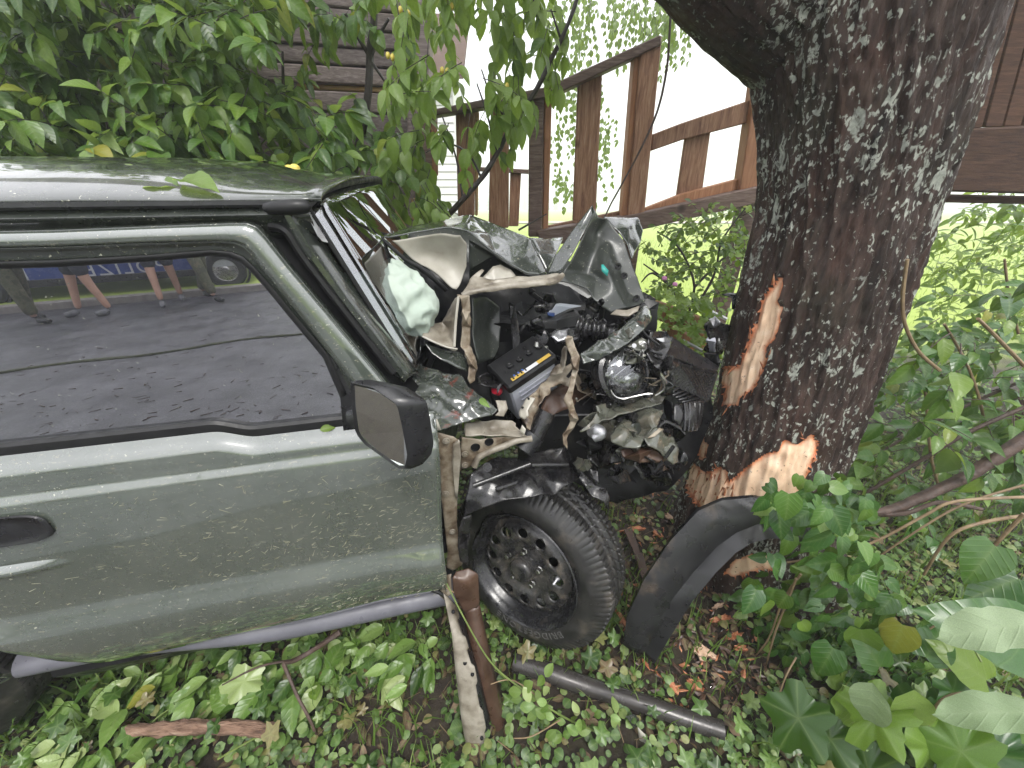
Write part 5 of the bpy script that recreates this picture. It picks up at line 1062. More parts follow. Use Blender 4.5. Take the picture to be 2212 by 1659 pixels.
prism('eave_board', [Vector((-5.5, 3.25, 4.35)), Vector((-.5, 3.25, 4.35)), Vector((-.5, 4.6, 4.95)), Vector((-5.5, 4.6, 4.95))], Vector((0, -.03, .06)), M['barn_wood'], barn, .01)
# railing
railT = thing('stair_railing', (0.45, 2.9, 0.0), 'brown wooden stair railing with wide upright boards, bright sky behind', 'railing')
def q4(a, Y, d, mat, name, par=railT, bev=.006): return prism(name, [at(x, y, Y) for x, y in a], Vector((0, d, 0)), mat, par, bev)
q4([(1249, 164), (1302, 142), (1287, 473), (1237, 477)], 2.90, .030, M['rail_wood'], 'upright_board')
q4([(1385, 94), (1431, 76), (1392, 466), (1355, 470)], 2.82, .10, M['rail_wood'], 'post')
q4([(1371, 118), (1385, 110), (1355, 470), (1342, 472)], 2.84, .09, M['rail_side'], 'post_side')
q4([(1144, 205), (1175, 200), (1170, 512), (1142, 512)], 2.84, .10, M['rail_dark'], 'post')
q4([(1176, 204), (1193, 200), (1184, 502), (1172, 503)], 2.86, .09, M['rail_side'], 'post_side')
q4([(1060, 228), (1100, 220), (1099, 492), (1055, 494)], 2.92, .030, M['rail_wood'], 'upright_board')
q4([(984, 242), (1025, 236), (1025, 466), (989, 468)], 2.92, .030, M['rail_wood'], 'upright_board')
q4([(1025, 240), (1035, 240), (1032, 466), (1026, 466)], 2.94, .03, M['fresh_wood'], 'upright_board')
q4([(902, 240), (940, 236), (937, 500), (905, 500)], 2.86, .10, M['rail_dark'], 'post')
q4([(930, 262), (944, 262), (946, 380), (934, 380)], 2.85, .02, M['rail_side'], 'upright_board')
q4([(1183, 186), (1428, 74), (1430, 96), (1194, 207)], 2.80, .13, M['rail_dark'], 'handrail')
q4([(925, 238), (1186, 186), (1195, 208), (935, 250)], 2.80, .13, M['rail_dark'], 'handrail')
q4([(1410, 290), (1475, 265), (1632, 212), (1630, 262), (1475, 302), (1407, 326)], 2.86, .05, M['rail_wood'], 'mid_rail')
q4([(1481, 296), (1536, 282), (1518, 412), (1462, 425)], 2.90, .03, M['rail_wood'], 'upright_board')
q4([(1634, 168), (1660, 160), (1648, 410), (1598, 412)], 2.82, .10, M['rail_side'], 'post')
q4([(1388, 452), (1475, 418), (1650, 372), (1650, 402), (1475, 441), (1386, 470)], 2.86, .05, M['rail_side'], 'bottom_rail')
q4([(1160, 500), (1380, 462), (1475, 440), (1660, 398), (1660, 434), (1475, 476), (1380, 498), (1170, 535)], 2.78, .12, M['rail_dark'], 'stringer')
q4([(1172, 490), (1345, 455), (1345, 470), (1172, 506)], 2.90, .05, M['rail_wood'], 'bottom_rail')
for x, w, t, b_, Y in ((1102, 24, 373, 489, 3.9), (1008, 20, 372, 480, 3.9)): q4([(x, t), (x + w, t), (x + w - 6, b_), (x - 3, b_)], Y, .03, M['rail_wood'], 'low_post')
q4([(990, 358), (1145, 366), (1145, 376), (990, 368)], 3.86, .08, M['rail_dark'], 'low_rail')
q4([(888, 428), (905, 428), (905, 475), (889, 475)], 2.80, .04, M['fresh_wood'], 'block')
for (x, y, Y) in ((1160, 512, 2.9), (920, 500, 2.9), (1375, 470, 2.9), (1630, 412, 2.88)):     # legs to the ground
    p = at(x, y, Y); prism('support_post', [Vector((p.x - .05, Y, p.z - .02)), Vector((p.x + .05, Y, p.z - .02)), Vector((p.x + .05, Y, -.25)), Vector((p.x - .05, Y, -.25))], Vector((0, .1, 0)), M['rail_dark'], railT, .005)
# deck at the right behind the trunk
deckT = thing('timber_deck', (2.9, 2.5, 0.0), 'dark timber deck beam and planks behind the trunk', 'deck')
q4([(1960, 290), (2085, 277), (2420, 262), (2420, 424), (2038, 414), (1950, 412)], 2.35, .09, M['deck_wood'], 'beam', deckT, .01)
q4([(1960, 418), (2420, 428), (2420, 445), (1950, 436)], 2.45, .16, M['deck_wood'], 'beam', deckT, .008)
for i, (a, b) in enumerate((((2172, -60), (2084, 276)), ((2216, -60), (2128, 274)), ((2262, -60), (2168, 273)), ((2312, -60), (2210, 272)))):
    q4([(a[0] - 60 + 60, a[1]), (a[0] + 42, a[1]), (b[0] + 38, b[1]), b], 2.42 + .004 * i, .03, M['deck_wood'], 'plank', deckT, .004)
prism('deck_post', [Vector((3.9, 2.46, 1.55)), Vector((4.02, 2.46, 1.55)), Vector((4.02, 2.46, -.3)), Vector((3.9, 2.46, -.3))], Vector((0, .12, 0)), M['deck_wood'], deckT, .006)
# white house far behind
M['white_wall'] = pm('white_siding', [(0.3, (0.55, 0.53, 0.58)), (0.7, (0.66, 0.64, 0.68))], 4, .6)
hs_c = at(992, 440, 13); house = thing('white_house', (hs_c.x, 13, ground_z(hs_c.x, 13)), 'pale house wall with thin boards glimpsed between the railing boards', 'house')
gz = ground_z(hs_c.x, 13)
prism('wall', [Vector((hs_c.x - 5, 13, gz)), Vector((hs_c.x, 13, gz)), Vector((hs_c.x, 13, 4.1)), Vector((hs_c.x - 5, 13, 4.1))], Vector((0, 5, 0)), M['white_wall'], house, .02)
for i in range(22): prism('siding_board', [Vector((hs_c.x - 5, 12.96, gz + .1 + i * .2)), Vector((hs_c.x + .0, 12.96, gz + .1 + i * .2)), Vector((hs_c.x + .0, 12.985, gz + .28 + i * .2)), Vector((hs_c.x - 5, 12.985, gz + .28 + i * .2))], Vector((0, .012, 0)), M['white_wall'], house, 0)
prism('roof', [Vector((hs_c.x - 5.3, 12.6, 4.0)), Vector((hs_c.x + .35, 12.6, 4.0)), Vector((hs_c.x + .35, 15.5, 6.0)), Vector((hs_c.x - 5.3, 15.5, 6.0))], Vector((0, 0, .12)), M['deck_wood'], house, .01)
for i in range(3):
    x = hs_c.x - .25 - i * .0; prism('trellis_bar', [Vector((hs_c.x - .9, 12.90, 1.2 - i * .55)), Vector((hs_c.x - .02, 12.90, .75 - i * .55)), Vector((hs_c.x - .02, 12.90, .70 - i * .55)), Vector((hs_c.x - .9, 12.90, 1.15 - i * .55))], Vector((0, .03, 0)), M['grey_plastic'], house, 0)
# ================================================================== loose wreckage and litter
def kf(cx, cy_): return (1316.6 + .4048 * cx, 987.5 + .4048 * cy_)
def kp(cx, cy_): return (737.3 + .4047 * cx, 987.5 + .4047 * cy_)
# wheel-arch flare leaning on the tree
A = [(1348, 1392, .835), (1357, 1330, .86), (1393, 1252, .895), (1450, 1168, .935), (1508, 1105, .965), (1560, 1082, .985), (1625, 1076, .995), (1700, 1088, 1.0), (1760, 1125, 1.0)]
Bm = [(1393, 1412, .815), (1412, 1365, .83), (1450, 1295, .86), (1500, 1232, .89), (1548, 1180, .92), (1590, 1150, .935), (1640, 1130, .945), (1700, 1132, .95), (1745, 1155, .95)]
Bi = [(1412, 1433, .790), (1445, 1375, .805), (1495, 1295, .835), (1545, 1235, .86), (1588, 1192, .885), (1620, 1172, .90), (1655, 1162, .91), (1700, 1160, .92), (1735, 1175, .925)]
rows = []
for i in range(49):
    t = i / 48; a, m_, c = poly_at(A, t), poly_at(Bm, t), poly_at(Bi, t); a, m_, c = at(*a), at(*m_), at(*c)
    bulge = (a - m_).cross(poly_at([(0,)], 0) and Vector((1, 0, 0)) or Vector((1, 0, 0))).normalized()
    r = [a + Vector((.004, .012, 0)), a]
    for k in range(1, 7): r.append(a.lerp(m_, k / 7) + Vector((-.3, -1, .5)).normalized() * .012 * math.sin(math.pi * k / 7))
    r += [m_, m_.lerp(c, .12), m_.lerp(c, .5), c, c + Vector((0, .012, -.006))]; rows.append(r)
flare = loft('fender_flare', rows, M['muddy_plastic'], None, thick=.004, sharp=35, flip=True); tag(flare, 'curved black plastic wheel arch flare leaning on the tree base', 'car part')
# bent strip: pale metal, rubber edge, rusty inner plate
stripT = thing('torn_fender_strip', gnd(1050, 1640), 'long bent metal strip, pale edge and rusty inside, in front of the wheel', 'car part')
lft = [(545, 725, .775), (590, 950, .70), (610, 1150, .655), (640, 1400, .60), (690, 1680, .545), (720, 1800, .53)]
mid = [(600, 775, .775), (655, 960, .705), (705, 1130, .655), (755, 1400, .60), (805, 1680, .545), (830, 1800, .53)]
md2 = [(650, 840, .79), (690, 1000, .73), (735, 1150, .68), (795, 1400, .625), (855, 1680, .57), (880, 1800, .56)]
rgt = [(740, 790, .80), (785, 1000, .745), (830, 1200, .695), (900, 1450, .64), (955, 1680, .59), (985, 1800, .575)]
def rail_rows(L, Rr, n, wave, amp, ins=5):
    rows = []
    for i in range(n + 1):
        t = i / n; a, b = poly_at(L, t), poly_at(Rr, t); r = []
        for k in range(ins + 1):
            f = k / ins; r.append(at(*kp(lerp(a[0], b[0], f) + (wave * (1 if math.sin(t * 34) > .2 else -.4) * (f == 1)), lerp(a[1], b[1], f)), lerp(a[2], b[2], f) - amp * math.sin(math.pi * f)))
        rows.append(r)
    return rows
loft('pale_edge', rail_rows(lft, mid, 60, 9, .003), M['primer'], stripT, thick=.003, sharp=35, flip=True)
loft('rubber_edge', rail_rows([(p[0] - 12, p[1], p[2] + .006) for p in mid], md2, 60, 0, .004), M['dark_plastic'], stripT, thick=.003, sharp=35, flip=True)
loft('rusty_plate', rail_rows([(p[0] - 14, p[1], p[2] + .004) for p in md2], rgt, 60, 0, .012), M['rust'], stripT, thick=.003, sharp=35, flip=True)
fold('rusty_plate', [(*kp(588, 640), .79), (*kp(610, 605), .81), (*kp(680, 588), .82), (*kp(735, 620), .81), (*kp(745, 800), .795), (*kp(660, 850), .785), (*kp(590, 730), .78)], M['rust'], stripT, inner=[(*kp(665, 660), .785)], cuts=5, amp=.003, ns=14, smooth=2, thick=.003)
fold('pale_corner', [(*kp(455, 715), .80), (*kp(470, 660), .805), (*kp(520, 640), .81), (*kp(585, 625), .80), (*kp(590, 725), .785), (*kp(550, 760), .78), (*kp(500, 715), .79)], M['primer_dirty'], stripT, cuts=3, amp=.003, ns=20)
tube('rubber_curl', [at(*kp(c[0], c[1]), .775) for c in ((470, 708), (520, 722), (570, 760), (620, 820), (655, 880))], [.006], M['rubber'], stripT, 7, 5)
for c, Y in (((597, 825), .735), ((660, 1100), .66), ((700, 1160), .645), ((750, 1500), .575)):
    p = at(*kp(*c), Y); V, F = lathe([(0, .006), (-.003, .0055), (-.003, .0004)], 10, axis_matrix(p, (CAM - p))); mesh_obj('punched_hole', V, F, M['interior'], stripT, True)
# dark tube trim on the ground
t0, t1 = gnd(1112, 1430, .05), gnd(1562, 1578, .05)
tt = tube('bumper_trim_tube', [t0.lerp(t1, i / 12) + Vector((0, 0, .004 * math.sin(i))) for i in range(13)], [.036, .034, .030, .030, .031], M['bronze_plastic'], None, 20, 2); tag(tt, 'broken grey-brown plastic tube lying on the ground below the wheel', 'car part')
ex = (t1 - t0).normalized()
cv = fold('curled_panel', [(*kf(80, 1375), .62), (*kf(130, 1360), .64), (*kf(200, 1420), .64), (*kf(300, 1530), .60), (*kf(360, 1640), .57), (*kf(340, 1690), .56), (*kf(240, 1660), .565), (*kf(190, 1600), .575), (*kf(150, 1500), .60)], M['paint_wet'], None, inner=[(*kf(230, 1530), .635)], cuts=5, amp=.004, ns=14, thick=.002, smooth=2, back=M['primer']); tag(cv, 'small curled dark green panel scrap with pale torn edge', 'car part')
fold('torn_edge', [(*kf(150, 1440), .60), (*kf(190, 1480), .585), (*kf(215, 1560), .57), (*kf(205, 1640), .56), (*kf(180, 1600), .565), (*kf(160, 1520), .585)], M['primer_pale'], cv, cuts=2, amp=.002)
rp = fold('rusty_scrap', [(*kf(-40, 1530), .60), (*kf(80, 1500), .62), (*kf(160, 1530), .60), (*kf(180, 1680), .55), (*kf(60, 1700), .55), (*kf(-60, 1640), .57)], M['rust'], None, cuts=3, amp=.006, ns=12, thick=.003); tag(rp, 'flat rusty brown scrap at the bottom edge', 'car part')
# torn-off front bumper and grille jammed against the trunk
bumT = thing('torn_front_bumper', at(1500, 940, 1.22), 'torn black front bumper with mesh grille jammed between car and tree', 'car part')
fold('top_panel', [kr(1385, 380, 1.30), kr(1600, 520, 1.36), kr(1800, 640, 1.40), kr(2010, 770, 1.42), kr(1960, 850, 1.36), kr(1700, 780, 1.33), kr(1480, 700, 1.29), kr(1270, 690, 1.22), kr(1330, 540, 1.26)], M['dark_plastic'], bumT, cuts=4, amp=.004, ns=12, thick=.005, smooth=1)
Q = [kr(1270, 690, 1.215), kr(1960, 850, 1.355), kr(1850, 1190, 1.26), kr(1340, 960, 1.17)]
def gq(u, v):
    a = [lerp(Q[0][k], Q[1][k], u) for k in range(3)]; b = [lerp(Q[3][k], Q[2][k], u) for k in range(3)]; return at(*[lerp(a[k], b[k], v) for k in range(3)])
NB = 15
for i in range(-NB // 2, NB + 1):
    for sgn in (1, -1):
        P = []
        for k in range(9):
            v = k / 8; u = (i / NB) + (v * .45 if sgn > 0 else (1 - v) * .45)
            if 0 <= u <= 1: P.append(gq(u, v))
        if len(P) > 2: tube('mesh_bar', P, [.0045], M['wet_plastic'], bumT, 5)
for (u0, v0, u1, v1) in ((0, 0, 1, 0), (1, 0, 1, 1), (1, 1, 0, 1), (0, 1, 0, 0)): tube('mesh_frame', [gq(u0, v0), gq(u1, v1)], [.007], M['wet_plastic'], bumT, 7)
for i in range(7):
    t = i / 6; a = (lerp(1335, 1560, t), lerp(1050, 1225, t)); b = (lerp(1420, 1800, t), lerp(985, 1180, t))
    fold('slat', [kr(a[0], a[1], 1.12 + .06 * t), kr(b[0], b[1], 1.18 + .06 * t), kr(b[0] + 22, b[1] + 12, 1.175 + .06 * t), kr(a[0] + 24, a[1] + 16, 1.115 + .06 * t)], M['dark_plastic'], bumT, cuts=1, amp=0, thick=.008)
tube('slat_frame', [at(*kr(1390, 985, 1.19)), at(*kr(1600, 1090, 1.23)), at(*kr(1810, 1200, 1.25))], [.008], M['wet_plastic'], bumT, 8)
fold('bumper_end', [kr(1420, 1220, 1.13), kr(1560, 1210, 1.16), kr(1760, 1180, 1.20), kr(1820, 1200, 1.21), kr(1810, 1350, 1.18), kr(1780, 1500, 1.15), kr(1740, 1580, 1.13), kr(1600, 1600, 1.10), kr(1500, 1540, 1.09), kr(1410, 1440, 1.09)], M['wet_plastic'], bumT, inner=[kr(1600, 1400, 1.11), kr(1700, 1300, 1.15)], cuts=4, amp=.003, ns=10, thick=.005, smooth=2)
fold('bumper_back', [kr(1290, 1150, 1.20), kr(1420, 1220, 1.16), kr(1420, 1440, 1.14), kr(1500, 1540, 1.14), kr(1400, 1560, 1.16), kr(1320, 1350, 1.18)], M['engine'], bumT, cuts=2, amp=.004)
for i in range(4): tube('bumper_rib', [at(*kr(1560 + i * 65, 1225, 1.145 + i * .013)), at(*kr(1570 + i * 55, 1400, 1.105 + i * .016)), at(*kr(1560 + i * 50, 1570, 1.08 + i * .015))], [.004], M['dark_plastic'], bumT, 6, 4)
lampT = thing('broken_fog_lamp', at(1545, 760, 1.45), 'broken silver and black lamp unit wedged behind the trunk edge', 'car part')
for i, (pts, mt) in enumerate(((((1810, 270), (1880, 170), (1960, 190), (2060, 240), (2130, 250), (2080, 480), (2030, 600), (1900, 640), (1800, 560), (1870, 420)), 'wet_plastic'), (((1830, 440), (1920, 350), (1960, 460), (1930, 620), (1860, 560)), 'battery_grey'), (((1870, 180), (1950, 150), (2010, 220), (1940, 290), (1870, 270)), 'aluminium'), (((1980, 420), (2080, 440), (2060, 560), (1960, 600)), 'steel'), (((1810, 610), (1980, 590), (2020, 720), (1980, 800), (1860, 720)), 'engine'))):
    Y0 = 1.50 - .02 * i; fold('lamp_shell', [kr(x, y, Y0 + .03 * math.sin(k * 2)) for k, (x, y) in enumerate(pts)], M[mt], lampT, cuts=3, amp=.008, ns=26, thick=.006, seed=i + 30)
fold('panel_scrap', [(1575, 632, 1.62), (1596, 634, 1.62), (1598, 640, 1.6), (1592, 642, 1.6), (1590, 668, 1.58), (1582, 668, 1.58), (1582, 642, 1.6), (1560, 636, 1.62)], M['wet_plastic'], lampT, cuts=1, amp=.002, thick=.006)
# terracotta-coloured garden edging and white wire
edg = thing('garden_edging', at(1480, 690, 2.4), 'low brown garden border boards among yellow-green leaves behind the bumper', 'border')
for a, b in (((1415, 650), (1550, 700)), ((1430, 700), (1540, 745))): prism('edging_board', [at(*a, 2.4), at(*b, 2.3), at(b[0], b[1] + 40, 2.3), at(a[0], a[1] + 40, 2.4)], Vector((.02, .04, 0)), M['rail_side'], edg, .006)
tube('white_lath', [at(1500, 655, 2.4), at(1570, 690, 2.3)], [.012], M['white_label'], edg, 6)
tube('white_lath', [at(1475, 735, 2.1), at(1540, 770, 2.0)], [.010], M['white_label'], edg, 6)
# stick, twigs on the ground
st = tube('broken_stick', [gnd(272, 1577, .075), gnd(360, 1573, .08), gnd(480, 1570, .08), gnd(590, 1580, .075)], [.016, .018, .020, .019], M['bark_stick'] if 'bark_stick' in M else pm('peeled_stick', [(0.3, (0.055, 0.028, 0.018)), (0.45, (0.15, 0.085, 0.055)), (0.6, (0.27, 0.165, 0.11)), (0.75, (0.40, 0.29, 0.21))], 26, .65, bmp=.9, bdist=.012, stretch=(.35, 2, 2), detail=9), None, 14, 10, wob=.55); tag(st, 'short peeled brown stick lying on the ground under the door', 'stick')
tube('cut_end', [gnd(586, 1579.5, .075), gnd(592, 1580.5, .075)], [.017], M['fresh_wood'], st, 12)
# bark chips and wood splinters on the ground
chips = [((1364, 1146), 62, 15, .98, 'long orange bark strip beside the wheel tread'), ((1419, 1046), 44, 20, 1.06, 'pale pinkish chunk of torn wood above the bark strip'), ((1322, 990), 34, 18, 1.0, 'pale frayed wood splinter caught in the wreckage'), ((1421, 1155), 16, 18, 1.0, 'small squarish orange bark chip beside the tree base'), ((1515, 1408), 34, 32, 0, 'pale pink round wood chip on bare soil'), ((1563, 1338), 62, 12, 0, 'slim slanting orange bark strip on the root'), ((1582, 1376), 44, 14, 0, 'wide flat orange bark chip on the root'), ((1454, 1487), 26, 18, 0, 'orange bark chip nearest the grey tube end'), ((1503, 1487), 26, 24, 0, 'orange and yellow bark chip right of the other near the tube'), ((1341, 1338), 14, 40, 0, 'upright orange bark sliver at the tyre edge'), ((1446, 1118), 14, 26, 1.0, 'tiny pale splinter standing at the trunk foot'), ((1552, 1310), 26, 10, 0, 'thin pale splinter on the dark root'), ((1600, 1400), 22, 12, 0, 'reddish bark crumb at the ivy edge')]
random.seed(12)
for (c, l, w, Y, lab) in chips:
    Y = Y if c[1] < 1000 else 0; p = at(c[0], c[1], Y) if Y else gnd(c[0], c[1], ground_z(*gnd(c[0], c[1])[:2]) + .015); sc = (p - CAM).length / FPX * .95
    bmv = bmesh.new(); n = 17; ang = -.4 if l > w * 2 else .2
    vt = []; vb = []
    for k in range(n):
        a = 2 * math.pi * k / n; j = random.choice((.5, .75, .9, 1.05, 1.25)) * random.uniform(.85, 1.1); x = math.cos(a) * l / 2 * sc * j; y = math.sin(a) * w / 2 * sc * j / (.75 if not Y else .9)
        off = Vector((x * math.cos(ang) - y * math.sin(ang), (x * math.sin(-ang) * .4 + y * .7), (y * .7 + x * math.sin(-ang)) if Y else .006 * random.random()))
        vt.append(bmv.verts.new(p + off + Vector((0, 0, .006)))); vb.append(bmv.verts.new(p + off * .9 - Vector((0, 0, .006))))
    ctp = bmv.verts.new(p + Vector((0, -.002, .009)))
    for k in range(n): bmv.faces.new((vt[k], vt[(k + 1) % n], ctp)); bmv.faces.new((vb[(k + 1) % n], vb[k], vt[k], vt[(k + 1) % n])) if False else bmv.faces.new((vt[(k + 1) % n], vt[k], vb[k], vb[(k + 1) % n]))
    bmv.faces.new(list(reversed(vb))); bmesh.ops.recalc_face_normals(bmv, faces=bmv.faces)
    tag(bm_obj('bark_chip', bmv, M['splinter'] if 'pale' not in lab else M['chip_pale'] if 'chip_pale' in M else M['splinter'], None), lab, 'bark chip', 'bark and wood chips from the torn tree')

SOILP = [(1240, 1080), (1400, 990), (1480, 1010), (1560, 1240), (1660, 1400), (1640, 1520), (1500, 1570), (1400, 1490), (1330, 1400), (1345, 1250)]
random.seed(14)
def crumbs(name, n, mat, lo, hi, label, cat, polyg):
    V = []; F = []; xs_ = [p[0] for p in polyg]; ys_ = [p[1] for p in polyg]; k = 0
    while k < n:
        x, y = random.uniform(min(xs_), max(xs_)), random.uniform(min(ys_), max(ys_))
        if not in_poly(x, y, polyg): continue
        k += 1; p = gnd(x, y); p.z = ground_z(p.x, p.y) + random.uniform(.004, .03); l = random.uniform(lo, hi); d = Vector((random.gauss(0, 1), random.gauss(0, 1), random.gauss(0, .25))).normalized() * l; e = d.cross(Vector((random.gauss(0, .3), random.gauss(0, .3), 1))).normalized() * l * random.uniform(.12, .4); h = Vector((0, 0, random.uniform(.003, .008))); b0 = len(V)
        V += [p - d - e * .6, p - d * .2 + e, p + d + e * .3, p + d * .5 - e, p + h, p - h]
        for q in ((0, 1, 4), (1, 2, 4), (2, 3, 4), (3, 0, 4), (1, 0, 5), (2, 1, 5), (3, 2, 5), (0, 3, 5)): F.append(tuple(b0 + i for i in q))
    o = mesh_obj(name, V, F, mat, None, False); tag(o, label, cat, kind='stuff'); return o
crumbs('bark_crumbs', 420, M['rust'], .006, .030, 'dark bark crumbs scattered on bare soil by the tree', 'bark', SOILP)
crumbs('wood_splinters', 150, M['splinter'], .006, .026, 'small orange wood splinters scattered on bare soil by the tree', 'splinters', SOILP)
for i, (x, y, a_, l) in enumerate(((1370, 1180, 1.3, .10), (1395, 1250, 1.5, .12), (1345, 1215, 1.1, .08))):
    p = gnd(x, y, .05); d = Vector((math.cos(a_) * .3, -math.sin(a_), -.1)).normalized() * l; e = Vector((.02, .004, .006)); o = prism('split_wood', [p - d - e, p - d + e, p + d + e * .6, p + d - e * .6], Vector((0, 0, .008)), M['rust'], None, .001); tag(o, ('long split brown wood slab beside the tread, nearest the wheel', 'long split brown wood slab lying nearer the flare', 'short split brown slab behind the others')[i], 'wood slab', 'split wood slabs between wheel and tree')
crumbs('glass_crumbs', 90, M['lamp_glass'], .003, .008, 'crumbs of broken clear lamp glass on the soil', 'glass', SOILP)
crumbs('plastic_shards', 70, M['wet_plastic'], .006, .022, 'small black plastic shards on the soil by the wheel', 'shards', SOILP)
# ================================================================== leaves and plants
def leaf_geo(kind, res=1):
    """unit leaf: base at the origin, tip along +Y, normal +Z; returns verts, faces, midrib weight"""
    if kind in ('lobed', 'maple'):
        n = 40 if res else 20; V = [(0, .42, -.01)]; mid = [1.0]; F = []
        for ring in (.5, 1.0):
            for k in range(n):
                a = 2 * math.pi * k / n - math.pi / 2
                lob = {'lobed': .40 + .075 * math.cos(5 * (a - math.pi / 2)) + .022 * math.cos(13 * a + 1) + .012 * math.cos(19 * a), 'maple': .38 + .105 * math.cos(5 * (a - math.pi / 2)) + .045 * math.cos(13 * a + .6)}[kind]
                if math.sin(a) < -.8: lob *= .84
                x, y = ring * lob * 1.06 * math.cos(a), .42 + ring * lob * 1.24 * math.sin(a)
                V.append((x, y, .20 * abs(x) - .34 * (y - .25) ** 2 + ring * ring * (.035 * math.sin(5 * a + 1) + .022 * math.sin(9 * a + 2)) - .05 * ring * ring)); mid.append(1.0 if (k % 8 == 4 if res else k % 4 == 2) else 0.0)
        for k in range(n):
            k2 = (k + 1) % n; F += [(0, 1 + k, 1 + k2), (1 + k, 1 + n + k, 1 + n + k2), (1 + k, 1 + n + k2, 1 + k2)]
        return np.array(V), F, np.array(mid)
    m = {0: 4, 1: 7, 2: 10}[res] if kind != 'wavy' else 16; cols = [-1, 0, 1] if res == 0 else [-1, -.55, 0, .55, 1]
    V = []; mid = []
    for i in range(m + 1):
        t = i / m
        if kind == 'dog': w = .30 * math.sin(math.pi * t ** .85) ** .9 * (1 - .25 * t)
        elif kind == 'heart': w = .46 * (math.sin(math.pi * min(1, t * .93 + .07)) ** .62) * (1.12 - .72 * t)
        elif kind == 'oval': w = .33 * math.sin(math.pi * t) ** .75
        elif kind == 'long': w = .20 * math.sin(math.pi * t ** .8) ** .8
        elif kind == 'wavy': w = .36 * math.sin(math.pi * t ** .9) ** .62 * (1 + .07 * math.sin(11 * t) + .05 * math.sin(23 * t + 1))
        elif kind == 'round': w = .50 * math.sin(math.pi * min(1, .06 + t * .94)) ** .6
        for c in cols:
            x = c * w; y = t + (-.10 * abs(c) * (1 - t) if kind == 'heart' else 0)
            fold_ = {'dog': .34, 'heart': .22, 'oval': .18, 'long': .3, 'round': .1, 'wavy': .12}[kind]
            z = fold_ * abs(x) - .34 * t * t + (.045 * abs(c) * math.sin(t * 13 + c) if kind == 'wavy' else .020 * abs(c) * math.sin(t * 22))
            V.append((x, y, z)); mid.append(1.0 if c == 0 else 0.0)
    n = len(cols); F = [(i * n + k, i * n + k + 1, (i + 1) * n + k + 1, (i + 1) * n + k) for i in range(m) for k in range(n - 1)]
    return np.array(V), F, np.array(mid)
GEO = {(k, r): leaf_geo(k, r) for k in ('wavy', 'dog', 'heart', 'oval', 'long', 'round', 'lobed', 'maple') for r in (0, 1, 2)}
def blade_geo():
    V = []
    for i in range(4):
        t = i / 3; w = .035 * (1 - t * .95); V += [(-w, .55 * t * t, t * (1 - .22 * t)), (w, .55 * t * t, t * (1 - .22 * t))]
    return np.array(V), [(2 * i, 2 * i + 1, 2 * i + 3, 2 * i + 2) for i in range(3)], np.zeros(8)
GEO[('blade', 0)] = blade_geo()
def leaf_mat(name, cols, back, transl=.35, rough=.30, vein=(.30, .38, .14), vk=.26, spec=.5):
    m, N, L, b, o = new_mat(name)
    at_ = N.new('ShaderNodeAttribute'); at_.attribute_name = 'rnd'; oi = N.new('ShaderNodeObjectInfo')
    ad = N.new('ShaderNodeMath'); ad.operation = 'ADD'; L.new(at_.outputs['Fac'], ad.inputs[0]); L.new(oi.outputs['Random'], ad.inputs[1])
    fr = N.new('ShaderNodeMath'); fr.operation = 'FRACT'; L.new(ad.outputs[0], fr.inputs[0])
    c = ramp(N, L, fr.outputs[0], cols)
    sp = ramp(N, L, noise_fac(N, L, 90, 4, .6), [(0.3, g(.75)), (0.7, g(1.2))]); c = mix(N, L, 1.0, c, sp, 'MULTIPLY')
    md = N.new('ShaderNodeAttribute'); md.attribute_name = 'mid'
    mk = N.new('ShaderNodeMath'); mk.operation = 'POWER'; mk.inputs[1].default_value = 4; L.new(md.outputs['Fac'], mk.inputs[0])
    mk2 = N.new('ShaderNodeMath'); mk2.operation = 'MULTIPLY'; mk2.inputs[1].default_value = vk; L.new(mk.outputs[0], mk2.inputs[0])
    c = mix(N, L, mk2.outputs[0], c, vein)
    vn = N.new('ShaderNodeAttribute'); vn.attribute_name = 'vn'
    v1 = N.new('ShaderNodeMath'); v1.operation = 'MULTIPLY'; v1.inputs[1].default_value = 6.0; L.new(vn.outputs['Fac'], v1.inputs[0])
    v2 = N.new('ShaderNodeMath'); v2.operation = 'PINGPONG'; v2.inputs[1].default_value = .5; L.new(v1.outputs[0], v2.inputs[0])
    vr = ramp(N, L, v2.outputs[0], [(0.0, g(1)), (.10, g(.2)), (.26, g(0))])
    v3 = N.new('ShaderNodeMath'); v3.operation = 'MULTIPLY'; v3.inputs[1].default_value = vk * .55; L.new(vr, v3.inputs[0])
    c = mix(N, L, v3.outputs[0], c, vein)
    bump(N, L, b, vr, .35, .002)
    ge = N.new('ShaderNodeNewGeometry'); c = mix(N, L, ge.outputs['Backfacing'], c, mix(N, L, .65, c, back))
    L.new(c, b.inputs['Base Color']); b.inputs['Roughness'].default_value = rough; b.inputs['Specular IOR Level'].default_value = spec
    if transl:
        tr = N.new('ShaderNodeBsdfTranslucent'); tc = mix(N, L, .55, c, (.30, .42, .04)); L.new(tc, tr.inputs['Color'])
        mx = N.new('ShaderNodeMixShader'); mx.inputs[0].default_value = transl; L.new(b.outputs[0], mx.inputs[1]); L.new(tr.outputs[0], mx.inputs[2]); L.new(mx.outputs[0], o.inputs['Surface'])
    return m
LM = {}
LM['dark'] = leaf_mat('dogwood_leaf', [(0, (0.022, 0.062, 0.010)), (.4, (0.048, 0.115, 0.016)), (.75, (0.098, 0.19, 0.026)), (.95, (0.16, 0.25, 0.04)), (1, (0.28, 0.26, 0.04))], (.17, .25, .09), .38, .30)
LM['pale'] = leaf_mat('pale_dogwood_leaf', [(0, (0.13, 0.22, 0.035)), (.5, (0.19, 0.30, 0.06)), (1, (0.27, 0.37, 0.12))], (.34, .43, .20), .52, .32)
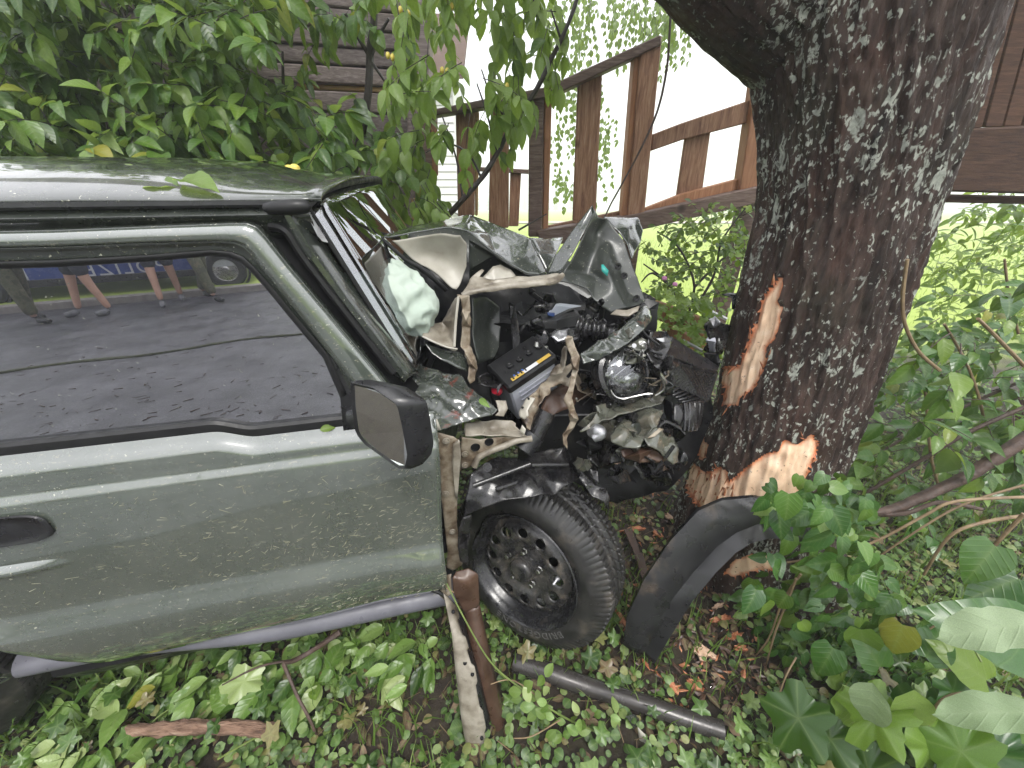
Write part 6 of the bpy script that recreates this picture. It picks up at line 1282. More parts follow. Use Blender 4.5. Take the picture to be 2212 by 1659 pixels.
LM['ivy'] = leaf_mat('glossy_heart_leaf', [(0, (0.020, 0.066, 0.013)), (.6, (0.038, 0.105, 0.020)), (.9, (0.072, 0.155, 0.028)), (1, (0.14, 0.22, 0.035))], (.14, .22, .09), .22, .24, (.24, .32, .12), .22)
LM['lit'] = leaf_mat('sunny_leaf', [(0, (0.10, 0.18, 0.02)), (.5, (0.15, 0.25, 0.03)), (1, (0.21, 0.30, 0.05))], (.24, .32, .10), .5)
LM['under'] = leaf_mat('pale_leaf_underside', [(0, (0.17, 0.24, 0.12)), (1, (0.24, 0.31, 0.18))], (.24, .31, .18), .25, .6, (.30, .37, .22), .22)
LM['litter'] = leaf_mat('fallen_leaf', [(0, (0.085, 0.165, 0.028)), (.35, (0.14, 0.24, 0.05)), (.7, (0.21, 0.31, 0.09)), (1, (0.30, 0.36, 0.15))], (.30, .38, .18), .25, .32)
LM['ground'] = leaf_mat('ground_cover_leaf', [(0, (0.026, 0.062, 0.012)), (.4, (0.056, 0.118, 0.022)), (.72, (0.105, 0.185, 0.040)), (.88, (0.19, 0.25, 0.08)), (.94, (0.20, 0.18, 0.07)), (1, (0.11, 0.06, 0.03))], (.18, .26, .08), .25, .34)
LM['grass'] = leaf_mat('grass_blade', [(0, (0.05, 0.11, 0.016)), (.6, (0.10, 0.18, 0.03)), (1, (0.17, 0.22, 0.06))], (.12, .2, .04), .3, .45)
LM['dead'] = leaf_mat('dead_leaf', [(0, (0.05, 0.024, 0.014)), (.6, (0.10, 0.055, 0.032)), (1, (0.17, 0.11, 0.07))], (.12, .08, .05), .1, .7)
LM['far'] = leaf_mat('far_birch_leaf', [(0, (0.09, 0.15, 0.03)), (1, (0.16, 0.23, 0.05))], (.2, .28, .1), .45)
M['twig_dark'] = pm('dark_wet_twig', [(0.3, (0.014, 0.010, 0.009)), (0.7, (0.038, 0.027, 0.022))], 30, .45, bmp=.4)
M['twig_tan'] = pm('tan_twig', [(0.3, (0.13, 0.085, 0.045)), (0.7, (0.25, 0.18, 0.10))], 25, .6, bmp=.3)
M['twig_green'] = pm('green_stem', [(0.3, (0.08, 0.12, 0.025)), (0.7, (0.15, 0.20, 0.05))], 20, .5)
M['twig_brown'] = pm('brown_branch', [(0.3, (0.032, 0.018, 0.013)), (0.7, (0.085, 0.052, 0.038))], 30, .6, bmp=.6)
M['fruit'] = pm('yellow_fruit', [(0.3, (0.45, 0.36, 0.05)), (0.7, (0.62, 0.50, 0.10))], 30, .3)

def orient(d, up):
    y = Vector(d).normalized(); u = Vector(up); z = (u - y * u.dot(y))
    z = z.normalized() if z.length > 1e-4 else y.orthogonal().normalized(); x = y.cross(z)
    return Matrix(((x.x, y.x, z.x), (x.y, y.y, z.y), (x.z, y.z, z.z)))
PROTO = {}
def leaf_proto(kind, res, mat):
    key = (kind, res, mat.name)
    if key not in PROTO:
        V, F, mid = GEO[(kind, res)]; me = bpy.data.meshes.new('leaf'); me.from_pydata(V.tolist(), [], F); me.materials.append(mat)
        me.polygons.foreach_set('use_smooth', [True] * len(me.polygons))
        me.attributes.new('mid', 'FLOAT', 'POINT').data.foreach_set('value', mid.tolist()); me.attributes.new('vn', 'FLOAT', 'POINT').data.foreach_set('value', (V[:, 1] - .9 * np.abs(V[:, 0])).tolist() if kind not in ('lobed', 'maple') else [.083] * len(V)); me.update(); PROTO[key] = me
    return PROTO[key]
def mass(name, kind, res, mats_xyz, mat, parent=None):
    """many leaves as one mesh; mats_xyz: list of (R3x3 Matrix, pos, scale)"""
    if not mats_xyz: return None
    V0, F0, mid = GEO[(kind, res)]; n = len(V0); N_ = len(mats_xyz)
    Rm = np.array([[list(r) for r in m[0]] for m in mats_xyz]); T_ = np.array([list(m[1]) for m in mats_xyz]); S = np.array([m[2] for m in mats_xyz])
    sx_ = RNG.uniform(.8, 1.2, N_); VV = V0[None] * np.ones((N_, 1, 1)); VV[:, :, 0] *= sx_[:, None]; VV[:, :, 2] *= RNG.uniform(.4, 1.6, N_)[:, None]
    P = np.einsum('nij,nkj->nki', Rm, VV) * S[:, None, None] + T_[:, None, :]
    P = P.reshape(-1, 3)
    k = len(F0[0]); Fa = np.array(F0); Fi = (Fa[None] + (np.arange(N_) * n)[:, None, None]).reshape(-1)
    me = bpy.data.meshes.new(name); me.vertices.add(len(P)); me.vertices.foreach_set('co', P.ravel())
    nf = N_ * len(F0); me.loops.add(nf * k); me.loops.foreach_set('vertex_index', Fi); me.polygons.add(nf); me.polygons.foreach_set('loop_start', np.arange(nf) * k)
    me.polygons.foreach_set('use_smooth', np.ones(nf, bool)); me.update(calc_edges=True)
    me.attributes.new('mid', 'FLOAT', 'POINT').data.foreach_set('value', np.tile(mid, N_)); me.attributes.new('vn', 'FLOAT', 'POINT').data.foreach_set('value', np.tile(V0[:, 1] - .9 * np.abs(V0[:, 0]) if kind not in ('lobed', 'maple') else np.full(n, .083), N_)); me.attributes.new('rnd', 'FLOAT', 'POINT').data.foreach_set('value', np.repeat(RNG.uniform(0, 1, N_), n))
    me.materials.append(mat); o = bpy.data.objects.new(name, me); link(o, parent); o['kind'] = 'stuff'; return o
def single(kind, res, R3, p, s, mat, parent, name='leaf', sx=1.0):
    o = bpy.data.objects.new(name, leaf_proto(kind, res, mat)); m = R3.to_4x4() @ Matrix.Diagonal((s * sx, s, s, 1)); m.translation = p; o.matrix_basis = m; link(o, parent); return o
def in_frame(p, pad=0):
    d = p - CAM
    if d.y * math.cos(TH) - d.z * math.sin(TH) < .05: return False
    q = proj(p); return -pad < q[0] < CW + pad and -pad < q[1] < CH + pad
def sample_poly(poly, n):
    xs_ = [p[0] for p in poly]; ys_ = [p[1] for p in poly]; out = []
    while len(out) < n:
        x, y = random.uniform(min(xs_), max(xs_)), random.uniform(min(ys_), max(ys_))
        if in_poly(x, y, poly): out.append((x, y))
    return out
def rv(s=1.0): return Vector((random.gauss(0, s), random.gauss(0, s), random.gauss(0, s)))
def spray(p, d, l, nl, size, hang, twigs, leaves, opp=True, wr=.0022, tip=True, jit=.15):
    """a twig from p along d with leaf pairs; hang: how far leaves turn down"""
    d = d.normalized(); P = [p]; cur = d.copy()
    for i in range(4):
        cur = (cur + Vector((0, 0, -.10)) + rv(.06)).normalized(); P.append(P[-1] + cur * (l / 4))
    twigs.append((P, wr))
    for i in range(nl):
        t = (i + .6) / nl; k = min(int(t * 4), 3); q = P[k].lerp(P[k + 1], t * 4 - k); ax = (P[k + 1] - P[k]).normalized()
        sd_ = ax.orthogonal().normalized(); sd_ = Matrix.Rotation(i * 2.4 + random.uniform(-.4, .4), 3, ax) @ sd_
        for s in ((1, -1) if opp else (1,)):
            ld = (ax * .55 + sd_ * s * .8 + Vector((0, 0, -hang)) + rv(jit)).normalized()
            up = Vector((0, -.35, 1)) + rv(.25) if abs(ld.z) < .85 else Vector((random.gauss(0, .4), -1, .3))
            leaves.append((orient(ld, up), q, size * random.uniform(.72, 1.22)))
    if tip: leaves.append((orient((cur + Vector((0, 0, -hang * .6))).normalized(), Vector((0, -.6, 1)) + rv(.2)), P[-1], size * random.uniform(.8, 1.2)))
def twig_mesh(name, twigs, mat, parent, seg=4):
    V = []; F = []
    for P, r in twigs:
        v, f = tube(None, P, [r, r * .6], None, seg=seg); b = len(V); V += v; F += [tuple(i + b for i in q) for q in f]
    o = mesh_obj(name, V, F, mat, parent); o['kind'] = 'stuff'; return o
def finish(T_, leaves, kind, mat, nsingle, res_near=1, res_far=0, twigs=None, tmat=None, mat2=None, f2=0):
    vis = [l for l in leaves if in_frame(l[1], 20)]; vis.sort(key=lambda l: (l[1] - CAM).length / l[2]); near = vis[:nsingle]; ids = set(id(l) for l in near)
    for l in near: single(kind, res_near, l[0], l[1], l[2], mat2 if (mat2 and random.random() < f2) else mat, T_, sx=random.uniform(.85, 1.15))
    rest = [l for l in leaves if id(l) not in ids]
    if mat2:
        r2 = [l for l in rest if random.random() < f2]; i2 = set(id(l) for l in r2); mass('foliage', kind, res_far, r2, mat2, T_); rest = [l for l in rest if id(l) not in i2]
    mass('foliage', kind, res_far, rest, mat, T_)
    if twigs: twig_mesh('twigs', twigs, tmat or M['twig_dark'], T_)

# ---- dogwood shrub behind the roof (left)
random.seed(31)
sh = thing('dogwood_shrub', (-1.9, 2.9, 0), 'dense green dogwood shrub rising behind the car roof', 'shrub')
lv, tw = [], []
poly = [(-160, -160), (560, -160), (545, 40), (600, 130), (650, 200), (700, 270), (760, 320), (760, 360), (720, 372), (-160, 368)]
for x, y in sample_poly(poly, 560):
    if noise.noise(Vector((x * .007, y * .009, 4))) > .22 and y < 300: continue
    Y = random.uniform(2.0, 3.1) if y < 250 else random.uniform(1.9, 2.8); p = at(x, y, Y)
    spray(p, Vector((random.uniform(-.5, .9), random.uniform(-1, .2), random.uniform(-.5, .5))), random.uniform(.16, .30), random.choice((4, 5)), .098, .55, tw, lv, jit=.25)
finish(sh, lv, 'dog', LM['dark'], 290, 1, 0, tw, M['twig_dark'], LM['pale'], .12)
for i in range(7):
    b = Vector((-1.9 + .18 * math.cos(i * 2.2), 3.0 + .15 * math.sin(i * 2.2), -.05)); e = at(40 + 95 * i, random.uniform(-120, 120), 2.8); tube('stem', [b, b.lerp(e, .4) + Vector((0, .05, .5)), b.lerp(e, .75) + Vector((0, 0, .25)), e], [.024, .018, .012, .006], M['twig_dark'], sh, 8, 6)
# ---- fruiting dogwood hanging before the sky (centre)
random.seed(32)
sb = thing('fruiting_dogwood', (-.75, 2.75, 0), 'pale green fruiting dogwood hanging over the bonnet, dark stem and yellow berries', 'shrub')
lv, tw = [], []
polyc = [(820, -120), (1290, -120), (1235, 60), (1180, 150), (1120, 230), (1040, 300), (960, 270), (900, 330), (860, 420), (880, 300), (850, 200), (820, 110)]
for x, y in sample_poly(polyc, 66):
    Y = random.uniform(1.95, 2.6); spray(at(x, y, Y), Vector((random.uniform(-.4, .4), random.uniform(-.4, .2), random.uniform(-1.2, .1))), random.uniform(.14, .26), random.choice((3, 4)), .086, .62, tw, lv, jit=.38)
for x, y in sample_poly([(840, 230), (930, 250), (905, 330), (960, 400), (960, 455), (900, 440), (840, 420)], 22):
    spray(at(x, y, random.uniform(2.0, 2.5)), Vector((random.uniform(-.4, .5), random.uniform(-.4, .2), random.uniform(-1, .1))), .16, 2, .10, .8, tw, lv)
for x, y in sample_poly([(1050, 200), (1120, 190), (1100, 290), (1060, 330), (1030, 290)], 8):
    spray(at(x, y, random.uniform(2.0, 2.3)), Vector((random.uniform(-.4, .5), -.2, random.uniform(-1, .1))), .14, 2, .09, .8, tw, lv)
finish(sb, lv, 'dog', LM['pale'], 280, 1, 0, tw, M['twig_dark'], LM['dark'], .07)
random.seed(33); lv, tw = [], []
for x, y in sample_poly([(580, -60), (830, -40), (800, 40), (720, 80), (640, 110), (600, 60)], 15) + sample_poly([(760, 250), (850, 230), (880, 380), (800, 390)], 16):
    spray(at(x, y, random.uniform(2.3, 2.9)), Vector((random.uniform(-.6, .6), random.uniform(-.6, .1), random.uniform(-.6, .3))), .18, 3, .095, .6, tw, lv)
mass('foliage', 'dog', 1, lv, LM['dark'], sb); twig_mesh('twigs', tw, M['twig_dark'], sb)
def branch(name, pts, rad, mat, par, n=5, seg=8, wob=.12): return tube(name, [at(*p) for p in pts], rad, mat, par, seg, n, wob=wob)
branch('stem', [(806, -60, 2.5), (808, 40, 2.5), (800, 100, 2.5), (797, 180, 2.5), (788, 260, 2.52), (770, 330, 2.55), (766, 400, 2.6), (766, 640, 2.75)], [.016, .018, .020, .022, .022], M['twig_dark'], sb)
branch('side_branch', [(745, 30, 2.45), (770, 75, 2.48), (797, 120, 2.5)], [.008, .011], M['twig_dark'], sb)
branch('side_branch', [(840, 40, 2.45), (815, 85, 2.48), (800, 130, 2.5)], [.006, .010], M['twig_dark'], sb)
branch('side_branch', [(800, 130, 2.5), (835, 180, 2.42), (868, 220, 2.4)], [.008, .004], M['twig_dark'], sb)
branch('long_branch', [(1255, -30, 2.2), (1228, 50, 2.2), (1190, 130, 2.2), (1152, 205, 2.2), (1110, 262, 2.2), (1075, 330, 2.2), (1040, 385, 2.2), (1000, 430, 2.2), (960, 475, 2.25)], [.008, .011, .013, .015], M['twig_dark'], sb, wob=.2)
for a in ([(1190, 130), (1160, 40), (1150, -20)], [(1110, 262), (1070, 230), (1040, 150)], [(1075, 330), (1050, 240), (1030, 180)], [(1040, 385), (1010, 330), (960, 310), (920, 330)], [(1210, 80), (1190, 20)], [(1000, 430), (985, 340), (955, 250)], [(1120, 497), (1150, 480), (1181, 462)]):
    branch('side_branch', [(x, y, 2.2) for x, y in a], [.006, .003], M['twig_dark'], sb)
for i, (x, y) in enumerate(((865, 22), (882, 30), (838, 120), (848, 124), (955, 152), (966, 154), (1095, 186), (924, 228), (976, 14), (931, 219))):
    c = at(x, y, 2.1); V, F = lathe([(-.013, .0005), (-.011, .006), (-.004, .0095), (.004, .0095), (.011, .006), (.014, .0005)], 10, axis_matrix(c, Vector((.1, .1, 1)))); mesh_obj('berry', V, F, M['fruit'], sb)
vine = branch('hanging_vine', [(1452, -40, 2.3), (1447, 60, 2.3), (1440, 150, 2.3), (1420, 240, 2.3), (1385, 320, 2.3), (1345, 395, 2.3), (1320, 440, 2.3), (1306, 470, 2.3)], [.005, .006, .005, .004], M['twig_brown'], None); tag(vine, 'single bare vine hanging in front of the wooden railing', 'vine')
# ---- bush between bonnet and trunk
random.seed(34)
bm_ = thing('garden_bush', (1.0, 2.7, 0), 'thin twiggy bush with small yellow-green leaves between bonnet and trunk', 'bush')
lv, tw = [], []
for x, y in sample_poly([(1385, 545), (1440, 490), (1520, 480), (1640, 430), (1625, 520), (1600, 600), (1560, 690), (1480, 680), (1400, 620)], 95):
    spray(at(x, y, random.uniform(2.1, 3.0)), Vector((random.uniform(-1, 1), random.uniform(-.8, .3), random.uniform(-.3, .9))), random.uniform(.12, .22), 4, .042, .2, tw, lv)
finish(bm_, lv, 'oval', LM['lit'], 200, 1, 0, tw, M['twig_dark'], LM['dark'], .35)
for a in ([(1480, 700), (1500, 620), (1470, 540), (1420, 500)], [(1480, 700), (1540, 600), (1560, 520), (1610, 450)], [(1480, 700), (1450, 620), (1390, 570)], [(1500, 620), (1560, 560), (1600, 530)], [(1450, 620), (1410, 590), (1385, 610)]):
    branch('stem', [(x, y, 2.5) for x, y in a], [.010, .004], M['twig_dark'], bm_)
random.seed(35)
wd = thing('garden_weeds', (.9, 2.2, 0), 'bright yellow-green lobed weeds with pink flowers beside the garden border', 'weeds'); lv = []
for x, y in sample_poly([(1400, 640), (1460, 620), (1560, 660), (1560, 770), (1480, 780), (1430, 720)], 170):
    p = at(x, y, random.uniform(1.75, 2.5)); lv.append((orient(Vector((random.gauss(0, 1), -random.random(), random.gauss(0, .4))), Vector((0, -.5, 1)) + rv(.3)), p, random.uniform(.04, .075)))
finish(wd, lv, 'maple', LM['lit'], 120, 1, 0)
for x, y in ((1435, 602), (1410, 648), (1458, 615)):
    V, F = lathe([(-.008, .001), (0, .014), (.008, .012), (.012, .001)], 10, axis_matrix(at(x, y, 2.0), Vector((0, -.5, 1)))); mesh_obj('flower', V, F, pm('pink_petal', [(0.3, (.5, .16, .35)), (.7, (.6, .25, .45))], 50, .6), wd)
# ---- right: heart-leaved shrub in front of the tree base
random.seed(36)
iv = thing('heart_leaf_shrub', (1.45, .95, 0), 'glossy dark heart-leaved shrub at the tree base beside the flare', 'shrub')
lv, tw = [], []
for x, y in sample_poly([(1650, 1075), (1760, 1050), (1850, 1150), (1960, 1280), (2040, 1400), (1990, 1500), (1800, 1480), (1700, 1440), (1600, 1340), (1575, 1275), (1640, 1180)], 260):
    p = at(x, y, random.uniform(.74, 1.02))
    if p.z < .03: p = gnd(x, y, random.uniform(.03, .10))
    lv.append((orient(Vector((random.gauss(.1, .7), -.35 + random.gauss(0, .3), -.9 + random.gauss(0, .5))), Vector((random.gauss(0, .35), -.75, .75)) + rv(.2)), p, random.uniform(.050, .086)))
for x, y in sample_poly([(1640, 1040), (1800, 1010), (1900, 1090), (1860, 1200), (1700, 1120)], 60):
    lv.append((orient(Vector((random.gauss(.1, .8), -.35, -.4 + random.gauss(0, .5))), Vector((random.gauss(0, .4), -.7, .8)) + rv(.2)), at(x, y, random.uniform(.9, 1.05)), random.uniform(.04, .065)))
finish(iv, lv, 'heart', LM['ivy'], 295, 1, 1, None, None, LM['dark'], .16)
for a, Y, r in (([(1700, 1215), (1810, 1197), (1900, 1165), (2000, 1112), (2070, 1082), (2260, 1072)], .98, .0055), ([(1995, 1242), (2050, 1160), (2130, 1127), (2260, 1108)], .9, .006), ([(2090, 1270), (2130, 1200), (2212, 1110)], .88, .006), ([(1620, 1430), (1660, 1380), (1690, 1300), (1730, 1240)], .85, .004), ([(1640, 1500), (1670, 1380), (1700, 1300), (1720, 1250)], .82, .004), ([(1860, 1230), (1960, 1160), (2080, 1090), (2240, 1040)], 1.02, .0045), ([(1900, 1440), (1930, 1400), (1990, 1370), (2050, 1330)], .72, .003)):
    branch('stem', [(x, y, Y) for x, y in a], [r * .7, r], M['twig_tan'], iv)
tb = branch('fallen_branch', [(1880, 1110, 1.12), (1935, 1098, 1.13), (1990, 1075, 1.14), (2090, 1028, 1.16), (2150, 990, 1.17), (2280, 905, 1.2)], [.012, .018, .019, .021, .022, .023], M['twig_brown'], None, 6, 12, .2); tag(tb, 'broken brown branch sticking in from the edge above the shrub', 'branch')
tube('cut_end', [at(1877, 1111, 1.118), at(1881, 1109.5, 1.12)], [.0105], M['fresh_wood'], tb, 10)
branch('side_branch', [(1900, 1112, 1.12), (1960, 1108, 1.1), (2030, 1085, 1.1), (2120, 1100, 1.08)], [.009, .007], M['twig_brown'], tb)
# ---- right background shrub
random.seed(37)
rb = thing('elder_shrub', (2.3, 2.0, 0), 'dark leafy shrub with arching stems filling the side behind the tree', 'shrub')
lv, tw = [], []
for x, y in sample_poly([(1840, 1040), (1900, 900), (1950, 780), (2000, 700), (2100, 640), (2260, 590), (2260, 1080), (2050, 1120), (1900, 1100)], 150):
    spray(at(x, y, random.uniform(1.3, 2.4)), Vector((random.uniform(-1, .5), random.uniform(-.8, .2), random.uniform(-.3, .4))), .22, 3, random.choice((.075, .09, .11)), .35, tw, lv)
finish(rb, lv, 'dog', LM['ivy'], 260, 1, 0, tw, M['twig_brown'], LM['dark'], .4)
for a, Y, r in (([(1740, 1130), (1860, 1070), (1980, 1000), (2100, 930), (2260, 860)], 1.35, .009), ([(1800, 1030), (1930, 960), (2080, 880), (2260, 800)], 1.6, .008), ([(2170, 560), (2180, 640), (2200, 720)], 1.9, .006), ([(2040, 700), (2090, 790), (2120, 880), (2140, 1000)], 1.5, .006), ([(2112, 688), (2150, 725), (2212, 790)], 1.15, .006), ([(1960, 560), (1950, 640), (1955, 700), (1985, 760), (2030, 800)], 1.22, .006), ([(1990, 760), (2000, 860), (2010, 980), (2030, 1060)], 1.4, .006)):
    branch('stem', [(x, y, Y) for x, y in a], [r * .8, r], M['twig_brown'] if r > .006 else M['twig_tan'], rb)
random.seed(38)
rw_ = thing('meadow_edge_plants', (3.0, 3.2, 0), 'sunlit yellow-green plants in front of the meadow behind the trunk', 'plants')
lv, tw = [], []
for x, y in sample_poly([(1960, 620), (2000, 500), (2060, 450), (2260, 440), (2260, 720), (2080, 760), (1930, 1000), (1880, 980), (1950, 780)], 150):
    spray(at(x, y, random.uniform(2.6, 3.8)), Vector((random.uniform(-1, 1), random.uniform(-.8, .2), random.uniform(-.1, .8))), .25, 4, random.choice((.06, .08, .10)), .25, tw, lv)
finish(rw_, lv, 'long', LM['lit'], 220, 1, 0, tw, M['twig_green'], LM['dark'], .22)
# ---- foreground: very near big leaves at the lower right
random.seed(39)
fg = thing('broadleaf_seedling', gnd(2000, 1640), 'large lobed leaves close to the lens at the bottom corner', 'plant')
def near_leaf(px, py, Y, lpx, ang, kind, mat, tilt=.5, roll=0.0, sx=1.0):
    """px,py: leaf base in the photo; lpx: length in photo px; ang: direction in the picture (deg, 0 = right, 90 = up)"""
    p = at(px, py, Y); r = ray(px, py); sc = lpx * (Y / r.y) / FPX
    cx_, cz_ = Vector((1, 0, 0)), Vector((0, math.sin(TH), math.cos(TH)))
    d = cx_ * math.cos(R(ang)) + cz_ * math.sin(R(ang)); f = (CAM - p).normalized()
    n_ = (f * math.cos(tilt) + Vector((0, 0, 1)) * math.sin(tilt) + d.cross(f) * roll)
    d2 = (d + f * random.uniform(-.25, .15)).normalized(); return single(kind, 2, orient(d2, n_), p, sc, mat, fg, sx=sx)
NL = [(2235, 1345, .50, 165, 187, 'wavy', 'under', .05, .1, .72), (2250, 1400, .54, 210, 160, 'heart', 'ivy', .3, 0, .95), (2245, 1540, .47, 175, 178, 'wavy', 'under', .05, .15, .60), (2230, 1570, .50, 250, 215, 'maple', 'ivy', .5, 0, 1.0),
      (2050, 1690, .50, 190, 112, 'maple', 'ivy', .6, .1, 1.0), (2190, 1720, .47, 230, 110, 'lobed', 'ivy', .5, -.1, 1.0), (1940, 1505, .56, 150, 222, 'maple', 'dark', .5, .25, .9), (1885, 1475, .57, 120, 262, 'long', 'under', .3, .3, 1.5), (1975, 1490, .55, 130, 268, 'long', 'pale', .3, -.3, 1.5),
      (1830, 1550, .58, 140, 232, 'maple', 'dark', .5, 0, 1.0), (1660, 1570, .66, 75, 160, 'heart', 'pale', .6, 0, 1.0), (1700, 1560, .64, 110, 330, 'dog', 'dark', .6, 0, 1.2), (1760, 1640, .60, 110, 250, 'maple', 'dark', .6, 0, .9), (1960, 1640, .54, 100, 190, 'maple', 'pale', .5, 0, 1), (2130, 1470, .60, 110, 140, 'heart', 'lit', .5, 0, 1), (2000, 1420, .66, 90, 60, 'heart', 'ivy', .5, 0, 1), (1900, 1440, .68, 90, 120, 'heart', 'ivy', .5, 0, 1), (1560, 1600, .66, 60, 120, 'heart', 'dark', .6, 0, 1), (1590, 1640, .62, 60, 20, 'heart', 'dark', .6, 0, 1), (2090, 1330, .68, 100, 20, 'maple', 'ivy', .4, 0, 1), (2200, 1250, .72, 110, 200, 'heart', 'ivy', .4, 0, 1), (2150, 1180, .76, 100, 230, 'heart', 'ivy', .4, 0, 1),
      (1800, 1400, .72, 80, 240, 'heart', 'ivy', .4, 0, 1), (1860, 1360, .74, 85, 280, 'heart', 'ivy', .4, .1, 1), (1950, 1350, .72, 85, 250, 'heart', 'dark', .4, 0, 1), (2040, 1460, .62, 90, 300, 'maple', 'ivy', .4, 0, 1), (2120, 1600, .55, 110, 150, 'maple', 'ivy', .4, .2, 1), (1870, 1640, .55, 100, 60, 'maple', 'dark', .5, 0, 1), (1760, 1500, .60, 150, 235, 'lobed', 'dark', .45, .1, .9), (1700, 1610, .58, 150, 205, 'lobed', 'ivy', .5, 0, .9), (1900, 1600, .54, 170, 250, 'lobed', 'dark', .5, .2, .85), (1980, 1560, .53, 150, 300, 'lobed', 'ivy', .5, -.2, .9), (2100, 1560, .51, 160, 250, 'lobed', 'dark', .5, 0, .9), (1820, 1480, .62, 120, 290, 'wavy', 'pale', .4, 0, .8), (2010, 1640, .50, 160, 330, 'lobed', 'ivy', .5, 0, 1), (2170, 1640, .48, 190, 160, 'lobed', 'ivy', .4, 0, 1)]
for a in NL: near_leaf(a[0], a[1], a[2], a[3], a[4], a[5], LM[a[6]], *a[7:])
branch('stem', [(2010, 1690, .50), (2000, 1600, .52), (2030, 1515, .54), (2120, 1500, .54), (2290, 1560, .5)], [.004, .003], M['twig_tan'], fg)
branch('stem', [(1700, 1700, .56), (1660, 1600, .62), (1690, 1480, .7), (1720, 1420, .76)], [.002, .003], M['twig_tan'], fg)
branch('stem', [(2120, 1430, .6), (2100, 1380, .64), (2130, 1330, .66), (2240, 1370, .6)], [.003], M['twig_green'], fg)
# ---- foreground: thin stem with small oval leaves
random.seed(40)
tws = thing('small_leaf_twig', gnd(1300, 1600), 'thin green twig with small oval leaflets across the bent strip and tube', 'twig')
sp1 = [(960, 1250, .78), (1000, 1330, .72), (1060, 1430, .66), (1130, 1490, .63), (1220, 1550, .61), (1330, 1600, .59), (1450, 1665, .57)]
branch('stem', sp1, [.002, .003, .0035], M['twig_green'], tws, 6, 6)
for a in ([(895, 1238, .78), (950, 1262, .775), (980, 1280, .77)], [(1060, 1478, .63), (1110, 1470, .64), (1180, 1520, .62)], [(1075, 1600, .55), (1120, 1640, .55), (1150, 1700, .54)], [(1110, 1595, .56), (1150, 1590, .57), (1210, 1555, .6)], [(1320, 1610, .58), (1360, 1640, .57), (1400, 1700, .56)]): branch('stem', a, [.0015, .0025], M['twig_tan'], tws, 4, 6)
for x, y in sample_poly([(1120, 1480), (1180, 1450), (1200, 1560), (1300, 1520), (1360, 1560), (1330, 1650), (1200, 1660), (1140, 1580)], 70):
    p = at(x, y, random.uniform(.57, .66)); single('oval', 1, orient(Vector((random.gauss(0, 1), random.gauss(0, .5), random.gauss(0, .6))), Vector((random.gauss(0, .3), -.5, 1))), p, random.uniform(.032, .050), LM['litter'] if random.random() < .6 else LM['pale'], tws)
# ---- broken leafy branch under the door
random.seed(41)
bb = thing('broken_leafy_branch', gnd(560, 1500), 'broken branch with big wilted pale leaves on the ground under the door', 'branch')
branch('stem', [(735, 1365, .84), (690, 1395, .80), (640, 1425, .75), (612, 1432, .73)], [.010, .008, .007], M['twig_brown'], bb, 5, 8, .3)
branch('stem', [(612, 1432, .73), (640, 1500, .66), (680, 1580, .60), (700, 1680, .55)], [.006, .005, .004], M['twig_brown'], bb, 5, 8, .3)
branch('stem', [(640, 1425, .75), (560, 1440, .74), (480, 1480, .70)], [.005, .002], M['twig_brown'], bb, 5, 6, .2)
lv = []
for x, y in sample_poly([(150, 1470), (330, 1410), (560, 1385), (900, 1345), (960, 1330), (955, 1450), (880, 1480), (760, 1470), (640, 1540), (420, 1560), (330, 1650), (120, 1660), (60, 1640)], 215):
    if in_poly(x, y, [(220, 1540), (640, 1530), (640, 1640), (220, 1630)]): continue
    p = gnd(x, y, random.uniform(.02, .10)); lv.append((orient(Vector((random.gauss(-.5, .6), -.7 + random.gauss(0, .5), random.gauss(-.1, .2))), Vector((0, -.2, 1)) + rv(.28)), p, random.uniform(.060, .120)))
finish(bb, lv, 'dog', LM['litter'], 290, 2, 1, None, None, LM['dark'], .3)
for x, y, s, a_ in ((530, 1460, .15, 195), (800, 1440, .09, 200), (840, 1480, .08, 120)):
    p = gnd(x + 40, y, .12); single('lobed' if s > .1 else 'dog', 2, orient(Vector((math.cos(R(a_)), -.3, .05)), Vector((0, -.4, 1))), p, s, LM['litter'], bb, sx=.8)
# ---- leaves and berries lying on the car
def lay(px, py, conv, s, ang, lab, kind='dog', mat='pale', up=(0, -.3, 1), dz=.012):
    p = conv(px, py) + Vector((0, 0, dz)); o = single(kind, 2, orient(Vector((math.cos(R(ang)), math.sin(R(ang)), .12)), Vector(up)), p, s, LM[mat], None, 'loose_leaf'); tag(o, lab, 'leaf', 'loose leaves lying on the car'); return o
rp_ = lambda w: (lambda px, py: side(px, py, w))
lay(392, 420, rp_(.10), .105, 175, 'broad green leaf on the near roof edge, stalk to the other leaf', sx := 'dog')
lay(395, 405, rp_(.12), .100, -28, 'veined green leaf on the roof edge pointing toward the windscreen')
lay(232, 388, rp_(.22), .10, 8, 'single flat leaf further back on the roof')
lay(912, 868, lambda x, y: at(x, y, .915), .060, 78, 'round green leaf stuck on the wrinkled wing top', 'round', 'dark', (-.3, -.8, .7), .0)
lay(1036, 862, lambda x, y: at(x, y, .93), .045, -60, 'slender pale leaf on the front tip of the wing', 'long', 'litter', (-.3, -.6, .8), .0)
lay(692, 932, rp_(.02), .035, 20, 'small bright leaf caught on the window ledge', 'dog', 'lit', (0, -.8, .8), .004)
lay(1012, 968, lambda x, y: at(x, y, .97), .040, 5, 'bright leaf lying on the arch liner', 'dog', 'pale', (0, -.4, 1), .0)
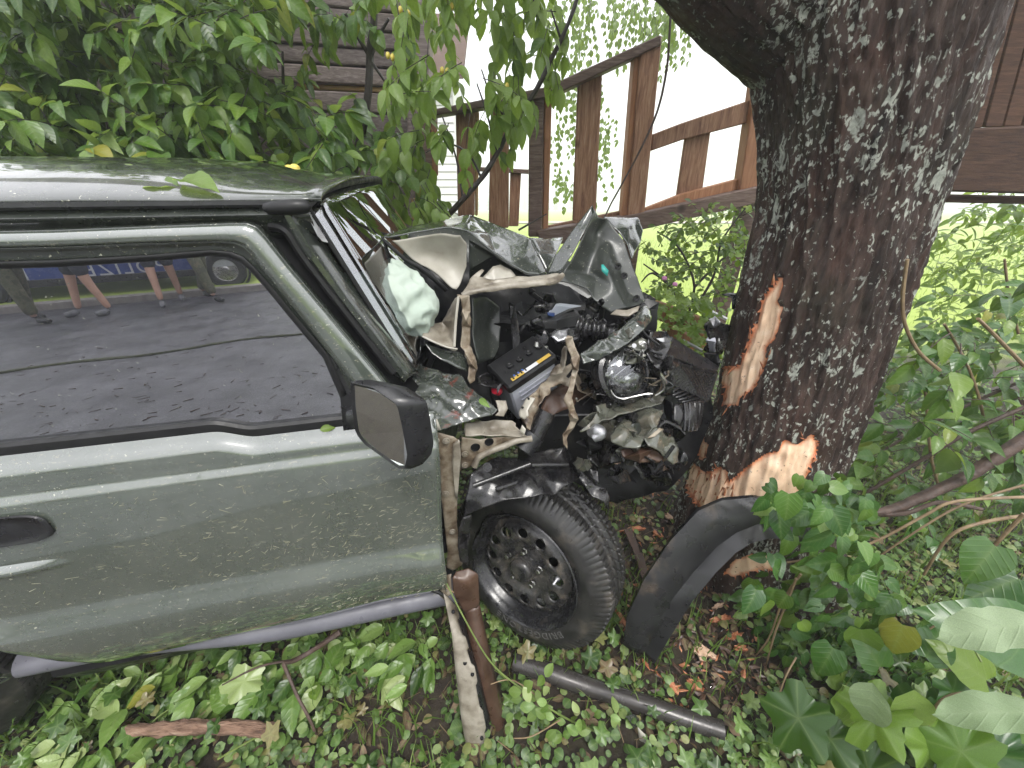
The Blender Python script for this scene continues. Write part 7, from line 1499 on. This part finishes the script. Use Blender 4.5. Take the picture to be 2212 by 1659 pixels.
for i, (x, y) in enumerate(((626, 371), (638, 369))):
    c = side(x, y, .62); c.z += .006; bmv = bmesh.new(); bmesh.ops.create_uvsphere(bmv, u_segments=14, v_segments=9, radius=.013)
    for v in bmv.verts: v.co = Vector((v.co.x * 1.25, v.co.y, v.co.z)) + c
    tag(bm_obj('berry', bmv, M['fruit'], None, True, None), ('yellow berry on the car roof, the one nearer the windscreen', 'yellow berry on the car roof, the one farther from the windscreen')[1 - i], 'berry', 'yellow berries on the roof')
# ---- ground cover
random.seed(42)
def scatter(n, fn, x0, x1, y0, y1, keep):
    out = []
    while len(out) < n:
        x, y = random.uniform(x0, x1), random.uniform(y0, y1)
        if random.random() < keep(x, y): out.append(fn(x, y, ground_z(x, y)))
    return out
def soil_gap(x, y):
    q = proj(Vector((x, y, 0.02))); return in_poly(q[0], q[1], SOILP) or in_poly(q[0], q[1], [(740, 1480), (950, 1450), (980, 1640), (860, 1660), (760, 1600)])
def cover(x, y):
    if random.random() < .82 and soil_gap(x, y): return 0
    d = noise.noise(Vector((x * 2.1, y * 2.1, 7))) * .5 + .55
    return max(.05, min(1, d * 1.3)) * (1.25 - min(1, y / 7))
def clov(x, y, z): return (orient(Vector((random.gauss(0, 1), random.gauss(0, 1), .25)), Vector((random.gauss(0, .3), -.25, 1))), Vector((x, y, z + random.uniform(.008, .055))), random.uniform(.011, .034) * (1.5 if random.random() < .06 else 1))
tag(mass('ground_cover', 'round', 0, scatter(17000, clov, -2.0, 2.6, .25, 2.4, cover) + scatter(7000, clov, -2.6, 4.0, 2.0, 4.6, cover), LM['ground']), 'low round-leaved ground cover between the wreck and the tree', 'ground cover')
def weed(x, y, z): return (orient(Vector((random.gauss(0, 1), random.gauss(0, 1), .3)), Vector((random.gauss(0, .35), -.3, 1))), Vector((x, y, z + random.uniform(.02, .12))), random.uniform(.035, .075))
tag(mass('weeds', 'maple', 0, scatter(2300, weed, -2.6, 4.2, .2, 5.0, cover), LM['ground']), 'scattered lobed weeds on the soil', 'weeds')
def dead(x, y, z): return (orient(Vector((random.gauss(0, 1), random.gauss(0, 1), .1)), Vector((random.gauss(0, .4), random.gauss(0, .4), 1))), Vector((x, y, z + random.uniform(.004, .03))), random.uniform(.025, .06))
tag(mass('leaf_litter', 'dog', 0, scatter(4800, dead, -2.2, 3.0, .2, 3.0, lambda x, y: .8), LM['dead']), 'brown dead leaf litter on the soil', 'leaf litter')
def blade(x, y, z):
    a = random.uniform(0, 6.28); m = Matrix.Rotation(a, 3, 'Z') @ Matrix.Rotation(random.uniform(-.2, .7), 3, 'X'); return (m, Vector((x, y, z - .005)), random.uniform(.05, .16))
def gk(x, y):
    d = noise.noise(Vector((x * 1.6 + 9, y * 1.6, 2))); return max(0, min(1, .35 + d * 1.4))
tag(mass('grass', 'blade', 0, scatter(9000, blade, -2.2, 3.0, .2, 2.6, gk) + scatter(5000, blade, -2.6, 4.5, 2, 5.0, gk), LM['grass']), 'tufts of grass among the leaves', 'grass')
def mblade(x, y, z):
    m = Matrix.Rotation(random.uniform(0, 6.28), 3, 'Z') @ Matrix.Rotation(random.uniform(-.1, .6), 3, 'X'); return (m, Vector((x, y, z)), random.uniform(.06, .14))
tag(mass('meadow_grass', 'blade', 0, scatter(16000, mblade, -6, 14, 4.6, 15, lambda x, y: 1.0), LM['grass_lit'] if 'grass_lit' in LM else leaf_mat('meadow_blade', [(0, (0.14, 0.22, 0.03)), (1, (0.24, 0.31, 0.07))], (.2, .3, .06), .35, .5)), 'short bright meadow grass behind the garden', 'grass')
tw = []
for k in range(900):
    x, y = random.uniform(-2.4, 3), random.uniform(.2, 3.2); p = Vector((x, y, ground_z(x, y) + random.uniform(.005, .04))); d = Vector((random.gauss(0, 1), random.gauss(0, 1), random.gauss(0, .12))).normalized() * random.uniform(.03, .14); tw.append(([p, p + d * .5 + rv(.006), p + d], random.uniform(.0008, .0022)))
tag(twig_mesh('twig_litter', tw, M['twig_tan'], None, 3), 'thin straw and broken twigs scattered on the soil', 'twigs', kind='stuff')
tw = []
for k in range(1100):
    x, y = random.uniform(-6, 2), -.65 - abs(random.gauss(0, 1.6)); p = Vector((x, max(y, -6.5), .035)); d = Vector((random.gauss(0, 1), random.gauss(0, .6), 0)).normalized() * random.uniform(.015, .09); tw.append(([p, p + d], random.uniform(.001, .0045)))
tag(twig_mesh('road_litter', tw, M['twig_brown'], None, 4), 'dark twigs and bark bits strewn on the wet road', 'twigs', kind='stuff')
for i, a in enumerate(([(0, 1500), (70, 1420), (130, 1370)], [(40, 1630), (110, 1560), (240, 1540), (260, 1590)], [(470, 1640), (560, 1590), (640, 1560)], [(300, 1600), (340, 1550), (420, 1500)])):
    yv = tube('yellow_tendril', smooth_path([gnd(x, y, .04 + .02 * (k % 2)) for k, (x, y) in enumerate(a)], 6), [.003], M['twig_green'], None, 5); tag(yv, ('pale straight stalk beside the rear tyre', 'curved yellow tendril at the lower left corner', 'thin stalk below the peeled stick', 'thin stalk crossing the peeled stick')[i], 'stalk', 'thin stalks on the ground')
# ---- unseen canopy of the lichen tree, added for overhead shade and reflections
random.seed(43); lv = []
for P in LIMBS:
    for k in range(330):
        t = random.random() ** .7; i = min(int(t * 3), 2); c = P[i].lerp(P[i + 1], t * 3 - i); q = c + rv(.62) + Vector((0, 0, .3))
        if q.z < 3.5: continue
        lv.append((orient(rv(1) + Vector((0, 0, -.5)), rv(.5) + Vector((0, 0, 1))), q, random.uniform(.10, .18)))
mass('crown', 'lobed', 0, lv, LM['dark'], treeT)
# ---- far birch, spruces
random.seed(44)
bi = thing('birch_tree', (-2.2, 8.4, ground_z(-2.2, 8.4)), 'hanging birch foliage against the white sky behind the railing', 'tree'); lv = []; tw = []
for x, y in sample_poly([(1190, -60), (1490, -60), (1440, 60), (1410, 120), (1350, 90), (1290, 130), (1340, 260), (1330, 330), (1290, 390), (1200, 420), (1180, 200)], 170) + sample_poly([(1330, 0), (1480, -40), (1500, 60), (1420, 110)], 50):
    p = at(x, y, random.uniform(6.5, 8.5)); spray(p, Vector((random.gauss(0, .3), random.gauss(0, .3), -1)), .4, 4, .075, .7, tw, lv, wr=.004)
finish(bi, lv, 'oval', LM['far'], 0, 0, 0, tw, M['twig_dark'])
tube('trunk', [Vector((-2.2, 8.4, -.3)), Vector((-2.1, 8.4, 2)), Vector((-1.6, 8.2, 4.6)), Vector((-.4, 8, 6.6)), Vector((1.2, 7.8, 7.0)), Vector((3.0, 7.6, 6.4))], [.16, .13, .10, .07, .05, .02], M['bark'], bi, 10, 6)
spr = leaf_mat('spruce_needles', [(0, (0.016, 0.034, 0.018)), (1, (0.034, 0.058, 0.03))], (.03, .05, .03), 0, .8)
ORD = 'first second third fourth fifth sixth seventh eighth ninth tenth eleventh twelfth'.split()
sp_n = ['tallest hazy spruce on the skyline', 'hazy spruce']
for i in range(16):
    px = 1010 + i * 24 + random.uniform(-8, 8) if i < 12 else 2040 + (i - 12) * 45; Y = random.uniform(150, 185); b = at(px, 440, Y); gz_ = ground_z(b.x, Y); h = random.uniform(6.5, 10.5); S = thing('spruce_tree', (b.x, Y, gz_), ('distant hazy spruce past the railing, %s of the row counted from the white house' % ORD[i]) if i < 12 else ('distant hazy spruce past the trunk, %s from the trunk' % ORD[i - 12]), 'tree', 'far spruces on the skyline')
    tube('trunk', [Vector((b.x, Y, gz_)), Vector((b.x, Y, gz_ + h * .9))], [.18, .05], M['bark'], S, 6)
    V = []; F = []
    for k in range(8):
        z0 = gz_ + h * (.10 + .11 * k); r0 = h * .21 * (1 - k / 8.6); n = 11; b0 = len(V); V.append(Vector((b.x, Y, z0 + h * .19)))
        for q in range(n):
            a = 2 * math.pi * (q + random.random() * .5) / n; rr = r0 * random.uniform(.6, 1.15); V.append(Vector((b.x + rr * math.cos(a), Y + rr * math.sin(a), z0 - rr * .25)))
        F += [(b0, b0 + 1 + q, b0 + 1 + (q + 1) % n) for q in range(n)]
    mesh_obj('crown', V, F, spr, S, False)
# ================================================================== across the road (seen in the door window)
vanT = thing('police_van', (-4.0, -8.6, .1), 'silver police van with blue lettered panel reflected in the door window', 'van')
M['van_silver'] = pm('van_silver', [(0.3, (0.42, 0.43, 0.45)), (0.7, (0.5, 0.51, 0.53))], 4, .25, coat=.8)
M['van_blue'] = pm('van_blue', [(0.3, (0.01, 0.03, 0.16)), (0.7, (0.015, 0.045, 0.22))], 4, .25, coat=.8)
VX0, VX1, VY, VZ = -6.6, -1.6, -7.35, .02
prof = [(VX0, .34), (VX0, 1.05), (VX0 + .9, 1.20), (VX0 + 1.5, 1.95), (VX1 - .1, 2.0), (VX1, 1.2), (VX1, .34)]
bmv = bmesh.new(); a = [bmv.verts.new((x, VY, z + VZ)) for x, z in prof]; b = [bmv.verts.new((x, VY - 1.8, z + VZ)) for x, z in prof]
bmv.faces.new(a); bmv.faces.new(list(reversed(b)))
for i in range(len(prof)): bmv.faces.new((a[i], b[i], b[(i + 1) % len(prof)], a[(i + 1) % len(prof)]))
bmesh.ops.recalc_face_normals(bmv, faces=bmv.faces); bmesh.ops.bevel(bmv, geom=bmv.edges[:], offset=.07, segments=3, affect='EDGES'); bm_obj('body', bmv, M['van_silver'], vanT, True, 40)
def vbox(name, x0, x1, z0, z1, mat, par, y=VY + .002, d=.02, bev=.006): return prism(name, [Vector((x0, y + d, z0)), Vector((x1, y + d, z0)), Vector((x1, y + d, z1)), Vector((x0, y + d, z1))], Vector((0, -d, 0)), mat, par, bev)
panel = vbox('blue_panel', -4.7, -2.5, .36, .80, M['van_blue'], vanT, d=.012)
vbox('sill', -5.2, -2.4, .30, .42, M['dark_plastic'], vanT, d=.03)
for x0, x1 in ((-4.7, -3.7), (-3.6, -2.5), (-2.4, -1.75)): vbox('side_window', x0, x1, 1.30, 1.85, M['window'], vanT, d=.01)
for x in (-3.65, -2.45): vbox('door_gap', x - .006, x + .006, .56, 1.9, M['interior'], vanT, d=.003, bev=0)
fc = bpy.data.curves.new('tmp_text', 'FONT'); fc.body = 'POLIZEI'; fc.size = .30; fc.extrude = .002; fc.align_x = 'CENTER'; fc.space_character = 1.2
to = bpy.data.objects.new('tmp_text', fc); col.objects.link(to); bpy.context.view_layer.update()
me = bpy.data.meshes.new_from_object(to.evaluated_get(bpy.context.evaluated_depsgraph_get())); bpy.data.objects.remove(to)
mesh_obj('lettering', [Vector((-3.5 - v.co.x, VY + .018 + v.co.z, .42 + v.co.y)) for v in me.vertices], [tuple(p.vertices) for p in me.polygons], M['white_label'], panel, False)
for x in (-5.35, -2.05):
    m2 = axis_matrix(Vector((x, VY + .02, .36)), Vector((0, 1, 0))); V, F = lathe([(.0, .20), (.01, .23), (.012, .30), (-.02, .335), (-.18, .335), (-.2, .25)], 40, m2); w = mesh_obj('wheel', V, F, M['tyre'], vanT, True, 40)
    V, F = lathe([(.0, .215), (-.03, .19), (-.02, .07), (.0, .05), (.0, .001)], 30, m2); mesh_obj('hubcap', V, F, M['steel'], w, True, 30)
    V, F = lathe([(-.02, .40), (.012, .40), (.012, .37), (-.02, .36)], 40, m2); mesh_obj('wheel_arch', V, F, M['dark_plastic'], vanT, True, 40)
for x, mt in ((-6.32, 'lamp_glass'), (-1.49, 'red_plastic')): vbox('lamp', x - .05, x + .12, .85, 1.05, M[mt], vanT, d=.02)
def skin_mesh(name, joints, edges, mat, parent):
    me = bpy.data.meshes.new(name); me.from_pydata([j[0] for j in joints], edges, []); o = bpy.data.objects.new(name, me); link(o, parent)
    m = o.modifiers.new('skin', 'SKIN'); m.use_smooth_shade = True
    for i, j in enumerate(joints): me.skin_vertices[0].data[i].radius = (j[1], j[1])
    me.skin_vertices[0].data[0].use_root = True
    s_ = o.modifiers.new('sub', 'SUBSURF'); s_.levels = 1; s_.render_levels = 1; me.materials.append(mat); return o
M['skin'] = pm('skin', [(0.3, (0.42, 0.24, 0.17)), (0.7, (0.50, 0.30, 0.22))], 8, .5)
M['camo'] = pm('camouflage_cloth', [(0.40, (0.035, 0.04, 0.02)), (0.47, (0.09, 0.085, 0.05)), (0.55, (0.05, 0.06, 0.03)), (0.62, (0.13, 0.11, 0.07))], 9, .8)
M['navy'] = pm('navy_cloth', [(0.3, (0.012, 0.014, 0.025)), (0.7, (0.022, 0.025, 0.04))], 10, .8)
M['grey_cloth'] = pm('grey_cloth', [(0.3, (0.10, 0.10, 0.11)), (0.7, (0.16, 0.16, 0.17))], 10, .8)
def person(x, y, face, label, trousers, shirt, shorts=False, stride=.16):
    P = thing('person', (x, y, .03), label, 'person', 'bystanders reflected in the door window'); f = Vector((math.sin(face), math.cos(face), 0)); s = Vector((f.y, -f.x, 0))
    def J(a, b, z): return tuple(Vector((x, y, .03)) + s * a + f * b + Vector((0, 0, z)))
    hip = [J(-.10, .02, .90), J(.10, -.02, .90)]; kn = [J(-.12, stride * .6, .50), J(.12, -stride * .4, .50)]; an = [J(-.13, stride, .09), J(.13, -stride, .09)]
    body = [(J(0, 0, .98), .13), (J(0, 0, 1.18), .12), (J(0, 0, 1.40), .14), (J(0, .01, 1.50), .055), (J(0, .03, 1.60), .075), (J(0, .03, 1.70), .085), (J(0, .02, 1.77), .06),
            (hip[0], .095), (kn[0], .062), (an[0], .042), (hip[1], .095), (kn[1], .062), (an[1], .042), (J(-.19, 0, 1.42), .06), (J(-.24, .0, 1.14), .045), (J(-.20, .16, .96), .035), (J(.19, 0, 1.42), .06), (J(.24, 0, 1.14), .045), (J(.20, .16, .96), .035)]
    skin_mesh('body', body, [(0, 1), (1, 2), (2, 3), (3, 4), (4, 5), (5, 6), (0, 7), (7, 8), (8, 9), (0, 10), (10, 11), (11, 12), (2, 13), (13, 14), (14, 15), (2, 16), (16, 17), (17, 18)], M['skin'], P)
    end = (lambda i: [(tuple(Vector(hip[i]).lerp(Vector(kn[i]), .85)), .10)]) if shorts else (lambda i: [(kn[i], .085), (tuple(Vector(an[i]) + Vector((0, 0, .02))), .075)])
    j = [(J(0, 0, 1.0), .15)]; e = []
    for i in (0, 1):
        b0 = len(j); j.append((hip[i], .115)); e.append((0, b0)); 
        for q in end(i): j.append(q); e.append((len(j) - 2, len(j) - 1))
    skin_mesh('trousers', j, e, trousers, P)
    skin_mesh('shirt', [(J(0, 0, 1.0), .155), (J(0, 0, 1.2), .145), (J(0, 0, 1.42), .155), (J(-.20, 0, 1.42), .075), (J(-.235, 0, 1.24), .068), (J(.20, 0, 1.42), .075), (J(.235, 0, 1.24), .068)], [(0, 1), (1, 2), (2, 3), (3, 4), (2, 5), (5, 6)], shirt, P)
    for i in (0, 1):
        a = Vector(an[i]); skin_mesh('shoe', [(tuple(a + Vector((0, 0, -.02))), .055), (tuple(a + f * .08 + Vector((0, 0, -.045))), .048), (tuple(a + f * .18 + Vector((0, 0, -.055))), .036)], [(0, 1), (1, 2)], M['dark_plastic'] if not shorts else M['grey_cloth'], P)
    bmv = bmesh.new(); bmesh.ops.create_uvsphere(bmv, u_segments=14, v_segments=8, radius=.105)
    for v in list(bmv.verts):
        if v.co.z < -.01: bmv.verts.remove(v)
    for v in bmv.verts: v.co = v.co + Vector(J(0, .015, 1.72))
    bm_obj('hair', bmv, M['twig_dark'], P, True, None); return P
person(-4.25, -6.05, 1.2, 'person in camouflage trousers standing, farther from the pillar', M['camo'], M['navy'])
person(-3.6, -6.1, -1.2, 'person in dark shorts with bare calves beside the van wheel', M['navy'], M['grey_cloth'], True)
person(-2.75, -6.45, .25, 'person in knee-length dark shorts in front of the blue panel', M['navy'], M['navy'], True)
person(-2.25, -6.5, .9, 'person in camouflage trousers striding, nearest the pillar', M['camo'], M['camo'], False, .26)
random.seed(50); lv = []
for k in range(5200): lv.append((orient(rv(1), rv(.5) + Vector((0, .6, 1))), Vector((random.uniform(-14, 12), -11.5 + random.gauss(0, .7), .1 + abs(random.gauss(0, 1)) * 2.0)), random.uniform(.18, .34)))
hd = thing('hedge', (-1, -11.5, .1), 'dark green hedge across the road, seen only as a reflection', 'hedge'); mass('foliage', 'dog', 0, lv, LM['dark'], hd)

# ================================================================== damp air
bmv = bmesh.new(); bmesh.ops.create_cube(bmv, size=1.0)
for v in bmv.verts: v.co = Vector((v.co.x * 560, v.co.y * 440 + 60, -18 + (34 if v.co.z > 0 else 0) - (0 if v.co.z > 0 else 0)))
hm_, N, L, b, o = new_mat('damp_air'); N.remove(b); pv = N.new('ShaderNodeVolumePrincipled'); pv.inputs['Density'].default_value = 0.007; pv.inputs['Color'].default_value = (.93, .95, 1, 1); pv.inputs['Anisotropy'].default_value = .2; L.new(pv.outputs[0], o.inputs['Volume'])
hz_ = bm_obj('haze', bmv, hm_, None); tag(hz_, 'thin damp haze over the meadow', 'haze', kind='stuff')
